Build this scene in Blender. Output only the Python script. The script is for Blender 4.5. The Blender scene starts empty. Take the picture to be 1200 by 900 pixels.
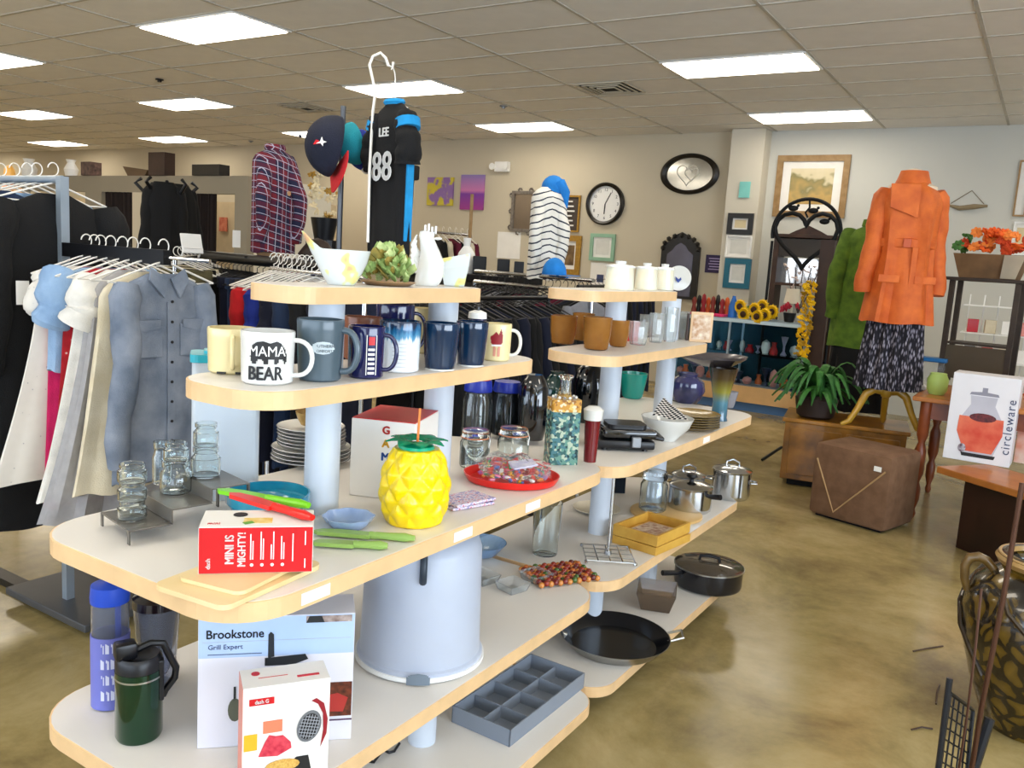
import bpy, bmesh, math, random
from mathutils import Vector, Matrix
random.seed(7)
PI = math.pi
sc = bpy.context.scene
COL = sc.collection
# ---------------------------------------------------------------- camera
EYE = Vector((0, 0, 1.5)); FPX = 988.0
yaw, pitch, roll = -0.5607, -0.1460, 0.0630
cy_, sy_, cp_, sp_, cr_, sr_ = math.cos(yaw), math.sin(yaw), math.cos(pitch), math.sin(pitch), math.cos(roll), math.sin(roll)
FW = Vector((sy_*cp_, cy_*cp_, sp_)); _r0 = Vector((cy_, -sy_, 0)); _u0 = _r0.cross(FW)
RT = cr_*_r0 + sr_*_u0; UP = -sr_*_r0 + cr_*_u0
cam_d = bpy.data.cameras.new('camera'); cam = bpy.data.objects.new('camera', cam_d); COL.objects.link(cam)
cam_d.sensor_width = 36; cam_d.lens = FPX/1200*36; cam_d.clip_start = .05; cam_d.clip_end = 100
cam.matrix_world = Matrix(((RT.x, UP.x, -FW.x, EYE.x), (RT.y, UP.y, -FW.y, EYE.y), (RT.z, UP.z, -FW.z, EYE.z), (0, 0, 0, 1)))
sc.camera = cam
# ---------------------------------------------------------------- world, light, exposure
w = bpy.data.worlds.new('sky'); sc.world = w; w.use_nodes = True
bg = w.node_tree.nodes['Background']; bg.inputs[0].default_value = (.62, .78, 1, 1); bg.inputs[1].default_value = 3.0
LAMP = 9.5
def area(name, loc, rot, sx, sy, e, col):
    l = bpy.data.lights.new(name, 'AREA'); l.shape = 'RECTANGLE'; l.size = sx; l.size_y = sy; l.energy = e; l.color = col
    o = bpy.data.objects.new(name, l); o.location = loc; o.rotation_euler = rot; COL.objects.link(o); return o
area('window_daylight', (4.9, .3, 1.55), (0, math.radians(128), 0), 2.2, 6.0, 330, (.80, .90, 1))     # daylight of the side shop window
area('front_window_daylight', (-3, -3.9, 1.55), (math.radians(135), 0, 0), 11, 2.2, 170, (.86, .93, 1))  # daylight of the shop front
vs = sc.view_settings; vs.view_transform = 'Standard'; vs.look = 'None'; vs.gamma = 1; vs.use_curve_mapping = False; vs.exposure = 0.12
# ---------------------------------------------------------------- helpers
def P(x, y, h):                       # point at height h seen at pixel x, y
    d = FW*FPX + RT*(x-600) - UP*(y-450); t = (h-EYE.z)/d.z; return EYE + d*t
def PD(x, y, dep):                    # point at camera depth dep
    return EYE + (FW + (RT*(x-600) - UP*(y-450))/FPX)*dep
def PY(x, y, Y):
    d = FW*FPX + RT*(x-600) - UP*(y-450); return EYE + d*(Y/d.y)
def PX(x, y, X):
    d = FW*FPX + RT*(x-600) - UP*(y-450); return EYE + d*(X/d.x)
def S(px, p): return px*((Vector(p)-EYE).dot(FW))/FPX    # pixels to metres at p
def S3(p): return (Vector(p)-EYE).dot(FW)/FPX
VA = lambda p: math.atan2(p[1]-EYE.y, p[0]-EYE.x)        # bearing from eye to p
def facing(p): return VA(p)+PI/2 - PI + PI               # rotz so that local -Y faces the eye
def prop(o, label=None, cat=None, group=None, kind=None):
    if label: o['label'] = label
    if cat: o['category'] = cat
    if group: o['group'] = group
    if kind: o['kind'] = kind
    return o
def empty(name, loc, rz=0, label=None, cat=None, group=None):
    o = bpy.data.objects.new(name, None); COL.objects.link(o); o.location = loc; o.rotation_euler = (0, 0, rz); o.empty_display_size = .05
    return prop(o, label, cat, group)
def B(): return bmesh.new()
def ob(name, bm, m, parent=None, smooth=False, loc=None, rz=None, label=None, cat=None, group=None, kind=None, rot=None):
    me = bpy.data.meshes.new(name)
    bmesh.ops.recalc_face_normals(bm, faces=bm.faces)
    bm.to_mesh(me); bm.free()
    if smooth:
        me.polygons.foreach_set('use_smooth', [True]*len(me.polygons))
        try: me.set_sharp_from_angle(angle=math.radians(38))
        except Exception: pass
    if m: me.materials.append(m)
    o = bpy.data.objects.new(name, me); COL.objects.link(o)
    if parent: o.parent = parent
    if loc is not None: o.location = loc
    if rz is not None: o.rotation_euler = (0, 0, rz)
    if rot is not None: o.rotation_euler = rot
    return prop(o, label, cat, group, kind)
def box(bm, c, s, rz=0, bev=0, M=None):
    r = bmesh.ops.create_cube(bm, size=1)
    mt = Matrix.Translation(c) @ Matrix.Rotation(rz, 4, 'Z') @ Matrix.Diagonal((s[0], s[1], s[2], 1))
    if M is not None: mt = M @ mt
    bmesh.ops.transform(bm, matrix=mt, verts=r['verts'])
    if bev:
        es = list({e for v in r['verts'] for e in v.link_edges})
        bmesh.ops.bevel(bm, geom=es, offset=bev, segments=2, affect='EDGES', profile=.5)
    return bm
def lathe(bm, prof, n=32, c=(0, 0, 0), sx=1, sy=1, M=None):
    rings = []
    for r, z in prof:
        if r < 1e-6: rings.append([bm.verts.new((c[0], c[1], c[2]+z))])
        else: rings.append([bm.verts.new((c[0]+sx*r*math.cos(2*PI*i/n), c[1]+sy*r*math.sin(2*PI*i/n), c[2]+z)) for i in range(n)])
    for a, b in zip(rings, rings[1:]):
        for i in range(n):
            j = (i+1) % n
            try:
                if len(a) == 1 and len(b) == 1: break
                if len(a) == 1: bm.faces.new((a[0], b[j], b[i]))
                elif len(b) == 1: bm.faces.new((a[i], a[j], b[0]))
                else: bm.faces.new((a[i], a[j], b[j], b[i]))
            except ValueError: pass
    if M is not None: bmesh.ops.transform(bm, matrix=M, verts=[v for r in rings for v in r])
    return bm
def vessel(h, prof, t):               # outer profile + inner wall, closed bottom
    out = [(0, 0)]+prof; inn = [(max(r-t, .0005), z if z > t else t) for r, z in reversed(prof)]
    inn = [(r, max(z, t)) for r, z in inn]
    return out+inn+[(0, t)]
def tube(bm, pts, r, n=8, closed=False):
    pts = [Vector(p) for p in pts]; N = len(pts); rings = []
    prev = None
    for i, p in enumerate(pts):
        if closed: t = (pts[(i+1) % N]-pts[i-1])
        else: t = (pts[min(i+1, N-1)]-pts[max(i-1, 0)])
        t = t.normalized() if t.length > 1e-9 else Vector((0, 0, 1))
        if prev is None: a = t.orthogonal().normalized()
        else:
            a = prev - t*prev.dot(t)
            a = a.normalized() if a.length > 1e-6 else t.orthogonal().normalized()
        prev = a; b = t.cross(a)
        rr = r[i] if isinstance(r, (list, tuple)) else r
        rings.append([bm.verts.new(p+(a*math.cos(2*PI*k/n)+b*math.sin(2*PI*k/n))*rr) for k in range(n)])
    rg = list(zip(rings, rings[1:]))
    if closed: rg.append((rings[-1], rings[0]))
    for A, Bq in rg:
        for k in range(n):
            bm.faces.new((A[k], A[(k+1) % n], Bq[(k+1) % n], Bq[k]))
    if not closed:
        bm.faces.new(rings[0]); bm.faces.new(rings[-1])
    return bm
def prism(bm, pts, z0, z1, M=None):
    a = [bm.verts.new((x, y, z0)) for x, y in pts]; b = [bm.verts.new((x, y, z1)) for x, y in pts]; n = len(pts)
    bm.faces.new(a); bm.faces.new(b)
    for i in range(n): bm.faces.new((a[i], a[(i+1) % n], b[(i+1) % n], b[i]))
    if M is not None: bmesh.ops.transform(bm, matrix=M, verts=a+b)
    return bm
def ico(bm, c, r, sub=2, s=(1, 1, 1), M=None):
    q = bmesh.ops.create_icosphere(bm, subdivisions=sub, radius=r)
    mt = Matrix.Translation(c) @ (M if M is not None else Matrix.Identity(4)) @ Matrix.Diagonal((s[0], s[1], s[2], 1))
    bmesh.ops.transform(bm, matrix=mt, verts=q['verts']); return q['verts']
def rrect(x0, x1, y0, y1, r, n=8):
    o = []
    for cx, cy, a0 in ((x1-r, y1-r, 0), (x0+r, y1-r, 90), (x0+r, y0+r, 180), (x1-r, y0+r, 270)):
        for i in range(n+1):
            a = math.radians(a0+90*i/n); o.append((cx+r*math.cos(a), cy+r*math.sin(a)))
    return o
def arc(c, r, a0, a1, n, plane='xz'):
    o = []
    for i in range(n+1):
        a = a0+(a1-a0)*i/n
        if plane == 'xz': o.append((c[0]+r*math.cos(a), c[1], c[2]+r*math.sin(a)))
        elif plane == 'xy': o.append((c[0]+r*math.cos(a), c[1]+r*math.sin(a), c[2]))
        else: o.append((c[0], c[1]+r*math.cos(a), c[2]+r*math.sin(a)))
    return o
# ---------------------------------------------------------------- materials
MATS = {}
def rgb(h):
    if isinstance(h, str):
        c = [int(h[i:i+2], 16)/255 for i in (0, 2, 4)]
        return tuple((x/12.92 if x <= .04045 else ((x+.055)/1.055)**2.4) for x in c)+(1,)
    return tuple(h)+(1,)
def mat(name, c, rough=.5, metal=0, var=.06, scale=8, bump=0, bscale=60, trans=0, ior=1.45, emit=None, es=0, coat=0, c2=None, alpha=1, sheen=0):
    if name in MATS: return MATS[name]
    m = bpy.data.materials.new(name); MATS[name] = m; m.use_nodes = True
    nt = m.node_tree; nd = nt.nodes; lk = nt.links; b = nd['Principled BSDF']
    c = rgb(c); b.inputs['Roughness'].default_value = rough; b.inputs['Metallic'].default_value = metal
    b.inputs['Transmission Weight'].default_value = trans; b.inputs['IOR'].default_value = ior
    b.inputs['Coat Weight'].default_value = coat; b.inputs['Alpha'].default_value = alpha
    if sheen: b.inputs['Sheen Weight'].default_value = sheen
    tc = nd.new('ShaderNodeTexCoord')
    nz = nd.new('ShaderNodeTexNoise'); nz.inputs['Scale'].default_value = scale; nz.inputs['Detail'].default_value = 4
    lk.new(tc.outputs['Object'], nz.inputs['Vector'])
    rp = nd.new('ShaderNodeValToRGB'); lk.new(nz.outputs['Fac'], rp.inputs[0])
    rp.color_ramp.elements[0].position = .3; rp.color_ramp.elements[1].position = .7
    d = rgb(c2) if c2 is not None else tuple(min(1, v*(1+var)) for v in c[:3])+(1,)
    e = c if c2 is not None else tuple(v*(1-var) for v in c[:3])+(1,)
    rp.color_ramp.elements[0].color = e; rp.color_ramp.elements[1].color = d
    lk.new(rp.outputs[0], b.inputs['Base Color'])
    if bump:
        n2 = nd.new('ShaderNodeTexNoise'); n2.inputs['Scale'].default_value = bscale; n2.inputs['Detail'].default_value = 5
        lk.new(tc.outputs['Object'], n2.inputs['Vector'])
        bp = nd.new('ShaderNodeBump'); bp.inputs['Strength'].default_value = bump; bp.inputs['Distance'].default_value = .01
        lk.new(n2.outputs['Fac'], bp.inputs['Height']); lk.new(bp.outputs[0], b.inputs['Normal'])
    if emit is not None:
        b.inputs['Emission Color'].default_value = rgb(emit); b.inputs['Emission Strength'].default_value = es
    return m
def ramp_mat(name, vec_fn, stops, rough=.5, interp='CONSTANT', metal=0, bump=0, bscale=80, coat=0):
    """colour from a node-computed factor; vec_fn(nodes, links, texcoord) -> socket"""
    m = mat(name, (1, 1, 1), rough, metal, coat=coat, bump=bump, bscale=bscale)
    nt = m.node_tree; nd = nt.nodes; lk = nt.links
    tc = [n for n in nd if n.type == 'TEX_COORD'][0]
    s = vec_fn(nd, lk, tc)
    rp = nd.new('ShaderNodeValToRGB'); rp.color_ramp.interpolation = interp
    el = rp.color_ramp.elements
    while len(el) < len(stops): el.new(.5)
    for e, (p, c) in zip(el, stops): e.position = p; e.color = rgb(c)
    lk.new(s, rp.inputs[0]); lk.new(rp.outputs[0], nd['Principled BSDF'].inputs['Base Color'])
    return m
def mth(nd, lk, op, a, b=None):
    n = nd.new('ShaderNodeMath'); n.operation = op
    for i, v in enumerate((a, b)):
        if v is None: continue
        if isinstance(v, (int, float)): n.inputs[i].default_value = v
        else: lk.new(v, n.inputs[i])
    return n.outputs[0]
def sep(nd, lk, s):
    n = nd.new('ShaderNodeSeparateXYZ'); lk.new(s, n.inputs[0]); return n.outputs
WHITE = mat('white_laminate', 'DCD7D0', .35, scale=3, var=.02)
BIRCH = mat('birch_edge', 'DDB98A', .45, scale=14, var=.08)
POSTM = mat('pale_post', 'C3CBD6', .42, var=.02)
BLACKM = mat('black_metal', '17171A', .35, metal=.4)
BLACKP = mat('black_plastic', '101014', .35)
CHROME = mat('chrome', 'C9CCD0', .16, metal=1, var=.02)
STEEL = mat('brushed_steel', 'B9B7B2', .28, metal=1, var=.05)
GREYM = mat('grey_metal', '8C8F94', .4, metal=.6)
GLASS = mat('clear_glass', 'F4FAFA', .03, trans=1, ior=1.45, var=0)
PLAST = mat('clear_plastic', 'EEF2F4', .12, trans=.9, ior=1.3, var=0)
WHITEP = mat('white_plastic', 'ECECEA', .35, var=.02)
PAPER = mat('white_paper', 'EDEBE6', .7, var=.03)
CERAM = mat('white_ceramic', 'D9D9D5', .15, var=.02, coat=.4)
DARK = mat('dark_void', '0B0B0D', .8)
GOLD = mat('gold_frame_paint', 'A98237', .4, metal=.5, var=.2, scale=30)
# ---------------------------------------------------------------- text
def text_bm(s, size, ext=.0006, align='CENTER', bold=0, sx=1, spacing=1):
    cu = bpy.data.curves.new('t', 'FONT'); cu.body = s; cu.size = size; cu.extrude = ext; cu.align_x = align; cu.align_y = 'CENTER'
    cu.resolution_u = 3; cu.space_character = spacing
    o = bpy.data.objects.new('t', cu); COL.objects.link(o)
    dg = bpy.context.evaluated_depsgraph_get(); me = bpy.data.meshes.new_from_object(o.evaluated_get(dg))
    bm = bmesh.new(); bm.from_mesh(me); bpy.data.objects.remove(o); bpy.data.curves.remove(cu); bpy.data.meshes.remove(me)
    if sx != 1: bmesh.ops.scale(bm, vec=(sx, 1, 1), verts=bm.verts)
    if bold:
        g0 = bm.verts[:]+bm.edges[:]+bm.faces[:]; bold *= 1.3
        for dx, dy in ((-bold, 0), (bold, 0), (0, bold*.7), (0, -bold*.7)):
            q = bmesh.ops.duplicate(bm, geom=g0); bmesh.ops.translate(bm, vec=(dx, dy, 0), verts=[v for v in q['geom'] if isinstance(v, bmesh.types.BMVert)])
    return bm
def front(bm, M): bmesh.ops.transform(bm, matrix=M, verts=bm.verts); return bm
RX = Matrix.Rotation(PI/2, 4, 'X')    # text from XY plane to face -Y, upright
def TXT(s, size, m, parent, loc, rz=0, name='lettering', ext=.0006, bold=0, align='CENTER', sx=1, flat=False, roll=0, wrap=None, spacing=1):
    bm = text_bm(s, size, ext, align, bold, sx, spacing)
    if roll: bmesh.ops.rotate(bm, cent=(0, 0, 0), matrix=Matrix.Rotation(roll, 3, 'Z'), verts=bm.verts)
    if wrap:
        # wrap on a cylinder of radius wrap about local z, facing -Y at x=0
        es = [e for e in bm.edges if abs(e.verts[0].co.x-e.verts[1].co.x) > wrap*.2]
        if es: bmesh.ops.subdivide_edges(bm, edges=es, cuts=3)
        for v in bm.verts:
            x, y, z = v.co; a = x/wrap; r = wrap+z+.0004; v.co = (r*math.sin(a), -r*math.cos(a), y)
    elif not flat: front(bm, RX)
    return ob(name, bm, m, parent, loc=loc, rz=rz)
def join_all(*fs):
    bm = B()
    for f in fs: f(bm)
    return bm
# ================================================================ SETTING
CZ = 3.234; BY = 10.56; X0 = -3.074; Y0 = 6.293; TX = 1.22; TY = .61
WL, WR, WF = -22.0, 5.0, -4.0
def floor_mat():
    m = mat('polished_concrete', '7A6B4C', .2, scale=1.1, bump=.02, bscale=5)
    nt = m.node_tree; nd = nt.nodes; lk = nt.links; tc = [n for n in nd if n.type == 'TEX_COORD'][0]
    n1 = nd.new('ShaderNodeTexNoise'); n1.inputs['Scale'].default_value = 1.6; n1.inputs['Detail'].default_value = 12; n1.inputs['Roughness'].default_value = .7; n1.inputs['Distortion'].default_value = .25
    lk.new(tc.outputs['Object'], n1.inputs['Vector'])
    rp = nd.new('ShaderNodeValToRGB'); el = rp.color_ramp.elements; el.new(.5)
    for e, (p, c) in zip(el, ((.32, '6E5F3E'), (.5, '968558'), (.7, 'B2A074'))): e.position = p; e.color = rgb(c)
    lk.new(n1.outputs['Fac'], rp.inputs[0]); lk.new(rp.outputs[0], nd['Principled BSDF'].inputs['Base Color'])
    n2 = nd.new('ShaderNodeTexNoise'); n2.inputs['Scale'].default_value = 3; n2.inputs['Detail'].default_value = 6; lk.new(tc.outputs['Object'], n2.inputs['Vector'])
    mr = nd.new('ShaderNodeMapRange'); mr.inputs['To Min'].default_value = .12; mr.inputs['To Max'].default_value = .3; lk.new(n2.outputs['Fac'], mr.inputs[0]); lk.new(mr.outputs[0], nd['Principled BSDF'].inputs['Roughness'])
    return m
ob('floor', box(B(), ((WL+WR)/2, (WF+BY)/2, -.05), (WR-WL, BY-WF, .1)), floor_mat(), kind='structure')
WALLM = mat('beige_wall_paint', 'C6BCA6', .75, scale=1.5, var=.03, bump=.03)
WALLW = mat('pale_grey_wall_paint', 'C9C9C2', .75, scale=1.5, var=.02, bump=.03)
CEILM = mat('ceiling_void', 'B7B2AA', .9)
TILEM = mat('acoustic_tile', 'EBE8E3', .9, scale=6, var=.025, bump=.15, bscale=160)
GRIDM = mat('ceiling_grid_paint', 'BDB8AD', .6)
xp = PY(862, 200, BY).x; xq = PY(893, 200, BY-.25).x
ob('wall_back', box(B(), ((WL+xp)/2, BY+.1, CZ/2), (xp-WL, .2, CZ+.6)), WALLM, kind='structure')
ob('wall_back_right', box(B(), ((xp+WR)/2, BY+.1, CZ/2), (WR-xp, .2, CZ+.6)), WALLW, kind='structure')
ob('wall_pilaster', box(B(), ((xp+xq)/2, BY-.13, CZ/2), (xq-xp, .26, CZ)), mat('pilaster_paint', 'CFC9BA', .7, scale=2, var=.02), kind='structure')
ob('wall_left', box(B(), (WL-.1, (WF+BY)/2, CZ/2), (.2, BY-WF, CZ+.6)), WALLM, kind='structure')
# right wall and shop front with window openings (behind the camera)
def wall_open(name, fixed, a0, a1, o0, o1, z0, z1, axis, m):
    bm = B()
    def bb(u0, u1, w0, w1):
        if u1-u0 < .01: return
        if axis == 'y': box(bm, (fixed, (u0+u1)/2, (w0+w1)/2), (.2, u1-u0, w1-w0))
        else: box(bm, ((u0+u1)/2, fixed, (w0+w1)/2), (u1-u0, .2, w1-w0))
    bb(a0, o0, 0, CZ); bb(o1, a1, 0, CZ); bb(o0, o1, 0, z0); bb(o0, o1, z1, CZ)
    ob(name, bm, m, kind='structure')
wall_open('wall_right', WR+.1, WF, BY, -2.8, 3.4, .4, 2.7, 'y', WALLW)
wall_open('wall_front', WF-.1, WL, WR, -8.8, 2.8, .4, 2.7, 'x', WALLM)
def win(name, f, a0, a1, n, axis):
    fr = B(); gl = B()
    for i in range(n+1):
        a = a0+(a1-a0)*i/n
        box(fr, (f, a, 1.55) if axis == 'y' else (a, f, 1.55), (.06, .06, 2.3))
    for z in (.43, 2.67):
        c = (a0+a1)/2; L = a1-a0
        box(fr, (f, c, z) if axis == 'y' else (c, f, z), (.06, L, .06) if axis == 'y' else (L, .06, .06))
    ob(name, fr, GREYM, kind='structure')
win('window_1', WR+.1, -2.8, 3.4, 3, 'y'); win('window_2', WF-.1, -8.8, 2.8, 6, 'x')
# ceiling: slab, T-bar grid, tiles, lamps
ceil = ob('ceiling', box(B(), ((WL+WR)/2, (WF+BY)/2, CZ+.35), (WR-WL, BY-WF, .1)), CEILM, kind='structure')
gb = B()
k0, k1 = math.floor((WL-X0)/TX), math.ceil((WR-X0)/TX); r0, r1 = math.floor((WF-Y0)/TY), math.ceil((BY-Y0)/TY)
for k in range(k0, k1+1):
    x = X0+k*TX
    if WL < x < WR: box(gb, (x, (WF+BY)/2, CZ+.004), (.024, BY-WF, .012))
for r in range(r0, r1+1):
    y = Y0+r*TY
    if WF < y < BY: box(gb, ((WL+WR)/2, y, CZ+.005), (WR-WL, .024, .012))
ob('ceiling_grid', gb, GRIDM, ceil)
lamps = {(k, r) for k in (-15, -12, -9, -6, -3, 0, 3) for r in (-15, -11, -7, -3, 1, 5)}
pv = P(715, 103, CZ); vents = set()
for px in ((715, 103), (360, 126), (190, 163)):
    q = P(px[0], px[1], CZ); vents.add((math.floor((q.x-X0)/TX), math.floor((q.y-Y0)/TY)))
vents -= lamps
tile_me = None; rest = B(); cnt = 0
for k in range(k0, k1):
    for r in range(r0, r1):
        if (k, r) in lamps: continue
        x, y = X0+(k+.5)*TX, Y0+(r+.5)*TY
        xa, xb = max(WL, X0+k*TX), min(WR, X0+(k+1)*TX); ya, yb = max(WF, Y0+r*TY), min(BY, Y0+(r+1)*TY)
        if xb-xa < .1 or yb-ya < .05: continue
        # seen from the eye?
        d = Vector((x, y, CZ))-EYE; zz = d.dot(FW); vis = False
        if zz > .5:
            u = 600+FPX*d.dot(RT)/zz; v = 450-FPX*d.dot(UP)/zz; vis = -60 < u < 1260 and -40 < v < 400
        full = xb-xa > TX-.01 and yb-ya > TY-.01
        if vis and full and cnt < 296:
            cnt += 1
            if tile_me is None:
                t = ob('ceiling_tile', box(B(), (0, 0, .012), (TX-.02, TY-.02, .016), bev=0), TILEM, ceil, loc=(x, y, CZ)); tile_me = t.data
            else:
                t = bpy.data.objects.new('ceiling_tile', tile_me); COL.objects.link(t); t.parent = ceil; t.location = (x, y, CZ)
            t.location.z += random.uniform(-.0005, .003); t.rotation_euler = (random.uniform(-.002, .002), random.uniform(-.0015, .0015), 0)
        else:
            box(rest, ((xa+xb)/2, (ya+yb)/2, CZ+.012), (xb-xa-.02, yb-ya-.02, .016))
ob('ceiling_tile', rest, TILEM, ceil, kind='stuff')
LMP = mat('lamp_diffuser', 'FFFFFF', .5, emit='FFF3DF', es=LAMP, var=0)
LNAME = {(-3, -3): 'large bright ceiling light panel at upper left, nearest of all', (0, 1): 'ceiling light panel upper right, wide and second nearest the pilaster', (0, 5): 'ceiling light panel just in front of the pilaster at right',
         (-3, 1): 'ceiling light panel behind the white garment hook', (-3, 5): 'ceiling light panel above the striped shirt mannequin', (-6, -3): 'ceiling light panel cut by the left edge, upper one',
         (-6, 1): 'ceiling light panel left of the caps, middle row', (-6, 5): 'ceiling light panel half hidden behind the navy cap', (-9, 1): 'ceiling light panel at far left edge, lower one', (-9, 5): 'ceiling light panel above the black box on the fitting rooms',
         (-12, 5): 'smallest ceiling light panel far left near the back wall'}
fr0 = None
for (k, r) in sorted(lamps, key=lambda t: (t not in LNAME)):
    x, y = X0+(k+.5)*TX, Y0+(r+.5)*TY
    if not (WL < x-.6 and x+.6 < WR and y > WF+.3): continue
    e = empty('ceiling_light', (x, y, CZ-.004), label=LNAME.get((k, r), 'recessed fluorescent ceiling panel outside the picture'), cat='ceiling light', group='recessed ceiling light panels')
    if fr0 is None:
        f = B()
        for sx in (-1, 1): box(f, (sx*(TX/2-.018), 0, 0), (.03, TY-.01, .016))
        for sy in (-1, 1): box(f, (0, sy*(TY/2-.018), 0), (TX-.066, .03, .016))
        fr0 = ob('light_frame', f, WHITEP, e); df0 = ob('diffuser', box(B(), (0, 0, -.004), (TX-.06, TY-.06, .02)), LMP, e)
    else:
        for s in (fr0, df0):
            c = s.copy(); COL.objects.link(c); c.parent = e
VL = {0: 'square ceiling vent', }
names = ['square dark ceiling vent left of the right light panel', 'round-edged ceiling vent right above the plaid shirt', 'ceiling vent beside the far left light panel']
for i, px in enumerate(((715, 103), (360, 126), (190, 163))):
    q = P(px[0], px[1], CZ); e = empty('ceiling_vent', (q.x, q.y, CZ-.008), label=names[i], cat='vent')
    f = B()
    for j in range(4):
        s = .26-.055*j
        for sgn in (-1, 1):
            box(f, (sgn*s, 0, -.004*j), (.012, 2*s, .01)); box(f, (0, sgn*s, -.004*j), (2*s, .012, .01))
    ob('louver', f, WALLM, e); ob('vent_opening', box(B(), (0, 0, .006), (.5, .5, .004)), DARK, e)
for i, px in enumerate(((187, 93), (590, 124), (294, 165))):
    q = P(px[0], px[1], CZ); f = B(); lathe(f, [(0, -.03), (.02, -.03), (.025, -.012), (.045, -.01), (.045, .0), (0, 0)], 12)
    ob('sprinkler_head', f, GREYM if i else BLACKM, loc=(q.x, q.y, CZ), label=['dark sprinkler head above the far left lights', 'small sprinkler head in front of the middle ceiling light', 'small sprinkler head above the plaid shirt'][i], cat='sprinkler')
# ================================================================ GONDOLAS
def gondola(label, shelves, cols, cx):
    g = empty('display_gondola', (cx, (shelves[-1][3]+shelves[-1][4])/2, 0), label=label, cat='shelf')
    gx, gy = g.location.x, g.location.y
    def sh(name, x0, x1, y0, y1, r, h, t=.036):
        p = rrect(x0-gx, x1-gx, y0-gy, y1-gy, r); q = rrect(x0-gx+.003, x1-gx-.003, y0-gy+.003, y1-gy-.003, r)
        b = ob('shelf', prism(B(), q, h-t+.001, h), WHITE, g)
        e = B(); n = len(p)
        vs_ = [[e.verts.new((x, y, z)) for x, y in pp] for pp, z in ((p, h-t), (p, h-.0015), (q, h-.0005), (q, h-t))]
        for ring in range(4):
            A, C = vs_[ring], vs_[(ring+1) % 4]
            for i in range(n): e.faces.new((A[i], A[(i+1) % n], C[(i+1) % n], C[i]))
        ob('edge_band', e, BIRCH, b); return b
    for (x0, x1, h, y0, y1, r) in shelves: last = sh('shelf', x0, x1, y0, y1, r, h)
    hs = sorted([s[2] for s in shelves])
    for (y) in cols:
        for a, b_ in zip(hs, hs[1:]):
            ob('post', lathe(B(), [(0, a+.0003), (.040, a+.0003), (.040, b_-.0365), (0, b_-.0365)], 28, (0, y-gy, 0)), POSTM, g, smooth=True)
    for (yy) in (cols[0]-.2, cols[1]+.25):
        for sx in (-.2, .2):
            c = B(); lathe(c, [(0, -.012), (.03, -.012), (.03, .012), (0, .012)], 16, M=Matrix.Translation((sx, yy-gy, .031)) @ Matrix.Rotation(PI/2, 4, 'Y')); box(c, (sx, yy-gy, .066), (.03, .05, .03))
            ob('caster', c, BLACKP, g)
    return g
H1 = [1.42, 1.23, .9, .48, .12]; H2 = [1.416, 1.206, .885, .48, .12]
G1 = gondola('near pyramid display gondola with white birch-edged shelves, holds the mugs', [(-1.45, -1.27, H1[0], 1.2, 1.88, .06), (-1.46, -1.18, H1[1], 1.03, 2.05, .1), (-1.69, -1.05, H1[2], .872, 2.29, .125), (-1.74, -1.075, H1[3], .885, 2.35, .14), (-1.66, -1.065, H1[4], .98, 2.355, .1)], (1.37, 1.8), -1.36)
G2 = gondola('far pyramid display gondola with white birch-edged shelves, holds the pots', [(-1.45, -1.25, H2[0], 2.46, 3.22, .06), (-1.456, -1.18, H2[1], 2.47, 3.46, .1), (-1.67, -1.045, H2[2], 2.30, 3.76, .12), (-1.66, -1.08, H2[3], 2.375, 3.8, .12), (-1.66, -1.07, H2[4], 2.37, 3.8, .1)], (2.86, 3.4), -1.36)
# white price-label holders on the shelf edges
def ticket(px, h, x, lab):
    q = PX(px[0], px[1], x+.002); ob('price_ticket', box(B(), (0, 0, 0), (.0015, .07, .022)), PAPER, loc=(x+.0015, q.y, h-.018), label=lab, cat='label')
ticket((370, 715), .9, -1.05, 'white paper ticket on shelf edge right of the red box corner'); ticket((543, 628), .9, -1.05, 'white paper ticket on shelf edge under the patterned napkins')
ticket((625, 590), .9, -1.05, 'small white ticket on shelf edge below the red tray'); ticket((828, 517), .885, -1.045, 'white ticket on far shelf edge below the tan plates')
# ================================================================ SHELF GOODS HELPERS
def face(p): return VA(p)-PI/2
def foot(x, yb, wpx, h):              # centre and radius of a round foot whose front bottom shows at yb
    p = P(x, yb, h); r = S(wpx/2, p); d = Vector((p.x, p.y, 0)).normalized(); c = p+d*r; return Vector((c.x, c.y, h+.0006)), r
def t1pos(x, X=-1.36, h=1.42):
    p = PX(x, 320, X); return Vector((p.x, p.y, h+.0006))
INK = mat('black_ink', '1A1A1C', .5); WINK = mat('white_ink', 'F0F0EE', .5); REDM = mat('red_card', 'C4141C', .4)
def handle_pts(r, z0, z1, out, n=14):
    zc, hh = (z0+z1)/2, (z1-z0)/2
    return [(r-.002+out*math.sin(PI*i/n)**.7, 0, zc+hh*math.cos(PI*i/n)) for i in range(n+1)]
def mug(c, r, H, m, label, ha=None, group='coffee mugs on the near mug shelf', rb=None, inner=None, curve=0, name='mug', hr=.0048, cat='mug', hm=None):
    e = empty(name, c, face(c), label, cat, group)
    rb = rb or r*.95
    prof = [(rb*.9, 0), (rb, .004)]+[(rb+(r-rb)*t+curve*math.sin(PI*t), .004+(H-.008)*t) for t in (.1, .25, .45, .65, .85, 1)]+[(r-.001, H)]
    ob('cup_body', lathe(B(), vessel(H, prof, .0035), 40), m, e, smooth=True)
    if ha is not None:
        hb = tube(B(), handle_pts(r*.98, H*.16, H*.84, r*.72), hr, 10)
        ob('handle', hb, hm or m, e, smooth=True, rz=ha)
    return e
def glassy(c, r, H, label, m=None, prof=None, name='drinking_glass', cat='glass', group=None, t=.003):
    m = m or GLASS; prof = prof or [(r*.82, 0), (r*.85, .004), (r, H)]
    return ob(name, lathe(B(), vessel(H, prof, t), 32), m, smooth=True, loc=c, rz=face(c), label=label, cat=cat, group=group)
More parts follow.
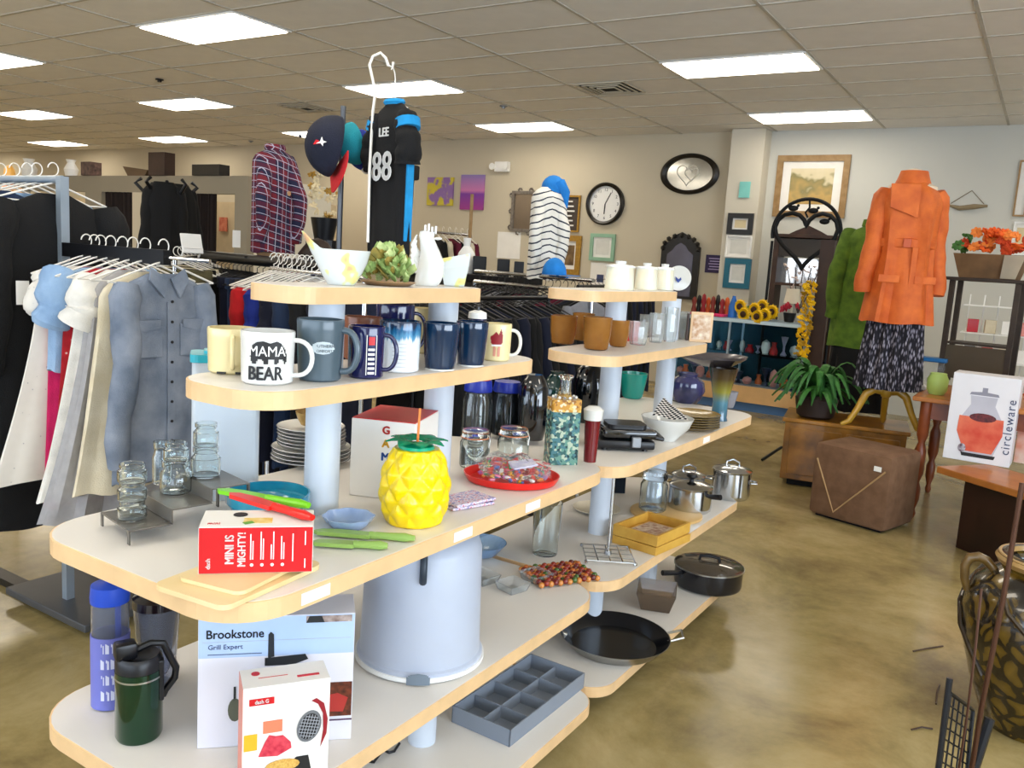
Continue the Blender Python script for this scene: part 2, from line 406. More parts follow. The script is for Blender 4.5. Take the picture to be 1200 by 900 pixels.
# ---------------------------------------------------------------- near mug shelf
CREAMC = mat('cream_ceramic', 'E3D3A0', .22, coat=.3, var=.03); GBLUE = mat('slate_blue_glaze', '485863', .3, coat=.3, var=.05); NAVY = mat('navy_glaze', '15184A', .15, coat=.6, var=.05)
DBLUE = mat('dark_blue_glaze', '0D2947', .1, coat=.7, var=.1)
h2 = H1[1]
c, r = foot(272, 440, 58, h2); e = mug(c, r, S(52, c), CREAMC, 'plain cream mug at the left end of the mug shelf, beside the bear mug', ha=-PI/2)
ob('mark', box(B(), (-.021, -r*.93, .004), (.018, .004, .004), -.3), INK, e); ob('mark', box(B(), (.012, -r*.99, .004), (.012, .004, .004)), INK, e)
c, r = foot(313, 453, 64, h2); H = S(61, c); e = mug(c, r, H, CERAM, 'white mug with black bear drawing and the words MAMA BEAR', ha=-.25)
TXT('BEAR', H*.36, INK, e, (-.004, 0, H*.22), wrap=r*.985, bold=.0007, sx=.78)
bb = B()
def wrapbox(bm, x0, x1, z0, z1, R_, n=6, t=.0012):
    vs_ = []
    for i in range(n+1):
        a = (x0+(x1-x0)*i/n)/R_
        for rr in (R_, R_+t):
            for z in (z0, z1): vs_.append(bm.verts.new((rr*math.sin(a), -rr*math.cos(a), z)))
    for i in range(n):
        q = vs_[4*i:4*i+8]
        bm.faces.new((q[2], q[6], q[7], q[3])); bm.faces.new((q[0], q[1], q[5], q[4])); bm.faces.new((q[1], q[3], q[7], q[5])) if False else bm.faces.new((q[1], q[5], q[7], q[3])) ; bm.faces.new((q[0], q[2], q[6], q[4])) if False else None
    return bm
def wrapshape(bm, pts, R_, t=.0009):  # polygon (x,z) wrapped on cylinder
    q = [bm.verts.new(((R_+t)*math.sin(x/R_), -(R_+t)*math.cos(x/R_), z)) for x, z in pts]
    f = bm.faces.new(q); bmesh.ops.triangulate(bm, faces=[f]); return bm
s = r/.05
bear = [(-.032, .5), (-.034, .62), (-.028, .76), (-.02, .82), (-.008, .84), (.004, .8), (.016, .84), (.024, .8), (.034, .66), (.036, .5), (.034, .42), (.03, .4), (.029, .5), (.02, .5), (.018, .41), (.012, .41), (.012, .5), (.002, .5), (0, .41), (-.007, .41), (-.009, .5), (-.018, .5), (-.021, .41), (-.028, .41)]
for a, b_ in zip(range(0, 24), range(1, 25)): pass
# bear silhouette as vertical strips that follow the mug
def strips(bm, pts, R_, t=.0009, n=26):
    xs = [p[0] for p in pts]; x0, x1 = min(xs), max(xs)
    for i in range(n):
        x = x0+(x1-x0)*(i+.5)/n; zs = []
        for (ax, az), (bx, bz) in zip(pts, pts[1:]+pts[:1]):
            if (ax-x)*(bx-x) < 0: zs.append(az+(bz-az)*(x-ax)/(bx-ax))
        zs.sort(); w_ = (x1-x0)/n*.52
        for z0, z1 in zip(zs[::2], zs[1::2]):
            v = [bm.verts.new(((R_+t)*math.sin(u/R_), -(R_+t)*math.cos(u/R_), z)) for u, z in ((x-w_, z0), (x+w_, z0), (x+w_, z1), (x-w_, z1))]
            bm.faces.new(v)
    return bm
ob('bear_drawing', strips(B(), [(x*s, z*H) for x, z in bear], r*.985), INK, e)
TXT('MAMA', H*.27, WINK, e, (-.001, 0, H*.64), wrap=r*.985+.0012, bold=0, sx=.9)
c, r = foot(374, 449, 56, h2); H = S(71, c); e = mug(c, r, H, GBLUE, 'tall slate blue mug with a small white oval label', ha=-.35, rb=r*.9, hr=.007)
ob('label_patch', strips(B(), [(.024*math.cos(a/12*2*PI)*1.0+.006, H*.56+.013*math.sin(a/12*2*PI)) for a in range(12)], r*.95, n=14), mat('pale_print', 'B9C5CB', .5), e)
TXT('SOUTHERN', .009, GBLUE, e, (.006, 0, H*.59), wrap=r*.955+.001); TXT('COMFORT', .008, GBLUE, e, (.006, 0, H*.51), wrap=r*.955+.001)
c, r = foot(428, 445, 44, h2); H = S(60, c); e = mug(c, r, H, NAVY, 'navy mug with white line drawing and a small red patch', ha=-.2)
wb = B()
for i in range(6): strips(wb, [(.004, H*(.1+.09*i)), (.018, H*(.1+.09*i)), (.018, H*(.145+.09*i)), (.004, H*(.145+.09*i))], r*.985, n=4)
for a, b_ in ((0.0, .0015), (.021, .0225)): strips(wb, [(a, H*.08), (b_, H*.08), (b_, H*.85), (a, H*.85)], r*.985, n=1)
ob('white_print', wb, WINK, e); ob('red_patch', strips(B(), [(.005, H*.66), (.018, H*.66), (.018, H*.82), (.005, H*.82)], r*.985, n=4), REDM, e)
c, r = foot(424, 424, 46, h2); mug(c, r, S(50, c), mat('copper_brown_glaze', '8A5640', .25), 'copper brown mug hidden behind the navy mug', name='mug')
c, r = foot(467, 438, 50, h2); H = S(59, c)
def dripf(nd, lk, tc):
    s_ = sep(nd, lk, tc.outputs['Object']); nz = nd.new('ShaderNodeTexNoise'); nz.inputs['Scale'].default_value = 90; nz.noise_dimensions = '2D'
    cmb = nd.new('ShaderNodeCombineXYZ'); lk.new(s_[0], cmb.inputs[0]); lk.new(s_[1], cmb.inputs[1]); lk.new(cmb.outputs[0], nz.inputs['Vector'])
    return mth(nd, lk, 'ADD', mth(nd, lk, 'DIVIDE', s_[2], H), mth(nd, lk, 'MULTIPLY', mth(nd, lk, 'SUBTRACT', nz.outputs['Fac'], .5), .5))
DRIP = ramp_mat('blue_drip_glaze', dripf, [(0, 'E6E9EE'), (.62, 'DDE6EE'), (.72, '4D8DB5'), (.85, '1F5E8C'), (.97, '16253F')], .15, 'EASE', coat=.5)
e = mug(c, r, H, DRIP, 'white mug with blue drip glaze running down from the rim')
for i in range(7): ob('text_line', strips(B(), [(-.016, H*(.12+.075*i)), (.016, H*(.12+.075*i)), (.016, H*(.13+.075*i)), (-.016, H*(.13+.075*i))], r*.985, n=6), mat('grey_print', 'A9ADB5', .5), e)
for xx, yb, w_, hh, lab in ((515, 436, 44, 55, 'dark blue tapered tumbler just right of the drip glaze mug'), (551, 431, 39, 52, 'dark blue tapered tumbler left of the santa mug')):
    c, r = foot(xx, yb, w_, h2); e = mug(c, r, S(hh, c), DBLUE, lab, rb=r*.8, curve=.001, name='tumbler', cat='cup'); ob('foot_ring', lathe(B(), [(r*.7, 0), (r*.815, 0), (r*.82, .004), (r*.7, .004)], 32), CERAM, e)
c, r = foot(581, 424, 34, h2); H = S(43, c); e = mug(c, r, H, CREAMC, 'small cream mug printed with a red jacketed santa', ha=-.1, hm=CERAM)
ob('red_jacket', strips(B(), [(-.016, H*.5), (-.018, H*.66), (-.01, H*.72), (-.003, H*.8), (.004, H*.72), (.01, H*.88), (.015, H*.7), (.014, H*.5), (.008, H*.42), (-.008, H*.42)], r*.97, n=16), mat('deep_red_print', '8E1622', .5), e)
ob('white_trim', strips(B(), [(-.014, H*.4), (.013, H*.42), (.013, H*.46), (-.014, H*.45)], r*.975, n=8), WINK, e)
ob('legs_print', join_all(lambda b: strips(b, [(-.009, H*.14), (-.002, H*.14), (-.003, H*.4), (-.009, H*.4)], r*.97, n=4), lambda b: strips(b, [(.002, H*.14), (.009, H*.14), (.009, H*.4), (.003, H*.4)], r*.97, n=4)), mat('pink_print', 'D08C78', .5), e)
c, r = foot(449, 421, 46, h2); c.x = -1.425; c.y += .02; mug(c, r, S(62, c), NAVY, 'dark navy mug in the back row under the top shelf', ha=.3)
c, r = foot(494, 415, 34, h2); mug(c, r, S(52, c), CREAMC, 'cream mug in the back row under the top shelf', ha=PI-.4)
c, r = foot(557, 417, 21, h2); H = S(52, c); e = empty('travel_cup', c, face(c), 'dark travel cup with white flip lid behind the dark blue tumblers', 'cup', 'coffee mugs on the near mug shelf')
ob('cup_body', lathe(B(), [(0, 0), (r*.8, 0), (r, H*.7), (r, H*.82), (0, H*.82)], 24), NAVY, e, smooth=True); ob('band', lathe(B(), [(r*.9, H*.74), (r*1.03, H*.74), (r*1.03, H*.78), (r*.9, H*.78)], 24), STEEL, e)
ob('lid', lathe(B(), [(0, H*.82), (r*1.05, H*.82), (r, H*.95), (r*.4, H), (0, H)], 24), WHITEP, e, smooth=True); ob('lid_tab', box(B(), (0, 0, H*1.03), (.006, .014, .012), .4), BLACKP, e)
# ---------------------------------------------------------------- near top shelf
def floral(nd, lk, tc):
    v = nd.new('ShaderNodeTexNoise'); v.inputs['Scale'].default_value = 26; v.inputs['Detail'].default_value = 1; lk.new(tc.outputs['Object'], v.inputs['Vector']); return v.outputs['Fac']
MILK = ramp_mat('milk_glass_floral', floral, [(0, 'D2D8D8'), (.58, 'D2D8D8'), (.62, 'D6DC9A'), (.67, 'E8D88A'), (.72, 'E4B487')], .12, 'LINEAR', coat=.5)
cb = t1pos(400, -1.355)
e = empty('nesting_bowl', cb, face(cb), 'white milk glass pouring bowl with yellow green floral print, left end of the top shelf', 'bowl', 'white floral bowls on the top shelf')
R0 = .064; HB = .078
pb = B(); lathe(pb, vessel(HB, [(.03, 0), (.033, .004), (.044, .022), (.057, .05), (R0, HB)], .004), 44)
for v in pb.verts:                    # upturned pouring lip
    k = (v.co.z/HB)**3; a = math.atan2(v.co.y, v.co.x); q = max(0, math.cos(a-PI-.3))**30; v.co.x -= q*k*.028; v.co.z += q*k*.036
ob('bowl_body', pb, MILK, e, smooth=True)
cg = t1pos(455, -1.35); e = empty('moss_arrangement', cg, face(cg), 'heap of green artificial succulents on a brown dish between white bowls', 'artificial plant')
lathe(pl := B(), [(0, 0), (.05, 0), (.068, .009), (.066, .011), (.05, .004), (0, .004)], 32); ob('dish', pl, mat('brown_dish', '9C7A55', .3), e, smooth=True)
GREENS = [mat('moss_green', '9DB56C', .7, c2='64813F', scale=60), mat('pale_moss', 'C4CE90', .7, c2='87A35A', scale=70), mat('ochre_moss', 'A08A3C', .7, c2='6E6A2E', scale=60)]
for i in range(44):
    a = random.uniform(0, 2*PI); t_ = random.random()**1.5; rr = .052*(1-.75*t_)*random.uniform(.5, 1); z = .010+.052*t_
    lf = B(); rad = random.uniform(.015, .021)
    for j in range(7):                # a rosette of pointed leaves
        b_ = 2*PI*j/7
        M_ = Matrix.Rotation(b_, 4, 'Z') @ Matrix.Rotation(-.7-.2*(j % 2), 4, 'Y')
        ico(lf, (0, 0, 0), rad, 1, (.9, .42, .22), M=M_); bmesh.ops.translate(lf, vec=M_ @ Vector((rad*.6, 0, 0)), verts=lf.verts[-12-30:])
    ob('rosette', lf, GREENS[i % 3], e, smooth=True, loc=(rr*1.15*math.cos(a), rr*math.sin(a), z), rz=a)
cr = t1pos(500, -1.36)
e = empty('bird_figurine', cr, face(cr), 'white glazed ceramic rooster figurine between green heap and white fruit bowl', 'figurine')
rb_ = B(); lathe(rb_, [(0, 0), (.026, 0), (.03, .01), (.032, .03), (.029, .055), (.022, .08), (.018, .1), (.017, .112), (.012, .122), (0, .126)], 28)
for v in rb_.verts: v.co.x += .010*math.sin(v.co.z/.126*PI*1.3)
bird_ = e; e.scale = (1.12, 1.12, 1.12)
ob('body', rb_, CERAM, e, smooth=True)
cm = B()
for i in range(4): box(cm, (-.008+.008*i, 0, .128+.004*math.sin(i*2)), (.005, .006, .018), bev=.001)
ico(cm, (.022, -.003, .108), .007, 1, (1.5, .6, .6)); ob('comb', cm, CERAM, e, smooth=True)
tl = B()
for i in range(4): tube(tl, [(-.02, .002*i, .03+.012*i), (-.034, .002*i, .055+.012*i), (-.026, .002*i, .078+.012*i)], [.008, .006, .002], 8)
ob('tail', tl, CERAM, e, smooth=True)
cw = t1pos(533, -1.35); bw = B(); lathe(bw, vessel(.080, [(.034, 0), (.038, .004), (.050, .05), (.055, .080)], .004), 4)
bmesh.ops.rotate(bw, cent=(0, 0, 0), matrix=Matrix.Rotation(PI/4, 3, 'Z'), verts=bw.verts)
for v in bw.verts: v.co.z *= 1+.12*(v.co.x/.04) if v.co.z > .03 else 1
ob('square_bowl', bw, MILK, loc=cw, rz=face(cw), label='square white bowl with fruit print at the right end of the top shelf', cat='bowl', group='white floral bowls on the top shelf')
# ---------------------------------------------------------------- near main shelf (h .9)
h3 = H1[2]
ACR = mat('smoky_acrylic', '6C6862', .25, trans=.25, var=.03)
p0, p1, p2 = P(152, 602, .93), P(207, 583, .96), P(252, 563, .99)
_a, _b = P(133, 629, .93), P(188, 619, .93); dirv = Vector((_b.x-_a.x, _b.y-_a.y)); L = (p2-p0).dot(Vector((dirv.x, dirv.y, 0)).normalized())/2*1.05; rzr = math.atan2(dirv.y, dirv.x)
e = empty('riser', (p1.x, p1.y, h3+.0006), rzr, 'smoky grey acrylic step riser carrying little glass jars', 'display riser'); Wd = .15; side_ = (p2-p1).cross(Vector((dirv.x, dirv.y, 0)).normalized()).z
for i, zz in enumerate((.03, .06, .09)):
    x = (i-1)*L
    ob('step', box(B(), (x, 0, zz-.0015), (L+.003, Wd, .003), bev=.0008), ACR, e)
    ob('riser_panel' if i else 'leg', box(B(), (x-L/2, 0 if i else -Wd/2+.005, (zz-.03 if i else 0)+.0145), (.003, Wd if i else .010, .026)), ACR, e)
for yy in (-1, 1): ob('leg', box(B(), (1.5*L, yy*(Wd/2-.005), .044), (.003, .010, .087)), ACR, e)
ob('leg', box(B(), (-1.5*L, Wd/2-.005, .0145), (.003, .010, .026)), ACR, e)
def jar_mesh(r, H):
    return lathe(B(), vessel(H, [(r*.86, 0), (r*.98, .004), (r, H*.15), (r, H*.62), (r*.8, H*.74), (r*.76, H*.8), (r*.86, H*.83), (r*.86, H)], .0028), 28)
def jar_at(c, r, H, label, n=1):
    for i in range(n):
        ob('glass_jar', jar_mesh(r, H), GLASS, smooth=True, loc=c+Vector((0, 0, i*H*1.002)), rz=face(c), label=label[i] if isinstance(label, list) else label, cat='jar', group='little clear glass jars on the riser')
c, r = foot(155, 613, 33, .9306); jar_at(c, r, S(22, c), ['lowest of three small clear jars stacked on the lowest riser step', 'middle of three small clear jars stacked on the lowest riser step', 'topmost of three small clear jars stacked on the lowest riser step'], 3)
c, r = foot(206, 582, 36, .9606); jar_at(c, r, S(38, c), ['clear jar on the middle riser step, lower of the front stack', 'clear jar on top of the middle riser stack'], 1); jar_at(c+Vector((0, 0, S(38, c)*1.002)), r*.8, S(22, c), 'smaller clear jar standing on the front middle jar')
c, r = foot(190, 572, 26, .9606); c = c+Vector((-.014, .008, 0)); jar_at(c, r*.8, S(50, c), 'narrow clear jar at the back of the middle riser step')
c, r = foot(241, 562, 34, .9906); jar_at(c, r, S(35, c), 'clear jar on the highest riser step, lower of two'); jar_at(c+Vector((0, 0, S(35, c)*1.002)), r*.85, S(28, c), 'clear jar stacked on the highest riser step jar')
# tall container with teal lid
c = P(252, 588, h3); e = empty('storage_container', (c.x-.028, c.y+.05, h3+.0006), face(c), 'tall frosted plastic container with teal lid behind the glass jars', 'container')
FROST = mat('frosted_plastic', 'DDE6EE', .35, trans=.35, var=.02); TEAL = mat('teal_plastic', '1FA3B5', .3, var=.05)
ob('body', prism(B(), rrect(-.075, .075, -.05, .05, .015, 4), 0, .325), FROST, e); ob('lid', join_all(lambda b: prism(b, rrect(-.079, .079, -.054, .054, .017, 4), .325, .343), lambda b: prism(b, rrect(-.05, .05, -.03, .03, .01, 3), .343, .35)), TEAL, e)
# white plates in two stacks sharing one pile; dark edge lines paint the shaded gaps
PLATE = mat('white_plate', 'E2E0DA', .2, coat=.4, var=.02); GAP_SHADE = mat('plate_gap_shade', '24262C', .3)
c, r = foot(364, 553, 96, h3)
def plate_stack(c, r, n, dz, label_fn, m, rim, group, z0=0):
    first = None
    for i in range(n):
        e = empty('plate', c+Vector((random.uniform(-.002, .002), random.uniform(-.002, .002), z0+i*dz)), 0, label_fn(i), 'plate', group)
        if first is None:
            a = ob('plate_body', lathe(B(), [(0, 0), (r*.6, 0), (r*.63, .002), (r*.98, .014), (r*.97, .0165), (r*.62, .005), (0, .004)], 44), m, e, smooth=True)
            b_ = ob('gap_shade_line', lathe(B(), [(r*.985, .0135), (r, .0145), (r*.99, .0155), (r*.98, .015)], 44), rim, e, smooth=True); first = (a, b_)  # dark ring at the edge paints the shade between stacked plates
        else:
            for s_ in first: q = s_.copy(); COL.objects.link(q); q.parent = e
ORD = ['lowest', 'second', 'third', 'fourth', 'fifth', 'sixth', 'seventh', 'eighth', 'ninth']
plate_stack(c, r, 4, .0105, lambda i: f'large white dinner plate, {ORD[i]} of the pile behind the post', PLATE, GAP_SHADE, 'white plates in the pile')
plate_stack(c, r*.86, 6, .0095, lambda i: f'smaller white plate, {ORD[i]} of those stacked on the large plates', PLATE, GAP_SHADE, 'white plates in the pile', z0=.042)
ob('bowl', lathe(B(), vessel(.04, [(.02, 0), (.03, .003), (.04, .02), (.046, .04)], .003), 32), mat('tan_glaze', 'B49458', .25, c2='8C6E3C', scale=30), smooth=True, loc=c+Vector((0, 0, .0985+.006)), label='tan bowl on top of the white plate pile', cat='bowl')
# white platter standing behind games box
c2_ = P(458, 536, h3); pb = lathe(B(), [(0, 0), (.05, 0), (.1, .008), (.1, .012), (.05, .004), (0, .004)], 44)
o = ob('serving_bowl', lathe(B(), vessel(.085, [(.04, 0), (.05, .004), (.085, .045), (.095, .085)], .005), 44), CERAM, smooth=True, loc=(c2_.x-.10, c2_.y+.12, h3+.0006), label='large white serving bowl behind the games box', cat='bowl')
# teal bowl, handled
TEALB = mat('teal_blue_glaze', '16718F', .12, coat=.5, c2='2A93AE', scale=12)
c, r = foot(330, 614, 60, h3); rt = S(47, c)
ob('bowl', lathe(B(), vessel(.066, [(rt*.6, 0), (rt*.66, .004), (rt*.9, .036), (rt*.93, .044), (rt*.99, .047), (rt, .066)], .004), 44), TEALB, smooth=True, loc=c+Vector((.005, -.045, 0)), label='teal blue glazed bowl behind the red mini appliance box', cat='bowl')
c, r = foot(408, 625, 46, h3); pb = B(); rt = S(30, c)
lathe(pb, vessel(.026, [(rt*.6, 0), (rt*.68, .003), (rt*.85, .012), (rt, .026)], .003), 40)
for v in pb.verts: a = math.atan2(v.co.y, v.co.x); k = v.co.z/.026; v.co.x *= 1+.05*k*math.cos(8*a); v.co.y *= 1+.05*k*math.cos(8*a)
ob('dish', pb, mat('periwinkle_glaze', '7E98C4', .15, coat=.5, c2='9CB2D6', scale=25), smooth=True, loc=c, label='small scalloped periwinkle blue dish beside the white post', cat='dish')
# wooden boards under the red box
WOODL = mat('pale_maple', 'E8D4A8', .5, c2='D8BC84', scale=5)
ca = P(283, 678, h3); rb_ = face(ca)-.12
ob('cutting_board', prism(B(), rrect(-.125, .125, -.085, .085, .02), 0, .009), WOODL, loc=(ca.x-.002, ca.y+.002, h3+.0006), rz=PI/2+.10, label='pale wood cutting board lying under the red box, lower one', cat='cutting board')
ob('cutting_board', prism(B(), rrect(-.105, .105, -.07, .07, .018), 0, .007), WOODL, loc=(ca.x-.006, ca.y+.02, h3+.0102), rz=PI/2+.18, label='smaller pale wood cutting board directly under the red box', cat='cutting board')
# red box MINI IS MIGHTY
zb = h3+.0176; pa, pb2 = P(232, 673, zb), P(366, 670, zb); u = Vector((pb2.x-pa.x, pb2.y-pa.y, 0)); Lb = u.length; rz = math.atan2(u.y, u.x); Hb = S(57, pa); Db = .10
e = empty('appliance_box', (pa.x, pa.y, zb), rz, 'small red and white carton reading MINI IS MIGHTY lying on the boards', 'box')
ob('carton', box(B(), (Lb/2, Db/2, Hb/2), (Lb, Db, Hb), bev=.001), mat('white_card', 'E8E4DE', .5, var=.02), e)
ob('red_side', box(B(), (Lb/2, -.0002, Hb/2), (Lb-.002, .0012, Hb-.002)), REDM, e)
for i, (t_, z_) in enumerate((('MINI IS', .0), ('MIGHTY!', .0))): TXT(t_, .021 if i == 0 else .019, WINK, e, (Lb*(.27+.105*i), -.0013, Hb*.52), roll=PI/2, bold=.0003, name='slogan', sx=.85)
TXT('dash', .011, WINK, e, (Lb*.085, -.0013, Hb*.22), roll=PI/2, bold=.00015, name='slogan')
sm = B()
for j, (x, z0, z1) in enumerate(((.45, .3, .85), (.47, .3, .7), (.54, .3, .9), (.56, .3, .75), (.63, .3, .62), (.65, .3, .9), (.72, .3, .8), (.74, .3, .66), (.82, .25, .85), (.93, .1, .3), (.93, .6, .9))): box(sm, (Lb*x, -.0012, Hb*(z0+z1)/2), (.0018, .0008, Hb*(z1-z0)))
for x in (.46, .55, .64, .73): lathe(sm, [(0, -.0006), (.003, -.0006), (.003, 0), (0, 0)], 10, M=Matrix.Translation((Lb*x, -.001, Hb*.18)) @ Matrix.Rotation(PI/2, 4, 'X'))
ob('small_print', sm, WINK, e)
tp = B(); TOPZ = Hb+.0006
TXT('mini', .013, REDM, e, (Lb*.12, Db*.2, TOPZ), flat=True, name='slogan')
ob('food_picture', box(B(), (Lb*.5, Db*.35, TOPZ), (.05, .03, .0006)), mat('yellow_food_print', 'E0B030', .5, c2='E8D8A0', scale=60), e); ob('food_picture', lathe(B(), [(0, 0), (.013, 0), (.013, .0006), (0, .0006)], 16, (Lb*.33, Db*.7, TOPZ)), INK, e); ob('food_picture', box(B(), (Lb*.42, Db*.22, TOPZ+.0003), (.018, .012, .0006), .5), mat('leaf_print', '5E9A30', .5), e)
# knives in sheaths on the box and behind
def knife(a, b_, m, label, z, tip=.35):
    a = Vector(a); b_ = Vector(b_); L = (b_-a).length; e = empty('knife', a, math.atan2(b_.y-a.y, b_.x-a.x), label, 'knife', 'coloured kitchen knives')
    e.location.z = z; e.rotation_euler.y = -math.atan2(b_.z-a.z, math.hypot(b_.x-a.x, b_.y-a.y))
    hd = B(); tube(hd, [(0, 0, .0112), (L*.1, 0, .0115), (L*.28, 0, .0112), (L*.45, 0, .011)], [.007, .0115, .0095, .010], 10); bmesh.ops.scale(hd, vec=(1, 1, .8), verts=hd.verts); ob('knife_handle', hd, m, e, smooth=True)
    ob('sheath', prism(B(), [(L*.44, -.012), (L*.75, -.015), (L*.93, -.010), (L, .003), (L*.95, .012), (L*.44, .014)], .004, .012), m, e)
    ob('rivet', lathe(B(), [(0, .008), (.003, .009), (.003, .0162), (0, .0162)], 10, (L*.4, 0, 0), sx=2), WHITEP, e)
LIME = mat('lime_plastic', '74C41E', .3); SAGE = mat('sage_green_plastic', '8DAE58', .35); REDP = mat('red_plastic', 'D8231C', .3)
zt = zb+Hb
knife(P(362, 596, zt+.004), P(256, 577, zt), LIME, 'lime green sheathed knife lying on the red carton, back one', zt+.001)
knife(P(366, 613, zt), P(270, 584, zt), REDP, 'red sheathed knife lying across the red carton', zt+.001)
knife(P(486, 636, h3), P(368, 627, h3), SAGE, 'sage green knife behind the red carton, farther of two', h3+.0006)
knife(P(454, 645, h3), P(366, 640, h3), SAGE, 'sage green knife behind the red carton, nearer of two', h3+.0006)
# games box
pa, pb2 = P(410, 586, h3), P(527, 575, h3); pf = P(447, 598, h3)
a2 = PD(0, 0, 1)
c = P(409, 580, h3); m_ = P(483, 589, h3); d_ = P(530, 569, h3)
u = Vector((m_.x-c.x, m_.y-c.y, 0)); L1 = u.length; rz = math.atan2(u.y, u.x); L2 = (d_-m_).length; Hg = S(92, c)
e = empty('game_box', (c.x, c.y, h3+.0006), rz, 'white toy box with red lid and multicolour letters behind the pineapple cup', 'box')
ob('carton', box(B(), (L1/2, L2/2, Hg/2), (L1, L2, Hg), bev=.002), mat('white_card', 'E8E4DE', .5), e); ob('red_lid', box(B(), (L1/2, L2/2, Hg+.001), (L1-.004, L2-.004, .002)), REDM, e)
for i, (ch, cc) in enumerate(zip('GAMES', ('C8281E', 'E0A818', '2050A0', '7A1E50', '3E8A3A'))): TXT(ch, .027, mat('game_ink_'+ch, cc, .5), e, (L1*.55, -.001, Hg*(.88-.17*i)), bold=.001, name='letter')
for i, cc in enumerate(('2050A0', 'E0A818', 'C8281E')): ob('picture', box(B(), (L1+.0006, L2*(.3+.2*i), Hg*.35), (.001, L2*.14, Hg*.3)), mat('game_picture_%d' % i, cc, .5), e)
# pineapple cup
c, r = foot(484, 619, 54, h3); rm = S(38, c); H = S(88, c)
e = empty('pineapple_cup', c, face(c), 'yellow plastic pineapple cup with green leaves and orange straw', 'cup')
pb = B(); n, mrows = 90, 64
prof = [(rm*(.72+.30*math.sin(PI*min(1, (t*.93+.1)))**.8) if t < 1 else rm*.7, H*t) for t in [i/mrows for i in range(mrows+1)]]
rings = []
for j, (rr, z) in enumerate(prof):
    row = []
    for i in range(n):
        a = 2*PI*i/n; t = j/mrows
        d1 = abs(math.sin(4.5*a+t*9)); d2 = abs(math.sin(4.5*a-t*9)); k = .0095*min(d1, d2)*math.sin(PI*t)**.3-.002
        row.append(pb.verts.new(((rr+k)*math.cos(a), (rr+k)*math.sin(a), z)))
    rings.append(row)
for a_, b_ in zip(rings, rings[1:]):
    for i in range(n): pb.faces.new((a_[i], a_[(i+1) % n], b_[(i+1) % n], b_[i]))
pb.faces.new(rings[0]); pb.faces.new(rings[-1])
ob('cup_body', pb, mat('yellow_plastic', 'F2CF00', .28, coat=.3, var=.04), e, smooth=True)
GP = mat('green_leaf_plastic', '12B083', .25, coat=.3); ob('lid', lathe(B(), [(0, H), (rm*.55, H), (rm*.52, H+.006), (rm*.2, H+.012), (0, H+.012)], 28), GP, e, smooth=True)
for i in range(8):
    a = 2*PI*i/8+.2; lf = B(); L = rm*.82
    pts = []; 
    for s_ in range(6):
        t = s_/5; x = rm*.15+L*t; z = H+.012+.010*math.sin(t*2.6)-.004*t; w_ = .024*math.sin(PI*(.25+.75*t))+.0004
        pts.append([lf.verts.new((x, -w_, z)), lf.verts.new((x, 0, z+.003)), lf.verts.new((x, w_, z))])
    for A_, B_ in zip(pts, pts[1:]):
        for q in range(2): lf.faces.new((A_[q], A_[q+1], B_[q+1], B_[q]))
    bmesh.ops.solidify(lf, geom=lf.faces[:], thickness=.0015); ob('leaf', lf, GP, e, smooth=True, rz=a)
ob('straw', tube(B(), [(0.001, 0, H), (.003, 0, H+S(46, c))], .0028, 10), mat('orange_straw', 'E8843C', .35), e, smooth=True)
# patterned napkins
def ditsy(nd, lk, tc):
    v = nd.new('ShaderNodeTexVoronoi'); v.inputs['Scale'].default_value = 110; lk.new(tc.outputs['Object'], v.inputs['Vector']); return v.outputs['Distance']
NAP = ramp_mat('ditsy_napkin', ditsy, [(0, 'A03A5C'), (.3, 'C889A0'), (.42, 'E6DCE4'), (.75, '8E86B4')], .6, 'LINEAR')
c = P(545, 590, h3); 
for i in range(2): ob('napkin_pack', box(B(), (0, 0, .004), (.125, .085, .007), bev=.002), NAP, loc=(c.x+.002*i, c.y-.004+.003*i, h3+.0006+i*.0085), rz=1.25+.09*i, label=['lower pack of pink and mauve patterned napkins by the red tray', 'upper pack of pink and mauve patterned napkins by the red tray'][i], cat='napkins')
# red tray with bags of sweets
c = P(604, 566, h3); rr = S(57, c); e = empty('tray', (c.x-.02, c.y+.01, h3+.0006), face(c), 'round red plastic tray heaped with bags of small bright toys', 'tray')
ob('tray_body', lathe(B(), vessel(.022, [(rr*.85, 0), (rr*.92, .002), (rr*.97, .012), (rr, .022)], .003), 48, sy=.85), REDP, e, smooth=True)
cand = [mat('sweet_%d' % i, cc, .35) for i, cc in enumerate(('D8402A', 'E8B030', '2E9A5A', '5A7AC8', 'E07A9A', 'F0EEE8', 'B060A0', 'E88838'))]
tx, ty = c.x-.02, c.y+.01
for i in range(70):
    a = random.uniform(0, 2*PI); q = rr*.78*math.sqrt(random.random()); s_ = random.uniform(.006, .011)
    b_ = B(); (ico(b_, (0, 0, 0), s_, 1, (1, .8, .6)) if i % 2 else box(b_, (0, 0, 0), (s_*2.2, s_*1.3, s_*.8), bev=.001))
    ob('small_toy', b_, cand[i % 8], smooth=(i % 2 == 1), loc=(tx+q*math.cos(a), ty+.85*q*math.sin(a), h3+.012+random.uniform(0, .022)*(1-q/rr*.7)), rot=(random.uniform(-.5, .5), random.uniform(-.5, .5), random.uniform(0, 3)), label='small bright toy or sweet heaped in a clear bag on the red tray', cat='toy', group='small bright toys heaped on the red tray')
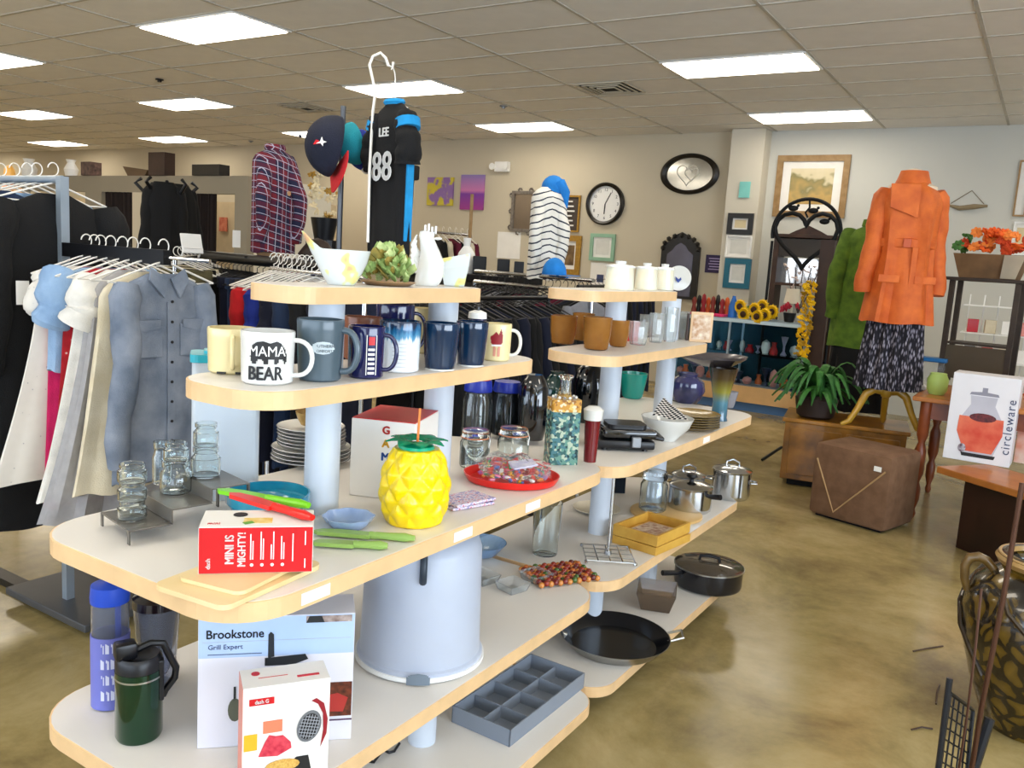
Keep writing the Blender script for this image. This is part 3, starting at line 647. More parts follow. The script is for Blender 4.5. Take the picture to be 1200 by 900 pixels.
def bag(cx, cy, z, sx, sy, sz, label, m=None):
    b_ = B(); ico(b_, (0, 0, 0), 1, 4)
    for v in b_.verts:
        p = v.co; nn = .12*math.sin(9*p.x+3*p.y)+.1*math.sin(11*p.y-5*p.z)+.08*math.sin(17*p.x-13*p.y)
        v.co = Vector((p.x*sx, p.y*sy, p.z*sz))*(1+nn)
    return ob('plastic_bag', b_, m or mat('thin_plastic_film', 'F6F8FA', .08, trans=.95, ior=1.05, var=0), smooth=True, loc=(cx, cy, z), label=label, cat='bag')
bag(tx, ty, h3+.04, rr*.75, rr*.6, .03, 'crumpled clear bag covering toys on the red tray')
ob('toy_pack', box(B(), (0, 0, 0), (.07, .05, .006), bev=.002), mat('lilac_pack', 'B9B6DC', .2, c2='E8E4F0', scale=40), loc=(tx+.035, ty+.0, h3+.052), rot=(.1, -.15, .9), label='flat lilac and white packet on top of the red tray', cat='packet')
# clamp jars, tall dark jars, mosaic bottle, red candle glass
def clampjar(c, r, H, label, lidm=None, m=GLASS, cat='jar', wire=True):
    e = empty('storage_jar', c, face(c)-.5, label, cat, 'glass storage jars behind the red tray')
    ob('jar_body', lathe(B(), vessel(H*.8, [(r*.9, 0), (r, .006), (r, H*.65), (r*.86, H*.74), (r*.86, H*.8)], .003), 32), m, e, smooth=True)
    ob('lid', lathe(B(), [(0, H*.81), (r*.92, H*.81), (r*.94, H*.86), (r*.85, H), (0, H)], 32), lidm or GLASS, e, smooth=True)
    if wire:
        ob('seal', lathe(B(), [(r*.8, H*.79), (r*.96, H*.79), (r*.96, H*.815), (r*.8, H*.815)], 32), mat('orange_seal', 'C47A50', .5), e)
        ob('wire_clasp', tube(B(), [(r*.98, 0, H*.9), (r*1.06, .004, H*.78), (r*1.04, 0, H*.55), (r*.98, 0, H*.7)], .0014, 6), STEEL, e)
    return e
c, r = foot(555, 551, 36, h3); clampjar(c, r, S(44, c), 'clear clamp-lid jar left of the pair behind the red tray')
c, r = foot(600, 545, 38, h3); clampjar(c, r, S(40, c), 'clear clamp-lid jar right of the pair behind the red tray')
BLUEP = mat('cobalt_plastic', '1C2F9C', .3)
c, r = foot(557, 518, 36, h3); clampjar(c, r, S(70, c), 'clear jar with cobalt blue lid and red top behind the clamp jars', BLUEP, wire=False)
o = ob('tin', lathe(B(), [(0, 0), (r*.8, 0), (r*.8, .03), (0, .03)], 24), REDM, loc=c+Vector((0, 0, S(70, c)+.001)), label='short red tin on top of the blue-lidded jar', cat='tin')
SMOKE = mat('smoked_glass', '2A3038', .05, trans=.75, var=0)
c, r = foot(591, 512, 36, h3); clampjar(c, r, S(62, c), 'smoky glass jar with cobalt lid beside the glossy black jar', BLUEP, m=SMOKE, wire=False)
GBLK = mat('glossy_black', '07090F', .06, coat=1)
c, r = foot(622, 518, 36, h3); H = S(76, c)
ob('canister', lathe(B(), [(0, 0), (r*.8, 0), (r, H*.2), (r*1.02, H*.5), (r*.95, H*.8), (r*.7, H*.93), (r*.5, H), (0, H)], 40), GBLK, smooth=True, loc=c, label='glossy black rounded canister left of the mosaic bottle', cat='canister')
for i, (xx, yb, w_, hh, n_) in enumerate(((649, 500, 34, 62, 'dark green glazed vase behind the mosaic bottle neck'), (687, 498, 40, 72, 'big black bulbous vase behind the far white post'))):
    c, r = foot(xx, yb, w_, .885); H = S(hh, c); ob('vase', lathe(B(), [(0, 0), (r*.6, 0), (r*.9, H*.3), (r, H*.6), (r*.8, H*.85), (r*.45, H*.95), (r*.5, H), (0, H)], 36), [mat('dark_green_glaze', '12302C', .1, coat=.6), GBLK][i], smooth=True, loc=c, label=n_, cat='vase')
def mosaic(nd, lk, tc):
    v = nd.new('ShaderNodeTexVoronoi'); v.inputs['Scale'].default_value = 120; lk.new(tc.outputs['Object'], v.inputs['Vector']); return sep(nd, lk, v.outputs['Color'])[0]
MOS = ramp_mat('teal_mosaic', mosaic, [(0, '2F5A58'), (.25, '5E8A7C'), (.45, '16343A'), (.6, 'A9B8A2'), (.8, '3F6E76')], .25)
MOSO = ramp_mat('ochre_mosaic', mosaic, [(0, 'C08A30'), (.4, 'E0B45A'), (.6, '8C5A20'), (.8, 'D8C8A0')], .25)
c, r = foot(656, 546, 36, h3); s_ = S(1, c); e = empty('mosaic_bottle', c, face(c)+.3, 'square bottle covered in teal and ochre mosaic chips with clear glass neck', 'bottle')
q = r*.98
ob('body', prism(B(), rrect(-q, q, -q*.8, q*.8, .006, 3), 0, 62*s_), MOS, e); ob('shoulder', prism(B(), rrect(-q, q, -q*.8, q*.8, .006, 3), 62*s_, 76*s_), MOSO, e)
for i in range(14):
    a = 2*PI*i/14; ob('pebble', ico_bm if False else (lambda b_: (ico(b_, (0, 0, 0), .0045, 1), b_)[1])(B()), WHITEP if i % 2 else GREYM, e, loc=(q*.8*math.cos(a), q*.65*math.sin(a), 78*s_), smooth=True)
ob('neck', lathe(B(), [(q*.55, 76*s_), (q*.4, 84*s_), (q*.36, 98*s_), (q*.5, 101*s_), (q*.5, 103*s_), (q*.3, 103*s_), (q*.28, 80*s_)], 24), GLASS, e, smooth=True)
c, r = foot(685, 543, 20, h3); c.x += .012; c.y += .01; s_ = S(1, c); e = empty('candle_glass', c, face(c), 'tall dark red candle glass with white top right of the mosaic bottle', 'candle')
ob('glass_body', lathe(B(), [(0, 0), (r*.75, 0), (r*.95, 50*s_), (0, 50*s_)], 24), mat('dark_red_glass', '6A0E18', .12, coat=.5), e, smooth=True); ob('white_top', lathe(B(), [(0, 50*s_), (r*1.1, 50*s_), (r*1.2, 62*s_), (r*.6, 66*s_), (0, 66*s_)], 24), CERAM, e, smooth=True)
# ---------------------------------------------------------------- near low shelf (h .48)
h4 = H1[3]
CLEARB = mat('tinted_clear_plastic', 'D5DAE8', .08, trans=.92, ior=1.2, var=0)
c, r = foot(130, 834, 41, h4); s_ = S(1, c); e = empty('water_bottle', c, face(c), 'tall clear infuser bottle with blue cap and periwinkle sleeve', 'bottle')
c = Vector(c)
LAV = mat('periwinkle_silicone', '6E73C0', .5); COB = mat('cobalt_cap', '1F46B4', .35)
ob('bottle_body', lathe(B(), vessel(130*s_, [(r*.92, 0), (r, .004), (r, 130*s_)], .002), 36), CLEARB, e, smooth=True)
ob('sleeve', lathe(B(), [(r*.99, .002), (r*1.05, .003), (r*1.05, 88*s_), (r*.99, 88*s_)], 36), LAV, e, smooth=True)
lg = B()
for j in range(4):
    for k in range(5):
        strips(lg, [(-.02+.01*k+(.004 if (j+k) % 2 else 0), (14+19*j)*s_), (-.013+.01*k, (14+19*j)*s_), (-.014+.01*k, (24+19*j)*s_), (-.019+.01*k, (26+19*j)*s_)], r*1.05, n=3)
ob('cutout', lg, mat('pale_cutout', 'D5D8F0', .3), e)
ob('cap', lathe(B(), [(0, 126*s_), (r*1.04, 126*s_), (r*1.06, 132*s_), (r*1.0, 146*s_), (r*.6, 150*s_), (0, 150*s_)], 36), COB, e, smooth=True)
ob('infuser_stick', box(B(), (r*.4, -.002, 104*s_), (.012, .01, 50*s_), bev=.002), COB, e)
ob('spout', lathe(B(), [(0, 150*s_), (.01, 150*s_), (.008, 157*s_), (0, 157*s_)], 16), COB, e)
DGRN = mat('dark_green_metal', '0B3A22', .18, metal=.7, coat=.6, var=.15, scale=4)
c, r = foot(163, 875, 53, h4); s_ = S(1, c); e = empty('flask', c, face(c), 'squat dark green insulated flask with black flip lid and handle loop', 'flask')
ob('flask_body', lathe(B(), [(0, 0), (r*.93, 0), (r, 4*s_), (r, 84*s_), (0, 84*s_)], 40), DGRN, e, smooth=True); ob('steel_ring', lathe(B(), [(r*.9, 75*s_), (r*1.015, 75*s_), (r*1.015, 77*s_), (r*.9, 77*s_)], 40), STEEL, e)
ob('lid', lathe(B(), [(0, 84*s_), (r*.98, 84*s_), (r*.98, 96*s_), (r*.85, 101*s_), (r*.5, 97*s_), (0, 97*s_)], 36), BLACKP, e, smooth=True)
ob('spout_cap', box(B(), (-r*.55, -.004, 108*s_), (24*s_, 20*s_, 20*s_), .2, bev=4*s_), BLACKP, e, smooth=True)
ob('carry_loop', tube(B(), [(-.1*r, 0, 106*s_), (.5*r, 0, 112*s_), (1.0*r, 0, 110*s_), (1.25*r, 0, 95*s_), (1.55*r, 0, 78*s_), (1.5*r, 0, 66*s_), (1.1*r, 0, 52*s_), (r*.98, 0, 45*s_)], 4.2*s_, 8), BLACKP, e, smooth=True)
ob('side_clip', box(B(), (r*.86, -r*.3, 70*s_), (9*s_, 12*s_, 50*s_), bev=2*s_), BLACKP, e)
c, r = foot(184, 812, 42, h4); s_ = S(1, c); e = empty('travel_tumbler', c, face(c), 'clear double-wall tumbler with black lid behind the green flask', 'tumbler')
ob('tumbler_body', lathe(B(), vessel(98*s_, [(r*.85, 0), (r*.95, 6*s_), (r*1.25, 98*s_)], .0025), 36), CLEARB, e, smooth=True); ob('inner_cup', lathe(B(), vessel(80*s_, [(r*.6, 0), (r*.7, .01), (r*1.05, 80*s_)], .0015), 32, (0, 0, 16*s_)), CLEARB, e, smooth=True)
ob('lid', lathe(B(), [(0, 98*s_), (r*1.3, 98*s_), (r*1.28, 108*s_), (r*.9, 112*s_), (r*.5, 108*s_), (0, 108*s_)], 36), mat('black_cherry_lid', '1C1216', .15, coat=.5), e, smooth=True)
# grill box
pa, pb2 = P(231, 878, h4), P(411, 866, h4); u = Vector((pb2.x-pa.x, pb2.y-pa.y, 0)); Lb = u.length; rz = math.atan2(u.y, u.x); Hb = .28; Db = .10
e = empty('appliance_box', (pa.x, pa.y, h4+.0006), rz, 'large white carton reading Brookstone with a grill pictured, on the low shelf', 'box')
WCARD = mat('white_card', 'E8E4DE', .5)
ob('carton', box(B(), (Lb/2, Db/2, Hb/2), (Lb, Db, Hb), bev=.001), mat('lilac_white_card', 'D9D8E2', .45, var=.02), e)
ob('sky_band', box(B(), (Lb/2, -.0003, Hb*.845), (Lb-.002, .001, Hb*.30)), mat('pale_blue_print', 'A9BFE0', .45), e)
f_ = -.0012
TXT('Brookstone', .026, INK, e, (Lb*.23, f_, Hb*.87), bold=.0003, name='lettering', sx=.9); TXT('Grill Expert', .014, mat('navy_ink', '3A4468', .5), e, (Lb*.17, f_, Hb*.775), name='lettering', sx=1.0)
ob('fine_print', box(B(), (Lb*.23, f_, Hb*.72), (Lb*.34, .0006, .0015)), mat('navy_ink', '3A4468', .5), e); ob('rule_line', box(B(), (Lb/2, f_, Hb*.815), (Lb*.95, .0005, .0008)), mat('grey_print', 'A9ADB5', .5), e)
def flat(bm, pts, y, t=.0006): 
    a_ = [bm.verts.new((x, y, z)) for x, z in pts]; b2 = [bm.verts.new((x, y-t, z)) for x, z in pts]; bm.faces.new(a_); bm.faces.new(b2)
    for i in range(len(pts)): bm.faces.new((a_[i], a_[(i+1) % len(pts)], b2[(i+1) % len(pts)], b2[i]))
    return bm
gp = B(); flat(gp, [(Lb*x, Hb*z) for x, z in ((.42, .68), (.68, .70), (.7, .66), (.6, .62), (.42, .62))], f_); flat(gp, [(Lb*x, Hb*z) for x, z in ((.44, .68), (.44, .86), (.455, .88), (.475, .86), (.48, .69))], f_)
ob('grill_picture', gp, mat('black_print', '22262A', .4), e); gp = B(); flat(gp, [(Lb*x, Hb*z) for x, z in ((.225, .36), (.225, .47), (.24, .47), (.24, .37))], f_)
ob('grill_picture', gp, mat('black_print', '22262A', .4), e); ob('grill_picture', flat(B(), [(Lb*(.235+.045*math.cos(a*PI/8)), Hb*(.29+.09*math.sin(a*PI/8))) for a in range(16)], f_), mat('olive_print', '55584A', .4), e)
ob('food_picture', box(B(), (Lb*.895, f_, Hb*.33), (Lb*.2, .0006, Hb*.27)), mat('meat_print', '7A3A26', .4, c2='2E1A14', scale=70), e); ob('food_picture', flat(B(), [(Lb*x, Hb*z) for x, z in ((.8, .24), (.8, .36), (.9, .38), (.97, .34), (.94, .23))], f_-.0006), mat('rare_meat_print', 'A8322E', .4), e)
ob('food_picture', box(B(), (Lb*.9, f_-.0004, Hb*.165), (Lb*.2, .0006, .003)), mat('dark_plum_print', '4A2A4A', .4), e)
ob('grill_top_picture', box(B(), (Lb*.83, f_, Hb*.965), (Lb*.3, .0006, Hb*.05)), mat('flap_brown_print', '4A2622', .4, c2='C8B8B0', scale=40), e)
ob('grill_top_picture', flat(B(), [(Lb*x, Hb*z) for x, z in ((.68, .94), (.7, .99), (.78, .99), (.8, .94))], f_-.0006), mat('black_print', '22262A', .4), e)
# waffle box
pa, pb2 = P(283, 905, h4), P(386, 893, h4); pa = P(283, 928, h4); u = Vector((pb2.x-pa.x, pb2.y-pa.y, 0)); Lb = S(100, pa); rz = math.atan2(u.y, u.x); Hb = S(128, pa); Db = .075
e = empty('appliance_box', (pa.x, pa.y, h4+.0006), rz+.04, 'white carton picturing an open waffle maker and strawberries, nearest on the low shelf', 'box'); e.rotation_euler.z = face(pa)+.10
ob('carton', box(B(), (Lb/2, Db/2, Hb/2), (Lb, Db, Hb), bev=.001), WCARD, e)
ob('side_stripe', box(B(), (-.0003, Db/2, Hb/2), (.001, Db-.002, Hb-.002)), mat('coral_card', 'D88A78', .5), e)
ob('badge', box(B(), (Lb*.21, f_, Hb*.86), (Lb*.28, .0008, Hb*.065)), REDM, e); TXT('dash G', .010, WINK, e, (Lb*.21, f_-.0012, Hb*.86), bold=.00015, sx=.9)
ob('badge', box(B(), (Lb*.76, Db*.3, Hb+.0005), (Lb*.26, .007, .0008)), REDM, e); ob('logo', lathe(B(), [(0, 0), (.008, 0), (.008, .0008), (0, .0008)], 14, (Lb*.17, Db*.7, Hb+.0002)), REDM, e)
ob('fine_print', box(B(), (Lb*.36, Db*.45, Hb+.0005), (Lb*.34, .0015, .0006)), REDM, e)
wm = B(); lathe(wm, [(0, 0), (.028, 0), (.028, .0012), (0, .0012)], 28, M=Matrix.Translation((Lb*.76, f_, Hb*.55)) @ Matrix.Rotation(.25, 4, 'Y') @ Matrix.Rotation(PI/2, 4, 'X') @ Matrix.Diagonal((.8, 1.15, 1, 1)))
ob('waffle_plate_picture', wm, mat('grey_print_dark', '6A6C70', .4), e)
wi = B(); lathe(wi, [(0, 0), (.023, 0), (.023, .0008), (0, .0008)], 28, M=Matrix.Translation((Lb*.76, f_-.0011, Hb*.55)) @ Matrix.Rotation(.25, 4, 'Y') @ Matrix.Rotation(PI/2, 4, 'X') @ Matrix.Diagonal((.8, 1.15, 1, 1))); ob('waffle_plate_picture', wi, INK, e)
gl_ = B()
for i in range(-3, 4):
    M_ = Matrix.Translation((Lb*.76, f_-.0024, Hb*.55)) @ Matrix.Rotation(.25, 4, 'Y'); hh = .025*math.sqrt(max(0, 1-(i/3.6)**2))
    box(gl_, (i*.0055, 0, 0), (.0009, .0006, 2*hh), M=M_); box(gl_, (0, 0, i*.0065), (1.5*hh, .0006, .0009), M=M_)
ob('waffle_grid_picture', gl_, mat('grey_print', 'A9ADB5', .5), e)
ob('waffle_maker_picture', flat(B(), [(Lb*x, Hb*z) for x, z in ((.78, .80), (.84, .82), (.93, .76), (.98, .6), (.97, .45), (.9, .32), (.93, .5), (.92, .66), (.86, .76))], f_), mat('deep_red_print', '8E1622', .5), e)
ob('waffle_base_picture', flat(B(), [(Lb*x, Hb*z) for x, z in ((.2, .1), (.22, .2), (.5, .18), (.62, .26), (.76, .26), (.8, .1), (.7, .02), (.3, .02))], f_), INK, e)
ob('waffle_picture', flat(B(), [(Lb*(.46+.2*math.cos(a*PI/8)), Hb*(.2+.06*math.sin(a*PI/8))) for a in range(16)], f_-.0008), mat('waffle_print', 'D8B060', .5, c2='B88838', scale=300), e)
ob('strawberry_picture', flat(B(), [(Lb*x, Hb*z) for x, z in ((.18, .32), (.25, .45), (.3, .52), (.38, .5), (.46, .5), (.55, .42), (.56, .36), (.4, .3))], f_), mat('strawberry_print', 'B01E38', .4, c2='D84A58', scale=90), e)
ob('drink_picture', box(B(), (Lb*.34, f_, Hb*.6), (Lb*.22, .0006, Hb*.12)), mat('coral_print', 'E07A5A', .4), e); ob('juice_picture', box(B(), (Lb*.09, f_, Hb*.47), (Lb*.15, .0006, Hb*.16)), mat('juice_print', 'E8A82A', .4), e)
# cake carrier
c, r = foot(490, 797, 128, h4); s_ = S(1, c); R_ = S(75, c); H = S(165, c)
c.x -= 0; e = empty('cake_carrier', c, face(c), 'big frosted round cake carrier with grey clasp under the shelf', 'cake carrier')
FR2 = mat('frosted_carrier_plastic', 'C5CEE0', .3, trans=.25, var=.03)
ob('base_plate', lathe(B(), [(0, 0), (R_*.93, 0), (R_, .008), (R_, .018), (0, .018)], 56), WHITEP, e, smooth=True)
ob('dome', lathe(B(), [(R_*.97, .018), (R_*.97, .026), (R_*.93, .03), (R_*.88, H*.82), (R_*.82, H*.9), (R_*.66, H*.95), (0, H*.97)], 56), FR2, e, smooth=True)
ob('clasp', strips(B(), [(-.028, .004), (.028, .004), (.028, .022), (.02, .03), (0, .034), (-.02, .03), (-.028, .022)], R_+.002, n=14), mat('grey_clasp_plastic', '6E7A86', .4), e)
ob('strap', tube(B(), [(.0, -R_*.90, H*.70), (.0, -R_*.95, H*.73), (.0, -R_*.95, H*.8), (0, -R_*.9, H*.86), (0, -R_*.80, H*.9)], .009, 10), mat('dark_slate_plastic', '2A3440', .4), e, smooth=True)
# blue glass bowl, drinking glass, small square dishes, bead trivet
BGL = mat('pale_blue_glass', 'A9CCF0', .06, trans=.7, ior=1.4, var=0)
c, r = foot(562, 660, 50, h4); ob('glass_bowl', lathe(B(), vessel(.05, [(r*.5, 0), (r*.8, .01), (r*1.25, .05)], .004), 40), BGL, smooth=True, loc=c, label='pale blue glass bowl behind the cake carrier', cat='bowl')
c, r = foot(638, 653, 27, h4); H = S(62, c); glassy(c, r*1.3, H, 'clear drinking glass standing behind the bead trivet')
for i, (xx, yy, lab, a) in enumerate(((600, 692, 'clear square dish nearest, in front of the bead trivet', .7), (572, 684, 'clear square dish beside the cake carrier', .75), (628, 680, 'clear square dish half behind the front one, touching the bead trivet', .7))):
    c = P(xx, yy, h4); b_ = B(); q = .042
    lathe(b_, vessel(.028, [(q, 0), (q*1.1, .003), (q*1.38, .028)], .003), 4); bmesh.ops.rotate(b_, cent=(0, 0, 0), matrix=Matrix.Rotation(PI/4, 3, 'Z'), verts=b_.verts)
    ob('square_dish', b_, PLAST, loc=(c.x-.02*(i == 1), c.y, h4+.0006+.0*i), rz=a+.6, label=lab, cat='dish', group='clear square dishes')
c = P(655, 676, h4); e = empty('bead_trivet', (c.x+.0, c.y+.0, h4+.0006), 1.02, 'trivet of dark red, amber and green wooden beads at the shelf corner', 'trivet')
bm_ = [mat('bead_%s' % k, k, .25, coat=.4) for k in ('6E1A14', 'C8803A', '8A2A1A', '3E5A22', 'B8622A', '551210')]
bead = None
for i in range(13):
    for j in range(9):
        if bead is None: o = ob('bead', (lambda b_: (ico(b_, (0, 0, 0), .0102, 2), b_)[1])(B()), bm_[0], e, smooth=True); bead = o
        else: o = bead.copy(); COL.objects.link(o); o.parent = e
        o.location = ((i-6)*.0172*1.0, (j-4)*.0178, .010+.004*((i+j) % 2)); o.material_slots[0].link = 'OBJECT'; o.material_slots[0].material = bm_[1] if (i % 2 == 0 and j % 2 == 0) else bm_[random.choice((0, 0, 2, 2, 3, 4, 5))]
# ---------------------------------------------------------------- near bottom deck
h5 = H1[4]; a_, b_, d_ = P(597, 876, h5), P(684, 806, h5), P(545, 838, h5)
u = Vector((b_.x-a_.x, b_.y-a_.y, 0)); v_ = Vector((d_.x-a_.x, d_.y-a_.y, 0)); L = u.length; Wd = v_.length
e = empty('drawer_organizer', (a_.x, a_.y, h5+.0006), math.atan2(u.y, u.x), 'grey plastic organizer tray with eight compartments on the bottom deck', 'organizer'); OG = mat('slate_grey_plastic', '7C8490', .45, var=.03)
Ht = .052
t_ = B()
for (x0, x1, y0, y1) in ((0, L, 0, .004), (0, L, Wd-.004, Wd), (0, .004, 0, Wd), (L-.004, L, 0, Wd)): box(t_, ((x0+x1)/2, (y0+y1)/2, Ht/2), (x1-x0, y1-y0, Ht))
box(t_, (L/2, Wd/2, .002), (L-.006, Wd-.006, .004)); ob('tray_shell', t_, OG, e)
for i in range(1, 4): ob('divider', box(B(), (L*i/4, Wd/2, Ht*.42), (.003, Wd-.01, Ht*.78)), OG, e)
ob('divider', box(B(), (L/2, Wd*.52, Ht*.42), (L-.01, .003, Ht*.76)), OG, e)
pts = [P(432+6*i, 892-3*i+4*math.sin(i*1.7), h5+.006) for i in range(7)]
ob('power_cord', tube(B(), pts, .004, 8), BLACKP, smooth=True, label='short black cord lying on the bottom deck under the low shelf edge', cat='cord')
# ================================================================ FAR GONDOLA GOODS
g1, g2, g3, g4, g5 = H2
GG = 'goods on the far gondola'
# top shelf: cream canisters, bird plate
def tp(x, X=-1.35): p = PX(x, 330, X); return Vector((p.x, p.y, g1+.0006))
CAN = mat('cream_canister', 'E6DCBE', .25, coat=.3, c2='DDE2D2', scale=20)
for x, w_, hh, lab in ((726, 35, 33, 'largest cream lidded canister, left on the far top shelf'), (757, 27, 31, 'cream lidded canister second from the left on the far top shelf'), (778, 24, 30, 'cream lidded canister beside the upright bird plate')):
    c = tp(x); r = S(w_/2, c); H = S(hh-1, c); e = empty('canister', c, face(c), lab, 'canister', 'cream canisters on the far top shelf')
    ob('canister_body', lathe(B(), [(0, 0), (r, 0), (r*.97, H*.1), (r*.9, H*.8), (0, H*.8)], 32), CAN, e, smooth=True)
    ob('lid', lathe(B(), [(0, H*.8), (r*1.0, H*.8), (r*1.0, H*.86), (r*.85, H*.9), (r*.35, H*.92), (r*.38, H*1.03), (0, H*1.05)], 32), CERAM, e, smooth=True)
c = tp(795, -1.33); r = S(14.5, c)
e = empty('upright_plate', c, face(c), 'white plate with a small blue bird standing upright behind the cream canisters', 'plate')
ob('plate_body', lathe(B(), [(0, 0), (r*.6, 0), (r, .006), (r, .009), (r*.6, .004), (0, .004)], 36, M=Matrix.Translation((0, 0, r)) @ Matrix.Rotation(PI/2+.12, 4, 'X')), CERAM, e, smooth=True)
ob('bird_motif', flat(B(), [(x*.03, r*.6+z*.03) for x, z in ((0, 0), (.4, .5), (.3, .8), (0, .5), (-.5, .9), (-.3, .3))], -.008), mat('blue_bird_print', '26408C', .4), e)
# second shelf: amber glasses, clear mugs and cut glass
AMB = mat('amber_glass', 'C89048', .1, trans=.55, ior=1.3, c2='A87030', scale=10)
for x, yb, w_, hh, lab in ((659, 404, 32, 35, 'leftmost amber drinking glass on the far second shelf'), (682, 400, 26, 34, 'amber drinking glass hidden between two others'), (698, 411, 34, 40, 'nearest and largest amber drinking glass at the corner'), (723, 407, 26, 33, 'amber drinking glass right of the nearest one')):
    c, r = foot(x, yb, w_*.82, g2); H = S(hh-2, c); R_ = S(w_/2, c)
    o = ob('drinking_glass', lathe(B(), vessel(H, [(r*.85, 0), (r, .004), (R_*.96, H*.45), (R_, H)], .004), 32), AMB, smooth=True, loc=c, rz=face(c), label=lab, cat='glass', group='amber glasses on the far second shelf')
CUT = mat('cut_glass', 'F2F6F6', .04, trans=.85, ior=1.4, var=0)
def cut(x, yb, w_, hh, lab, name='cut_glass_cup', X=0):
    c, r = foot(x, yb, w_, g2); c.x += X; H = S(hh, c); b_ = B(); n = 20
    rings = []
    for rr, z in vessel(H, [(r*.8, 0), (r*.86, .004), (r, H*.3), (r*1.0, H*.8), (r*1.03, H)], .004):
        if rr < 1e-6: rings.append([b_.verts.new((0, 0, z))]); continue
        rings.append([b_.verts.new(((rr*(1+.035*(i % 2)))*math.cos(2*PI*i/n), (rr*(1+.035*(i % 2)))*math.sin(2*PI*i/n), z)) for i in range(n)])
    for a_, q_ in zip(rings, rings[1:]):
        for i in range(n):
            j = (i+1) % n
            if len(a_) == 1: b_.faces.new((a_[0], q_[i], q_[j]))
            elif len(q_) == 1: b_.faces.new((a_[i], a_[j], q_[0]))
            else: b_.faces.new((a_[i], a_[j], q_[j], q_[i]))
    return ob(name, b_, CUT, loc=c, rz=face(c), label=lab, cat='glass', group='clear pressed glass on the far second shelf')
cut(747, 405, 22, 27, 'short clear pressed-glass cup right of the amber glasses'); cut(768, 402, 18, 34, 'tall clear pressed-glass tumbler mid far second shelf'); cut(758, 394, 20, 24, 'clear pressed-glass cup at the back of the far second shelf')
cut(784, 401, 16, 40, 'tallest clear cut-glass vase on the far second shelf'); cut(798, 398, 15, 32, 'clear cut-glass cup beside the dog picture')
c = P(742, 400, g2); ob('mug', lathe(B(), vessel(.06, [(.025, 0), (.03, .005), (.032, .06)], .003), 28), CREAMC, smooth=True, loc=(c.x-.05, c.y-.02, g2+.0006), label='small cream cup among the clear glasses', cat='cup')
for x, X, lab in ((701, -1.41, 'red tin behind the amber glasses, left one'), (742, -1.41, 'red tin behind the cut glass, right one')):
    p = PX(x, 372, X); H = .078
    ob('tin', lathe(B(), [(0, 0), (.028, 0), (.028, H*.8), (.03, H*.8), (.03, H), (0, H)], 24), REDM, smooth=True, loc=(p.x, p.y, g2+.0006), label=lab, cat='tin', group='red tins on the far second shelf')
c, r = foot(795, 391, 8, g2); ob('bottle', lathe(B(), [(0, 0), (.012, 0), (.012, .05), (.006, .065), (.008, .085), (0, .088)], 20), BLACKP, smooth=True, loc=(c.x-.05, c.y+.02, g2+.0006), label='slim bottle with round black stopper behind the cut-glass vase', cat='bottle')
c = P(820, 401, g2); e = empty('photo_frame', (c.x, c.y, g2+.0006), face(c)+.2, 'little dog picture plaque at the right end of the far second shelf', 'picture'); w_ = S(26, c); hh = S(35, c)
ob('frame', box(B(), (0, 0, hh/2), (w_, .012, hh), bev=.002), mat('cream_frame', 'D6B48C', .5), e); ob('picture', box(B(), (0, -.0065, hh/2), (w_*.8, .001, hh*.82)), mat('dog_print', 'E8DCC8', .5, c2='B07848', scale=45), e)
ob('stand', box(B(), (-w_*.6, .005, hh*.48), (.008, .02, hh*.9)), mat('dark_brown_wood', '3A241A', .5, c2='2A1810'), e)
# third shelf
c = P(728, 527, g3); s_ = S3(c); e = empty('waffle_iron', (c.x-.02, c.y+.04, g3+.0006), face(c)+.25, 'black electric waffle iron beside the red candle glass', 'appliance')
wb = B(); box(wb, (0, 0, .022), (.20, .15, .03), bev=.008); ob('lower_shell', wb, BLACKP, e, smooth=True)
wb = B(); box(wb, (0.012, .002, .058), (.185, .145, .03), bev=.01); ob('upper_shell', wb, GBLK, e, smooth=True)
ob('top_plate', prism(B(), rrect(-.06, .075, -.05, .055, .02, 5), .073, .086), BLACKP, e); ob('front_latch', box(B(), (.03, -.082, .035), (.03, .02, .035), bev=.003), GREYM, e)
ob('handle', tube(B(), [(.09, -.06, .05), (.125, -.06, .045), (.13, .05, .045), (.09, .05, .05)], .008, 8), BLACKP, e, smooth=True); ob('hinge', box(B(), (-.1, .0, .05), (.02, .09, .022), bev=.003), STEEL, e)
for x in (-.07, .07):
    for y in (-.05, .05): ob('foot', lathe(B(), [(0, 0), (.01, 0), (.008, .009), (0, .009)], 10, (x, y, 0)), BLACKP, e)
c, r = foot(779, 520, 26, g3); R_ = S(31, c); ob('bowl', lathe(B(), vessel(.085, [(r*.9, 0), (r, .006), (R_*.85, .05), (R_, .085)], .004), 44), CERAM, smooth=True, loc=c+Vector((-.01, .03, 0)), label='white flared bowl holding the checkered napkin', cat='bowl')
bc = c+Vector((-.01, .03, 0))
def chk(nd, lk, tc):
    k = nd.new('ShaderNodeTexChecker'); k.inputs['Scale'].default_value = 70; k.inputs[1].default_value = (0, 0, 0, 1); k.inputs[2].default_value = (1, 1, 1, 1); lk.new(tc.outputs['UV'], k.inputs['Vector']); return k.outputs['Fac']
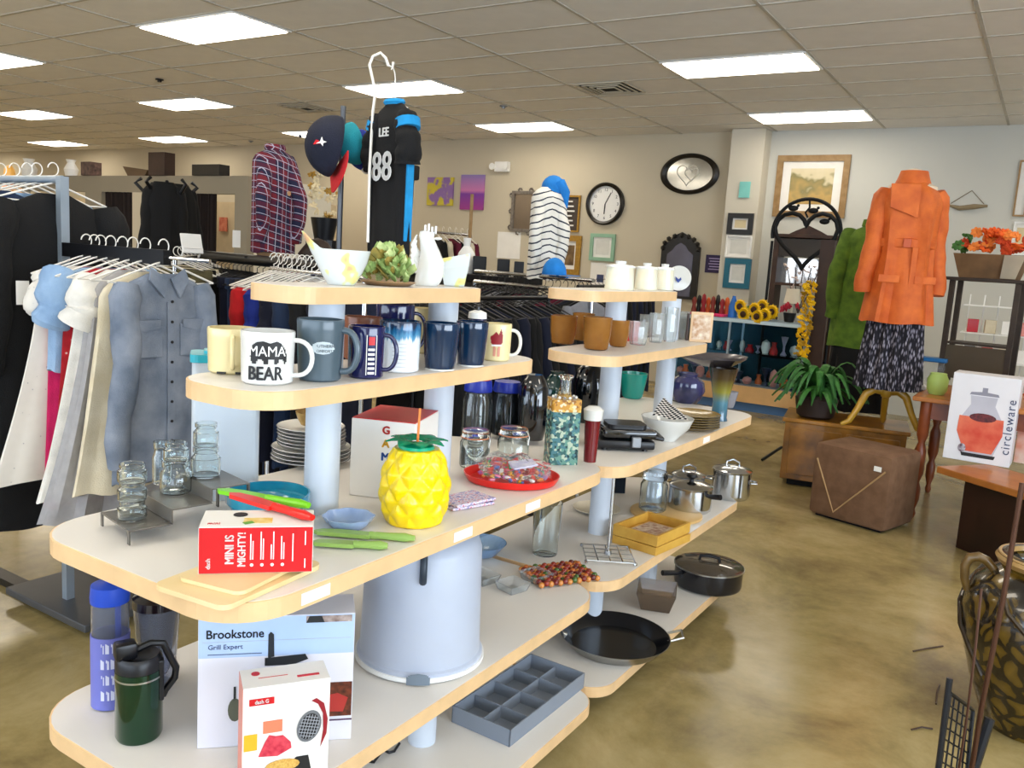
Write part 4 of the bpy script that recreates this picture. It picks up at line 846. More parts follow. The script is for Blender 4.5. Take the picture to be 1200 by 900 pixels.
def cloth_tri(pts3, n=14, th=.002, amp=.004):
    b_ = B(); uvl = b_.loops.layers.uv.new('UVMap'); g_ = {}
    A_, Bq, C_ = [Vector(p) for p in pts3]; uvm = {}
    for i in range(n+1):
        for j in range(n+1-i):
            u_, v_ = i/n, j/n; p = A_*(1-u_-v_)+Bq*u_+C_*v_; p.z += amp*math.sin(u_*9+v_*4)
            vv = b_.verts.new(p); g_[i, j] = vv; uvm[vv] = (u_*.2, v_*.2)
    for i in range(n):
        for j in range(n-i):
            b_.faces.new((g_[i, j], g_[i+1, j], g_[i, j+1]))
            if i+j < n-1: b_.faces.new((g_[i+1, j], g_[i+1, j+1], g_[i, j+1]))
    for f in b_.faces:
        for l in f.loops: l[uvl].uv = uvm[l.vert]
    bmesh.ops.solidify(b_, geom=b_.faces[:], thickness=th); return b_
ob('napkin', cloth_tri(((-.055, -.03, .09), (.075, -.045, .085), (-.02, .03, .155))), ramp_mat('checker_cloth', chk, [(0, '15151A'), (.5, 'EDE8E2')], .8), loc=bc, rz=face(c), label='black and white checkered napkin folded in the white bowl', cat='napkin')
c, r = foot(809, 508, 60, g3); TAN = mat('olive_tan_glaze', 'A88C50', .25, coat=.3, c2='8C7038', scale=12)
c.x += .0; c.y += .02
plate_stack(c, S(31, c), 6, .0095, lambda i: f'olive tan plate, {ORD[i]} from the bottom of the tan stack', TAN, GAP_SHADE, 'olive tan plates')
c, r = foot(806, 473, 32, g3); R_ = S(20, c); ob('vase', lathe(B(), vessel(.14, [(r*.8, 0), (R_*.8, .015), (R_*1.05, .06), (R_*.95, .10), (R_*.55, .125), (R_*.6, .14)], .005), 36), mat('purple_drip_glaze', '3C3A6A', .12, coat=.6, c2='1E2440', scale=14), smooth=True, loc=(c.x, c.y-.03, g3+.0006), label='round dark purple glazed vase at the far end of the far shelf', cat='vase')
c, r = foot(842, 494, 20, g3); s_ = S3(c); H = 62*s_
def gv(nd, lk, tc): return mth(nd, lk, 'DIVIDE', sep(nd, lk, tc.outputs['Object'])[2], H)
GV = ramp_mat('olive_blue_glaze', gv, [(0, '3A5A6E'), (.35, '4A7A8C'), (.55, '8A8434'), (.8, '4A3A22'), (1, '2A2018')], .15, 'LINEAR', coat=.5)
vc = c; ob('vase', lathe(B(), vessel(H, [(10*s_, 0), (9*s_, 4*s_), (9*s_, 25*s_), (13*s_, 45*s_), (17*s_, H)], .004), 32), GV, smooth=True, loc=c, label='tall flared olive and blue vase beside the tan plate stack', cat='vase')
ob('platter', lathe(B(), [(0, 0), (25*s_, 0), (42*s_, 9*s_), (43*s_, 12*s_), (24*s_, 3*s_), (0, 3*s_)], 44, sy=.7), mat('striped_platter', '5A5458', .2, c2='2A262A', scale=3, coat=.5), smooth=True, loc=(vc.x-.06, vc.y+.03, g3+.0006+H+.001), rz=.9, label='wide dark striped oval platter resting across the two vases', cat='platter')
c, r = foot(868, 480, 20, g3); ob('cup', lathe(B(), vessel(.075, [(.022, 0), (.025, .005), (.04, .075)], .003), 30), mat('grey_stripe_glaze', '8A8A92', .2), smooth=True, loc=(c.x-.05, c.y-.03, g3+.0006), label='grey flared cup behind the olive and blue vase', cat='cup')
c, r = foot(740, 466, 30, g3); ob('pot', lathe(B(), vessel(.12, [(.04, 0), (.05, .01), (.062, .09), (.066, .12)], .005), 32), mat('bright_teal_glaze', '1E8E80', .2, coat=.4), smooth=True, loc=(c.x+.03, c.y-.06, g3+.0006), label='bright teal flared pot between the two far white posts', cat='pot')
c, r = foot(716, 470, 30, g3)
# fourth shelf
c = P(712, 655, g4); s_ = S3(c); e = empty('paper_towel_holder', (c.x-.01, c.y+.02, g4+.0006), face(c)+.15, 'chrome wire paper towel holder with square grid base', 'kitchen stand')
hb = B(); q = .085
tube(hb, [(-q, -q, .012), (q, -q, .012), (q, q, .012), (-q, q, .012)], .0035, 6, closed=True)
for i in (-1, 0, 1): tube(hb, [(q*.5*i, -q, .012), (q*.5*i, q, .012)], .0025, 6); tube(hb, [(-q, q*.5*i, .012), (q, q*.5*i, .012)], .0025, 6)
for x in (-1, 1):
    for y in (-1, 1): ico(hb, (x*q, y*q, .008), .008, 1)
ob('grid_base', hb, CHROME, e, smooth=True); ob('pole', tube(B(), [(0, 0, .012), (0, 0, .30)], .006, 10), CHROME, e, smooth=True); ob('collar', lathe(B(), [(0, .01), (.014, .01), (.012, .024), (0, .03)], 16), CHROME, e, smooth=True)
PINE = mat('yellow_pine', 'D2A548', .5, c2='B88830', scale=14)
a_, b_, d_ = P(717, 636, g4), P(768, 652, g4), P(800, 632, g4)
u = Vector((b_.x-a_.x, b_.y-a_.y, 0)); L = u.length; W_ = (d_-b_).length
for k, (zz, hh, nm) in enumerate(((0, .03, 'lower pale wooden crate of the two stacked, beside the towel holder'), (.032, .04, 'upper pale wooden crate stacked beside the towel holder'))):
    e = empty('wooden_crate', (a_.x-.0, a_.y+.0, g4+.0006+zz), math.atan2(u.y, u.x)+.03*k, nm, 'crate', 'stacked wooden crates')
    for (cx, cy, sx, sy) in ((L/2, .005, L, .01), (L/2, W_-.005, L, .01), (.005, W_/2, .01, W_-.022), (L-.005, W_/2, .01, W_-.022)): ob('side_board', box(B(), (cx, cy, hh/2), (sx, sy, hh), bev=.001), PINE, e)
    ob('bottom_board', box(B(), (L/2, W_/2, .004), (L-.022, W_-.022, .006)), PINE, e)
e2 = ob('picture_card', box(B(), (0, 0, 0), (L*.6, W_*.55, .012)), mat('rustic_card', 'D8C8B0', .6, c2='8A5A4A', scale=60), loc=(a_.x+u.x*.5+.0, a_.y+u.y*.5+W_*.45, g4+.058), rz=math.atan2(u.y, u.x), label='small rustic printed card lying in the upper wooden crate', cat='card')
e2.location.z = g4+.0006+.032+.007+.0065
vcx = Vector((-u.y, u.x, 0)).normalized()*W_*.5; e2.location.x = a_.x+u.x*.5+vcx.x; e2.location.y = a_.y+u.y*.5+vcx.y
c, r = foot(772, 619, 92, g4); c = P(772, 603, g4); R_ = S(42, c)
ob('round_board', lathe(B(), [(0, 0), (R_, 0), (R_, .009), (R_*.96, .012), (0, .012)], 48), mat('round_board_wood', 'D9B880', .5, c2='C49C60', scale=5), smooth=True, loc=(c.x+.02, c.y+.03, g4+.0006), label='round pale wooden board under the tall glass jar', cat='board')
bx, by = c.x+.02, c.y+.03
c2_ = P(757, 590, g4); c, r = foot(772, 612, 33, g4+.0126); jc = Vector((bx-.055, by-.02, g4+.0132))
clampjar(jc, S(16, jc), S(46, jc), 'tall clear lidded jar standing on the round wooden board', wire=False)
c = P(740, 600, g4); ob('plate', lathe(B(), [(0, 0), (.06, 0), (.1, .01), (.1, .013), (.06, .004), (0, .004)], 44), mat('beige_plate', 'D8CDB4', .3), smooth=True, loc=(-1.50, 3.12, g4+.0006), label='large beige plate behind the round wooden board', cat='plate')
def pot(c, R_, H, label, m=CHROME, lid='dome', knob='loop', handle=None, body_name='pot_body', glass=None, name='cooking_pot'):
    e = empty(name, c, face(c), label, 'pot', 'pots and pans on the far gondola')
    ob(body_name, lathe(B(), vessel(H, [(R_*.9, 0), (R_*.98, .008), (R_, .02), (R_, H-.003), (R_*1.03, H)], .003), 48), m, e, smooth=True)
    if lid:
        ob('lid', lathe(B(), [(0, H+.001), (R_*1.02, H+.001), (R_*1.03, H+.006), (R_*.9, H+.012), (R_*.5, H+.022), (0, H+.026)], 48), glass or m, e, smooth=True)
        if knob == 'loop': ob('lid_handle', tube(B(), [(-.03, 0, H+.016), (-.028, 0, H+.04), (0, 0, H+.052), (.028, 0, H+.04), (.03, 0, H+.016)], .0045, 8), CHROME, e, smooth=True)
        elif knob == 'knob': ob('lid_knob', lathe(B(), [(0, H+.02), (.01, H+.02), (.01, H+.032), (.024, H+.045), (.02, H+.055), (0, H+.057)], 20), BLACKP, e, smooth=True)
        else: ob('lid_handle', tube(B(), [(-.045, 0, H+.016), (-.04, 0, H+.04), (0, 0, H+.046), (.04, 0, H+.04), (.045, 0, H+.016)], .008, 8), BLACKP, e, smooth=True)
    if handle:
        a, L, mm = handle; d = Vector((math.cos(a), math.sin(a), 0))
        ob('handle', tube(B(), [d*R_*.97+Vector((0, 0, H*.8)), d*(R_+L*.3)+Vector((0, 0, H*.82)), d*(R_+L)+Vector((0, 0, H*.9))], [.008, .011, .012], 10), mm, e, smooth=True)
    return e
c, r = foot(857, 588, 40, g4); c.x -= .01; pe = pot(c, S(22, c), S(32, c), 'largest stainless pot with domed lid at the end of the far shelf')
for s_ in (-1, 1): ob('side_handle', tube(B(), [(s_*S(22, c)*.99, -.03, .08), (s_*(S(22, c)+.025), -.02, .08), (s_*(S(22, c)+.025), .02, .08), (s_*S(22, c)*.99, .03, .08)], .005, 8), CHROME, pe, smooth=True)
c = Vector((-1.295, 3.63, g4+.0006)); pot(c, .075, .095, 'stainless pot with loop-handled lid behind the largest pot', handle=(PI*.95, .12, CHROME))
c, r = foot(808, 610, 44, g4); c = Vector((-1.205, 3.42, g4+.0006)); pe = pot(c, S(25, c), S(28, c), 'small stainless saucepan with black knob and black handle', knob='knob', handle=(-.62, .06, BLACKP))
c = P(775, 560, g4); ob('grater', prism(B(), [(-.03, -.02), (.03, -.02), (.022, .02), (-.022, .02)], 0, .16), mat('black_perforated', '1A2430', .4, metal=.5), loc=(-1.56, 3.45, g4+.0006), rz=.6, label='tall black box grater behind the far post on the fourth shelf', cat='grater')
# bottom deck of the far gondola
c = P(719, 757, g5); R_ = S(65, c); e = empty('skillet', (c.x-.0, c.y-.0, g5+.0006), face(c), 'large black nonstick skillet with steel outside and loop handle', 'pan', 'pots and pans on the far gondola')

ob('pan_body', lathe(B(), [(0, 0), (R_*.72, 0), (R_*.8, .005), (R_*.98, .045), (R_, .048), (R_*.985, .048)], 56), STEEL, e, smooth=True)
ob('nonstick_inside', lathe(B(), [(R_*.985, .0482), (R_*.95, .044), (R_*.76, .009), (0, .008)], 56), mat('nonstick', '0D0E12', .25, coat=.3), e, smooth=True)
ob('long_handle', tube(B(), [(-R_*.85, -R_*.1, .03), (-R_*1.1, -R_*.12, .045), (-R_*1.9, -R_*.2, .075)], [.009, .008, .013], 10), STEEL, e, smooth=True)
ob('loop_handle', tube(B(), [(R_*.93, .035+R_*.2, .04), (R_*1.2, .035+R_*.25, .055), (R_*1.22, -.03+R_*.25, .055), (R_*.95, -.035+R_*.2, .04)], .005, 8), STEEL, e, smooth=True)
c = P(766, 712, g5); b_ = B(); lathe(b_, vessel(.08, [(.075, 0), (.082, .004), (.112, .08)], .004), 4); bmesh.ops.rotate(b_, cent=(0, 0, 0), matrix=Matrix.Rotation(PI/4, 3, 'Z'), verts=b_.verts); bmesh.ops.scale(b_, vec=(1, 1.15, 1), verts=b_.verts)
ob('glass_baking_dish', b_, mat('brown_tint_glass', 'A8937C', .05, trans=.85, var=0), loc=(c.x, c.y+.02, g5+.0006), rz=.35, label='square brown-tinted glass baking dish behind the big skillet', cat='baking dish')
c, r = foot(830, 698, 66, g5); R_ = S(39, c); pe = pot(c+Vector((-.01, -.0, 0)), R_, S(24, c), 'black saute pan with glass lid at the far end of the bottom deck', m=mat('black_enamel', '15151A', .25, coat=.4), knob='bar', glass=mat('lid_glass', '9A8E80', .05, trans=.8, var=0), handle=(-PI*.78, .10, BLACKP), name='saute_pan')
ob('rim', lathe(B(), [(R_*1.0, S(24, c)), (R_*1.04, S(24, c)), (R_*1.04, S(24, c)+.005), (R_*1.0, S(24, c)+.005)], 48), STEEL, pe, smooth=True)
# ================================================================ CLOTHES, RACKS, MANNEQUINS
def fabric(name, c, c2=None, scale=20, rough=.9, bump=.25): return mat(name, c, rough, c2=c2, scale=scale, bump=bump, bscale=250, var=.12)
HW = mat('white_hanger_plastic', 'E4E0D8', .4); HB_ = mat('black_hanger', '1A1A1C', .4)
GM = {}
def torso_bm(w, L, d, flare=1.0, seed=0, folds=7, amp=.05, neck=.06, waist=1.0, n=44, m=26, st=.13):
    rnd = random.Random(seed); ph = [rnd.uniform(0, 6.28) for _ in range(4)]; b = B(); rings = []
    for j in range(m+1):
        t = j/m; z = -L*t
        sh = min(1, t/st); hw = neck+(w/2-neck)*math.sin(sh*PI/2)**.75
        if t > st: q = (t-st)/(1-st); hw = w/2*(1-(1-waist)*math.sin(min(1, q*1.6)*PI/2)*(1 if q < .62 else 1))*(1+(flare-1)*q**1.4)
        dd = d/2*(.45+.55*min(1, t/.1))*(1+(flare-1)*.6*t)
        row = []
        for i in range(n):
            a = 2*PI*i/n
            f = 1+amp*min(1, t*2.2)*(math.sin(folds*a+ph[0]+1.5*t)+.6*math.sin((folds+4)*a+ph[1]-2*t)+.35*math.sin(3*a+ph[2]+5*t))
            ca, sa = math.cos(a), math.sin(a)
            x = hw*math.copysign(abs(ca)**.85, ca)*(1+.3*(f-1)); y = dd*sa*(1+(f-1)*2.2)
            row.append(b.verts.new((x, y, z+.006*math.sin(5*a+ph[3])*t)))
        rings.append(row)
    for A_, C_ in zip(rings, rings[1:]):
        for i in range(n): b.faces.new((A_[i], A_[(i+1) % n], C_[(i+1) % n], C_[i]))
    b.faces.new(rings[-1])
    return b
def sleeve_bm(w, L, r0, r1, side, seed=0, bend=.03, out=.05, z0=-.035):
    rnd = random.Random(seed+side); pts = []; rad = []
    for j in range(15):
        t = j/14; pts.append((side*(w/2-.045+out*math.sin(t*PI/2)+.008*math.sin(t*9+seed)), -bend*math.sin(t*PI*.8), z0-L*t)); rad.append((r0+(r1-r0)*t)*(1+.07*math.sin(t*23+seed)+.05*rnd.random()))
    rad[0] *= .72
    return tube(B(), pts, rad, 14)
def hanger_bm(w=.4, hook=.075):
    b = B(); tube(b, [(0, 0, -.005)]+[(0, 0, hook*.3)]+[(-.02*math.cos(a)+.0, 0, hook*.62+.024*math.sin(a)) for a in [PI*1.35-PI*1.3*k/10 for k in range(11)]][::-1][::-1], .0022, 6)
    tube(b, [(-w/2, 0, -.075), (-.03, 0, -.012), (0, 0, -.004), (.03, 0, -.012), (w/2, 0, -.075)], .0035, 6); tube(b, [(-w/2, 0, -.075), (0, 0, -.082), (w/2, 0, -.075)], .0028, 6)
    return b
hang_proto = {}
def hanger(p, rz, label, group='clothes hangers', m=None, w=.4):
    k = (w,)
    if k not in hang_proto: hang_proto[k] = ob('hanger', hanger_bm(w), HW, smooth=True); o = hang_proto[k]
    else: o = hang_proto[k].copy(); COL.objects.link(o)
    o.location = p; o.rotation_euler = (0, 0, rz)
    if m: o.material_slots[0].link = 'OBJECT'; o.material_slots[0].material = m
    for kk in ('label', 'category', 'group'):
        if kk in o: del o[kk]
    return prop(o, label, 'hanger', group)
gcache = {}
def garment(kind, p, rz, m, label, cat, group=None, w=.42, L=.68, d=.07, flare=1.05, seed=0, slv=.5, sr=(.055, .04), name=None, amp=.05, folds=7, waist=1.0, cache=True):
    name = name or kind
    e = empty(name, p, rz, label, cat, group)
    key = (kind, w, L, d, flare, seed, slv, sr, amp, folds, waist)
    if key in gcache and cache: srcs = gcache[key]
    else: srcs = None
    out = []
    if srcs is None:
        if kind == 'trousers':
            b = B()
            out.append(ob('waist', (lambda q: box(q, (0, 0, -.03), (w, d*.8, .06), bev=.008))(B()), m, e, smooth=True))
            for s_ in (-1, 1):
                pts = [(s_*w*.24, .0, -.04-L*t) for t in (0, .1, .3, .5, .7, .85, 1)]; rr = [w*.24*(1-.25*t+.03*math.sin(t*14+seed)) for t in (0, .1, .3, .5, .7, .85, 1)]
                q = tube(B(), pts, rr, 12); bmesh.ops.scale(q, vec=(1, .42, 1), verts=q.verts); out.append(ob('leg', q, m, e, smooth=True))
        else:
            out.append(ob('body', torso_bm(w, L, d, flare, seed, amp=amp, folds=folds, waist=waist), m, e, smooth=True))
            if slv:
                for s_ in (-1, 1): out.append(ob('sleeve', sleeve_bm(w, slv, sr[0], sr[1], s_, seed), m, e, smooth=True))
        gcache[key] = out
    else:
        for s_ in srcs:
            c = s_.copy(); COL.objects.link(c); c.parent = e; c.material_slots[0].link = 'OBJECT'; c.material_slots[0].material = m; out.append(c)
    return e, out
def rail(p0, p1, label, m=BLACKM, r=.012, posts=True, name='clothes_rack', feet=True):
    p0, p1 = Vector(p0), Vector(p1); mid = (p0+p1)/2; e = empty(name, (mid.x, mid.y, 0), 0, label, 'clothes rack')
    def loc(v): return Vector((v.x-mid.x, v.y-mid.y, v.z))
    ob('rail', tube(B(), [loc(p0), loc(p1)], r, 12), m, e, smooth=True)
    if posts:
        d = (p1-p0); d.z = 0; d.normalize(); n_ = Vector((-d.y, d.x, 0))
        for q in (p0, p1):
            ql = loc(q); ob('upright', tube(B(), [ql, (ql.x, ql.y, .03)], r*1.05, 10), m, e, smooth=True)
            if feet: ob('foot_bar', tube(B(), [Vector((ql.x, ql.y, .025))-n_*.25, Vector((ql.x, ql.y, .025))+n_*.25], r, 8), m, e, smooth=True)
    return e
# fabrics
DEN = fabric('washed_denim', '8C94A2', '5A6678', 9); DEN2 = fabric('light_denim', '93AECB', '7391B4', 12); BLK = fabric('black_cloth', '060608'); NVY = fabric('navy_cloth', '0C1228'); DKB = fabric('dark_blue_denim', '1B3050', '14233E', 12)
RED = fabric('red_cloth', 'C01820'); ROY = fabric('royal_blue_cloth', '1B2F8C'); PNK = fabric('magenta_cloth', 'C01858'); CRM = fabric('cream_cloth', 'D8CDB4', 'C4B698', 10); WHT = fabric('white_cotton', 'DAD6CE'); GRY = fabric('grey_cloth', '77777C'); MAR = fabric('maroon_cloth', '5A1028'); OLV = fabric('olive_camo', '6B6444', '3E3A28', 18); LGR = fabric('pale_grey_cloth', 'B8B8BC')
TUL = mat('grey_tulle', 'A8A6A8', .8, alpha=.72, var=.1, scale=30)
def dots(nd, lk, tc):
    v = nd.new('ShaderNodeTexVoronoi'); v.inputs['Scale'].default_value = 34; lk.new(tc.outputs['Object'], v.inputs['Vector']); return v.outputs['Distance']
REDF = ramp_mat('red_floral_cloth', dots, [(0, 'E6DCD4'), (.16, 'A81420'), (1, '8E0E18')], .9, 'LINEAR'); WDOT = ramp_mat('dotted_white_cloth', dots, [(0, '7A7A80'), (.1, 'D6D0C6'), (1, 'DAD4CA')], .9, 'LINEAR')
# ---- childrens rack with the denim shirt
RY = 1.85; RZ = 1.435
pd0 = PD(196, 299, 2.82); x_end = pd0.x
RY = pd0.y
pr = PX(104, 215, -3.13)
rk = empty('clothes_rack', (-3.13, RY, 0), 0, 'tall grey clothes rack at far left with black garments and a low black side rail', 'clothes rack')
RK = mat('rack_grey_blue', '9AA6B2', .35, metal=.5)
ob('upright', box(B(), (0, 0, .86), (.032, .032, 1.68)), RK, rk); ob('top_rail', tube(B(), [(0, 0, 1.69), (-1.2, 0, 1.69)], .014, 10), RK, rk, smooth=True)
ob('upright', box(B(), (-1.2, 0, .86), (.032, .032, 1.68)), RK, rk)
ob('side_rail', box(B(), ((x_end+3.13)/2, 0, RZ), ((x_end+3.13), .03, .05)), BLACKM, rk)
ob('base_platform', box(B(), (.0, .05, .05), (.56, .30, .03), bev=.004), mat('dark_grey_metal', '585A5E', .4, metal=.6), rk)
ob('base_bar', box(B(), (-.6, 0, .02), (1.3, .06, .03)), BLACKM, rk)
ob('tip_rod', tube(B(), [(x_end+3.13, 0, RZ), (x_end+3.35, 0, RZ)], .006, 8), CHROME, rk, smooth=True)
GK = 'childrens clothes on the low side rail'
def kid(x, kind, m, label, cat, **k):
    hanger((x, RY, RZ-.01), PI/2, 'white hanger of the '+' '.join(label.split(',')[0].split()[:9]), group='white hangers on the side rail')
    return garment(kind, (x, RY, RZ-.055), PI/2, m, label, cat, GK, seed=int(-x*100), **k)
xe = x_end-.02
e, pr_ = kid(xe, 'shirt', DEN, 'faded denim button shirt, nearest garment on the side rail', 'shirt', w=.35, L=.70, d=.07, slv=.60, sr=(.048, .034), flare=1.08, name='denim_shirt')
# garment local -Y faces +X world when rz = PI/2
cl = B()
for s_ in (-1, 1):
    prism(cl, [(s_*.005, 0), (s_*.065, .035), (s_*.075, -.005), (s_*.03, -.065)], 0, .006, M=Matrix.Translation((0, -.028, -.015)) @ Matrix.Rotation(PI/2-.25, 4, 'X'))
ob('collar', cl, DEN, e); ob('placket', box(B(), (0, -.043, -.40), (.028, .006, .62), bev=.001), DEN, e)
for s_ in (-1, 1): ob('chest_pocket', box(B(), (s_*.085, -.043, -.22), (.10, .005, .11), bev=.002), DEN, e); ob('pocket_flap', prism(B(), [(s_*.095-.052, .025), (s_*.095+.052, .025), (s_*.095+.052, 0), (s_*.095, -.014), (s_*.095-.052, 0)], 0, .004, M=Matrix.Translation((0, -.045, -.175)) @ Matrix.Rotation(PI/2, 4, 'X')), DEN, e)
bn = B()
for i in range(9): lathe(bn, [(0, 0), (.005, 0), (.005, .003), (0, .003)], 10, M=Matrix.Translation((0, -.047, -.09-.068*i)) @ Matrix.Rotation(PI/2, 4, 'X'))
ob('button', bn, INK, e)
ob('neck_label', box(B(), (.0, -.012, -.02), (.03, .003, .02)), WHT, e)
kid(xe-.10, 'dress', CRM, 'cream sleeveless cotton dress, second from the front on the side rail', 'dress', w=.34, L=.74, d=.08, flare=1.6, slv=0, amp=.09)
kid(xe-.17, 'dress', TUL, 'sheer grey tulle dress with gathered skirt on the side rail', 'dress', w=.33, L=.84, d=.1, flare=2.0, slv=0, amp=.12, folds=11)
kid(xe-.23, 'dress', WHT, 'white cotton smock dress behind the sheer grey one', 'dress', w=.33, L=.78, d=.08, flare=1.9, slv=.15, sr=(.05, .06), amp=.08)
kid(xe-.30, 'top', REDF, 'red floral top between the white dresses on the side rail', 'top', w=.33, L=.52, d=.07, flare=1.2, slv=.0)
kid(xe-.36, 'top', DEN2, 'light blue denim top with puffed sleeves and bow on the side rail', 'top', w=.36, L=.36, d=.09, flare=1.1, slv=.16, sr=(.075, .06))
kid(xe-.40, 'dress', PNK, 'magenta pink dress near the inner end of the side rail', 'dress', w=.33, L=.86, d=.06, flare=1.2, slv=0)
kid(xe-.45, 'dress', WDOT, 'white dress with tiny dots, innermost on the side rail', 'dress', w=.36, L=.76, d=.07, flare=1.9, slv=.12, sr=(.05, .05))
ob('bow', join_all(lambda b: ico(b, (0, .03, 0), .025, 2, (.4, 1, .5)), lambda b: ico(b, (0, -.03, 0), .025, 2, (.4, 1, .5))), DKB, smooth=True, loc=(xe-.30, RY-.05, RZ-.22), label='little navy bow on the light blue denim top', cat='bow')
# tall rack: black garments
GT = 'dark garments on the tall rack'
def tall(x, m, label, cat, L=1.25, w=.5, slv=.62, flare=1.1, kind='coat', wh=.42, dy=0):
    hanger((x, RY, 1.68), PI/2, 'tall rack hanger of the '+' '.join(label.split(',')[0].split()[:9]), group='hangers on the tall rack', w=wh)
    return garment(kind, (x, RY+dy, 1.635), PI/2, m, label, cat, GT, w=w, L=L, d=.1, flare=flare, seed=int(-x*37), slv=slv, sr=(.07, .05))
e, _ = tall(-3.19, BLK, 'long black coat, nearest on the tall rack with a white paper tag', 'coat')
ob('price_tag', box(B(), (-.17, -.096, -.36), (.045, .003, .085)), PAPER, e)
tall(-3.30, DKB, 'long dark blue denim coat right behind the tagged black coat, its sleeve showing at left', 'coat', w=.62, dy=-.16)
tall(-3.37, DEN2, 'light blue denim shirt showing at the shoulder among black coats', 'shirt', L=.7, kind='shirt')
tall(-3.46, DKB, 'dark blue denim jacket behind the black coats on the tall rack', 'jacket', L=.95, w=.56, kind='shirt')
tall(-3.56, BLK, 'black wool coat fifth from the post of the tall rack', 'coat', w=.56)
tall(-3.66, DKB, 'dark blue denim coat near the inner end of the tall rack', 'coat', L=1.1, w=.6)
tall(-3.78, NVY, 'navy long coat innermost on the tall rack', 'coat', w=.56)
# ---- generic long rows of dark clothes
def row(p0, p1, n, pal, label, group, kind='shirt', rr=0, L=.75, w=.44, hm=HW, slv=.5, zoff=-.05, hang=True, cat='shirt', d=.05):
    p0, p1 = Vector(p0), Vector(p1); a = math.atan2(p1.y-p0.y, p1.x-p0.x)
    for i in range(n):
        t = (i+.5)/n; q = p0.lerp(p1, t); rz = a+PI/2+random.uniform(-.12, .12)
        mm, nm = pal[i % len(pal)] if rr == 0 else random.choice(pal)
        if hang: hanger(q+Vector((0, 0, -.012)), rz, 'hanger among '+group, group='hangers: '+group, m=hm)
        garment(kind, q+Vector((0, 0, zoff)), rz, mm, f'{nm} {label}', cat, group+', '+nm, w=w, L=L, d=d, seed=i % 3, slv=slv, name=kind, sr=(.036, .03))
# black jeans rack with long bar (plaid form stands above)
bA, bB = PD(238, 297, 5.2), PD(388, 314, 3.95); bA.z = bB.z = 1.41
rb = rail(bA, bB, 'long black double rack with dark trousers under the plaid shirt form', m=BLACKM, r=.03)
dd = (bB-bA).normalized(); nn_ = Vector((-dd.y, dd.x, 0))
row(bA.lerp(bB, .02)-Vector((0, 0, .05)), bA.lerp(bB, .45)-Vector((0, 0, .05)), 12, [(BLK, 'black'), (NVY, 'navy')], 'trousers hanging on the long rack under the plaid form', 'trousers under the plaid form', kind='trousers', L=.95, w=.36, cat='trousers', d=.06, zoff=-.05, hm=HB_)
row(bA.lerp(bB, .47)-Vector((0, 0, .05)), bA.lerp(bB, .97)-Vector((0, 0, .05)), 11, [(DKB, 'dark blue denim'), (NVY, 'navy'), (BLK, 'black')], 'trousers at the near end of the long rack', 'trousers at the near end of the long rack', kind='trousers', L=.95, w=.36, cat='trousers', d=.06, zoff=-.05, hm=HB_)
# camo/khaki trousers left of it
cA, cB = PD(205, 300, 4.4), PD(236, 302, 5.4); cA.z = cB.z = 1.40
rail(cA, cB, 'short chrome rack with khaki and camouflage trousers behind the denim shirt', m=CHROME, r=.012)
row(cA, cB, 7, [(OLV, 'olive camouflage'), (BLK, 'black'), (CRM, 'khaki')], 'trousers on the short rack behind the denim shirt', 'trousers behind the denim shirt', kind='trousers', L=.8, w=.36, cat='trousers', zoff=-.06)
# shirts with white hangers (red and blue) behind the mugs
sA, sB = PD(318, 318, 3.7), PD(428, 322, 3.15); sA.z, sB.z = 1.395, 1.395
rail(sA, sB, 'rack of red and blue shirts on white hangers behind the mug shelf', m=CHROME, r=.011)
a_ = math.atan2(sB.y-sA.y, sB.x-sA.x)
SH = [(RED, 'bright red shirt, farthest left on the rack behind the mugs'), (ROY, 'royal blue shirt next to the red one behind the mugs'), (NVY, 'navy shirt third on the rack behind the mugs'), (DKB, 'dark blue shirt fourth on the rack behind the mugs'), (BLK, 'black shirt fifth on the rack behind the mugs'), (NVY, 'navy shirt at the near end of the rack behind the mugs')]
for i, (m_, lb) in enumerate(SH):
    q = sA.lerp(sB, (i+.3)/6.5); hanger(q+Vector((0, 0, -.012)), a_+PI/2, 'white hanger of the '+' '.join(lb.split(',')[0].split()[:9]), group='white hangers behind the mugs'); garment('shirt', q+Vector((0, 0, -.06)), a_+PI/2+.06*i, m_, lb, 'shirt', 'shirts behind the mugs', w=.36, L=.72, d=.06, seed=i % 3, slv=.3, sr=(.05, .045))
for i in range(9): hanger(sA.lerp(sB, .03+.055*i)+Vector((0, 0, -.0)), a_+PI/2, 'empty white hanger in the bunch above the mug shelf', group='empty white hangers bunched behind the top shelf')
# rack of dark clothes running behind the gondolas
GX = -2.75
dA, dB = Vector((-2.42, 3.0, 1.30)), Vector((-2.40, 4.15, 1.30))
rail(dA, dB, 'long rack of black clothes right behind the near gondola', m=BLACKM, r=.012)
row(dA, dB, 16, [(BLK, 'black'), (NVY, 'navy'), (BLK, 'black')], 'jacket on the rack behind the near gondola', 'jackets behind the near gondola', L=.95, w=.5, hm=HB_)
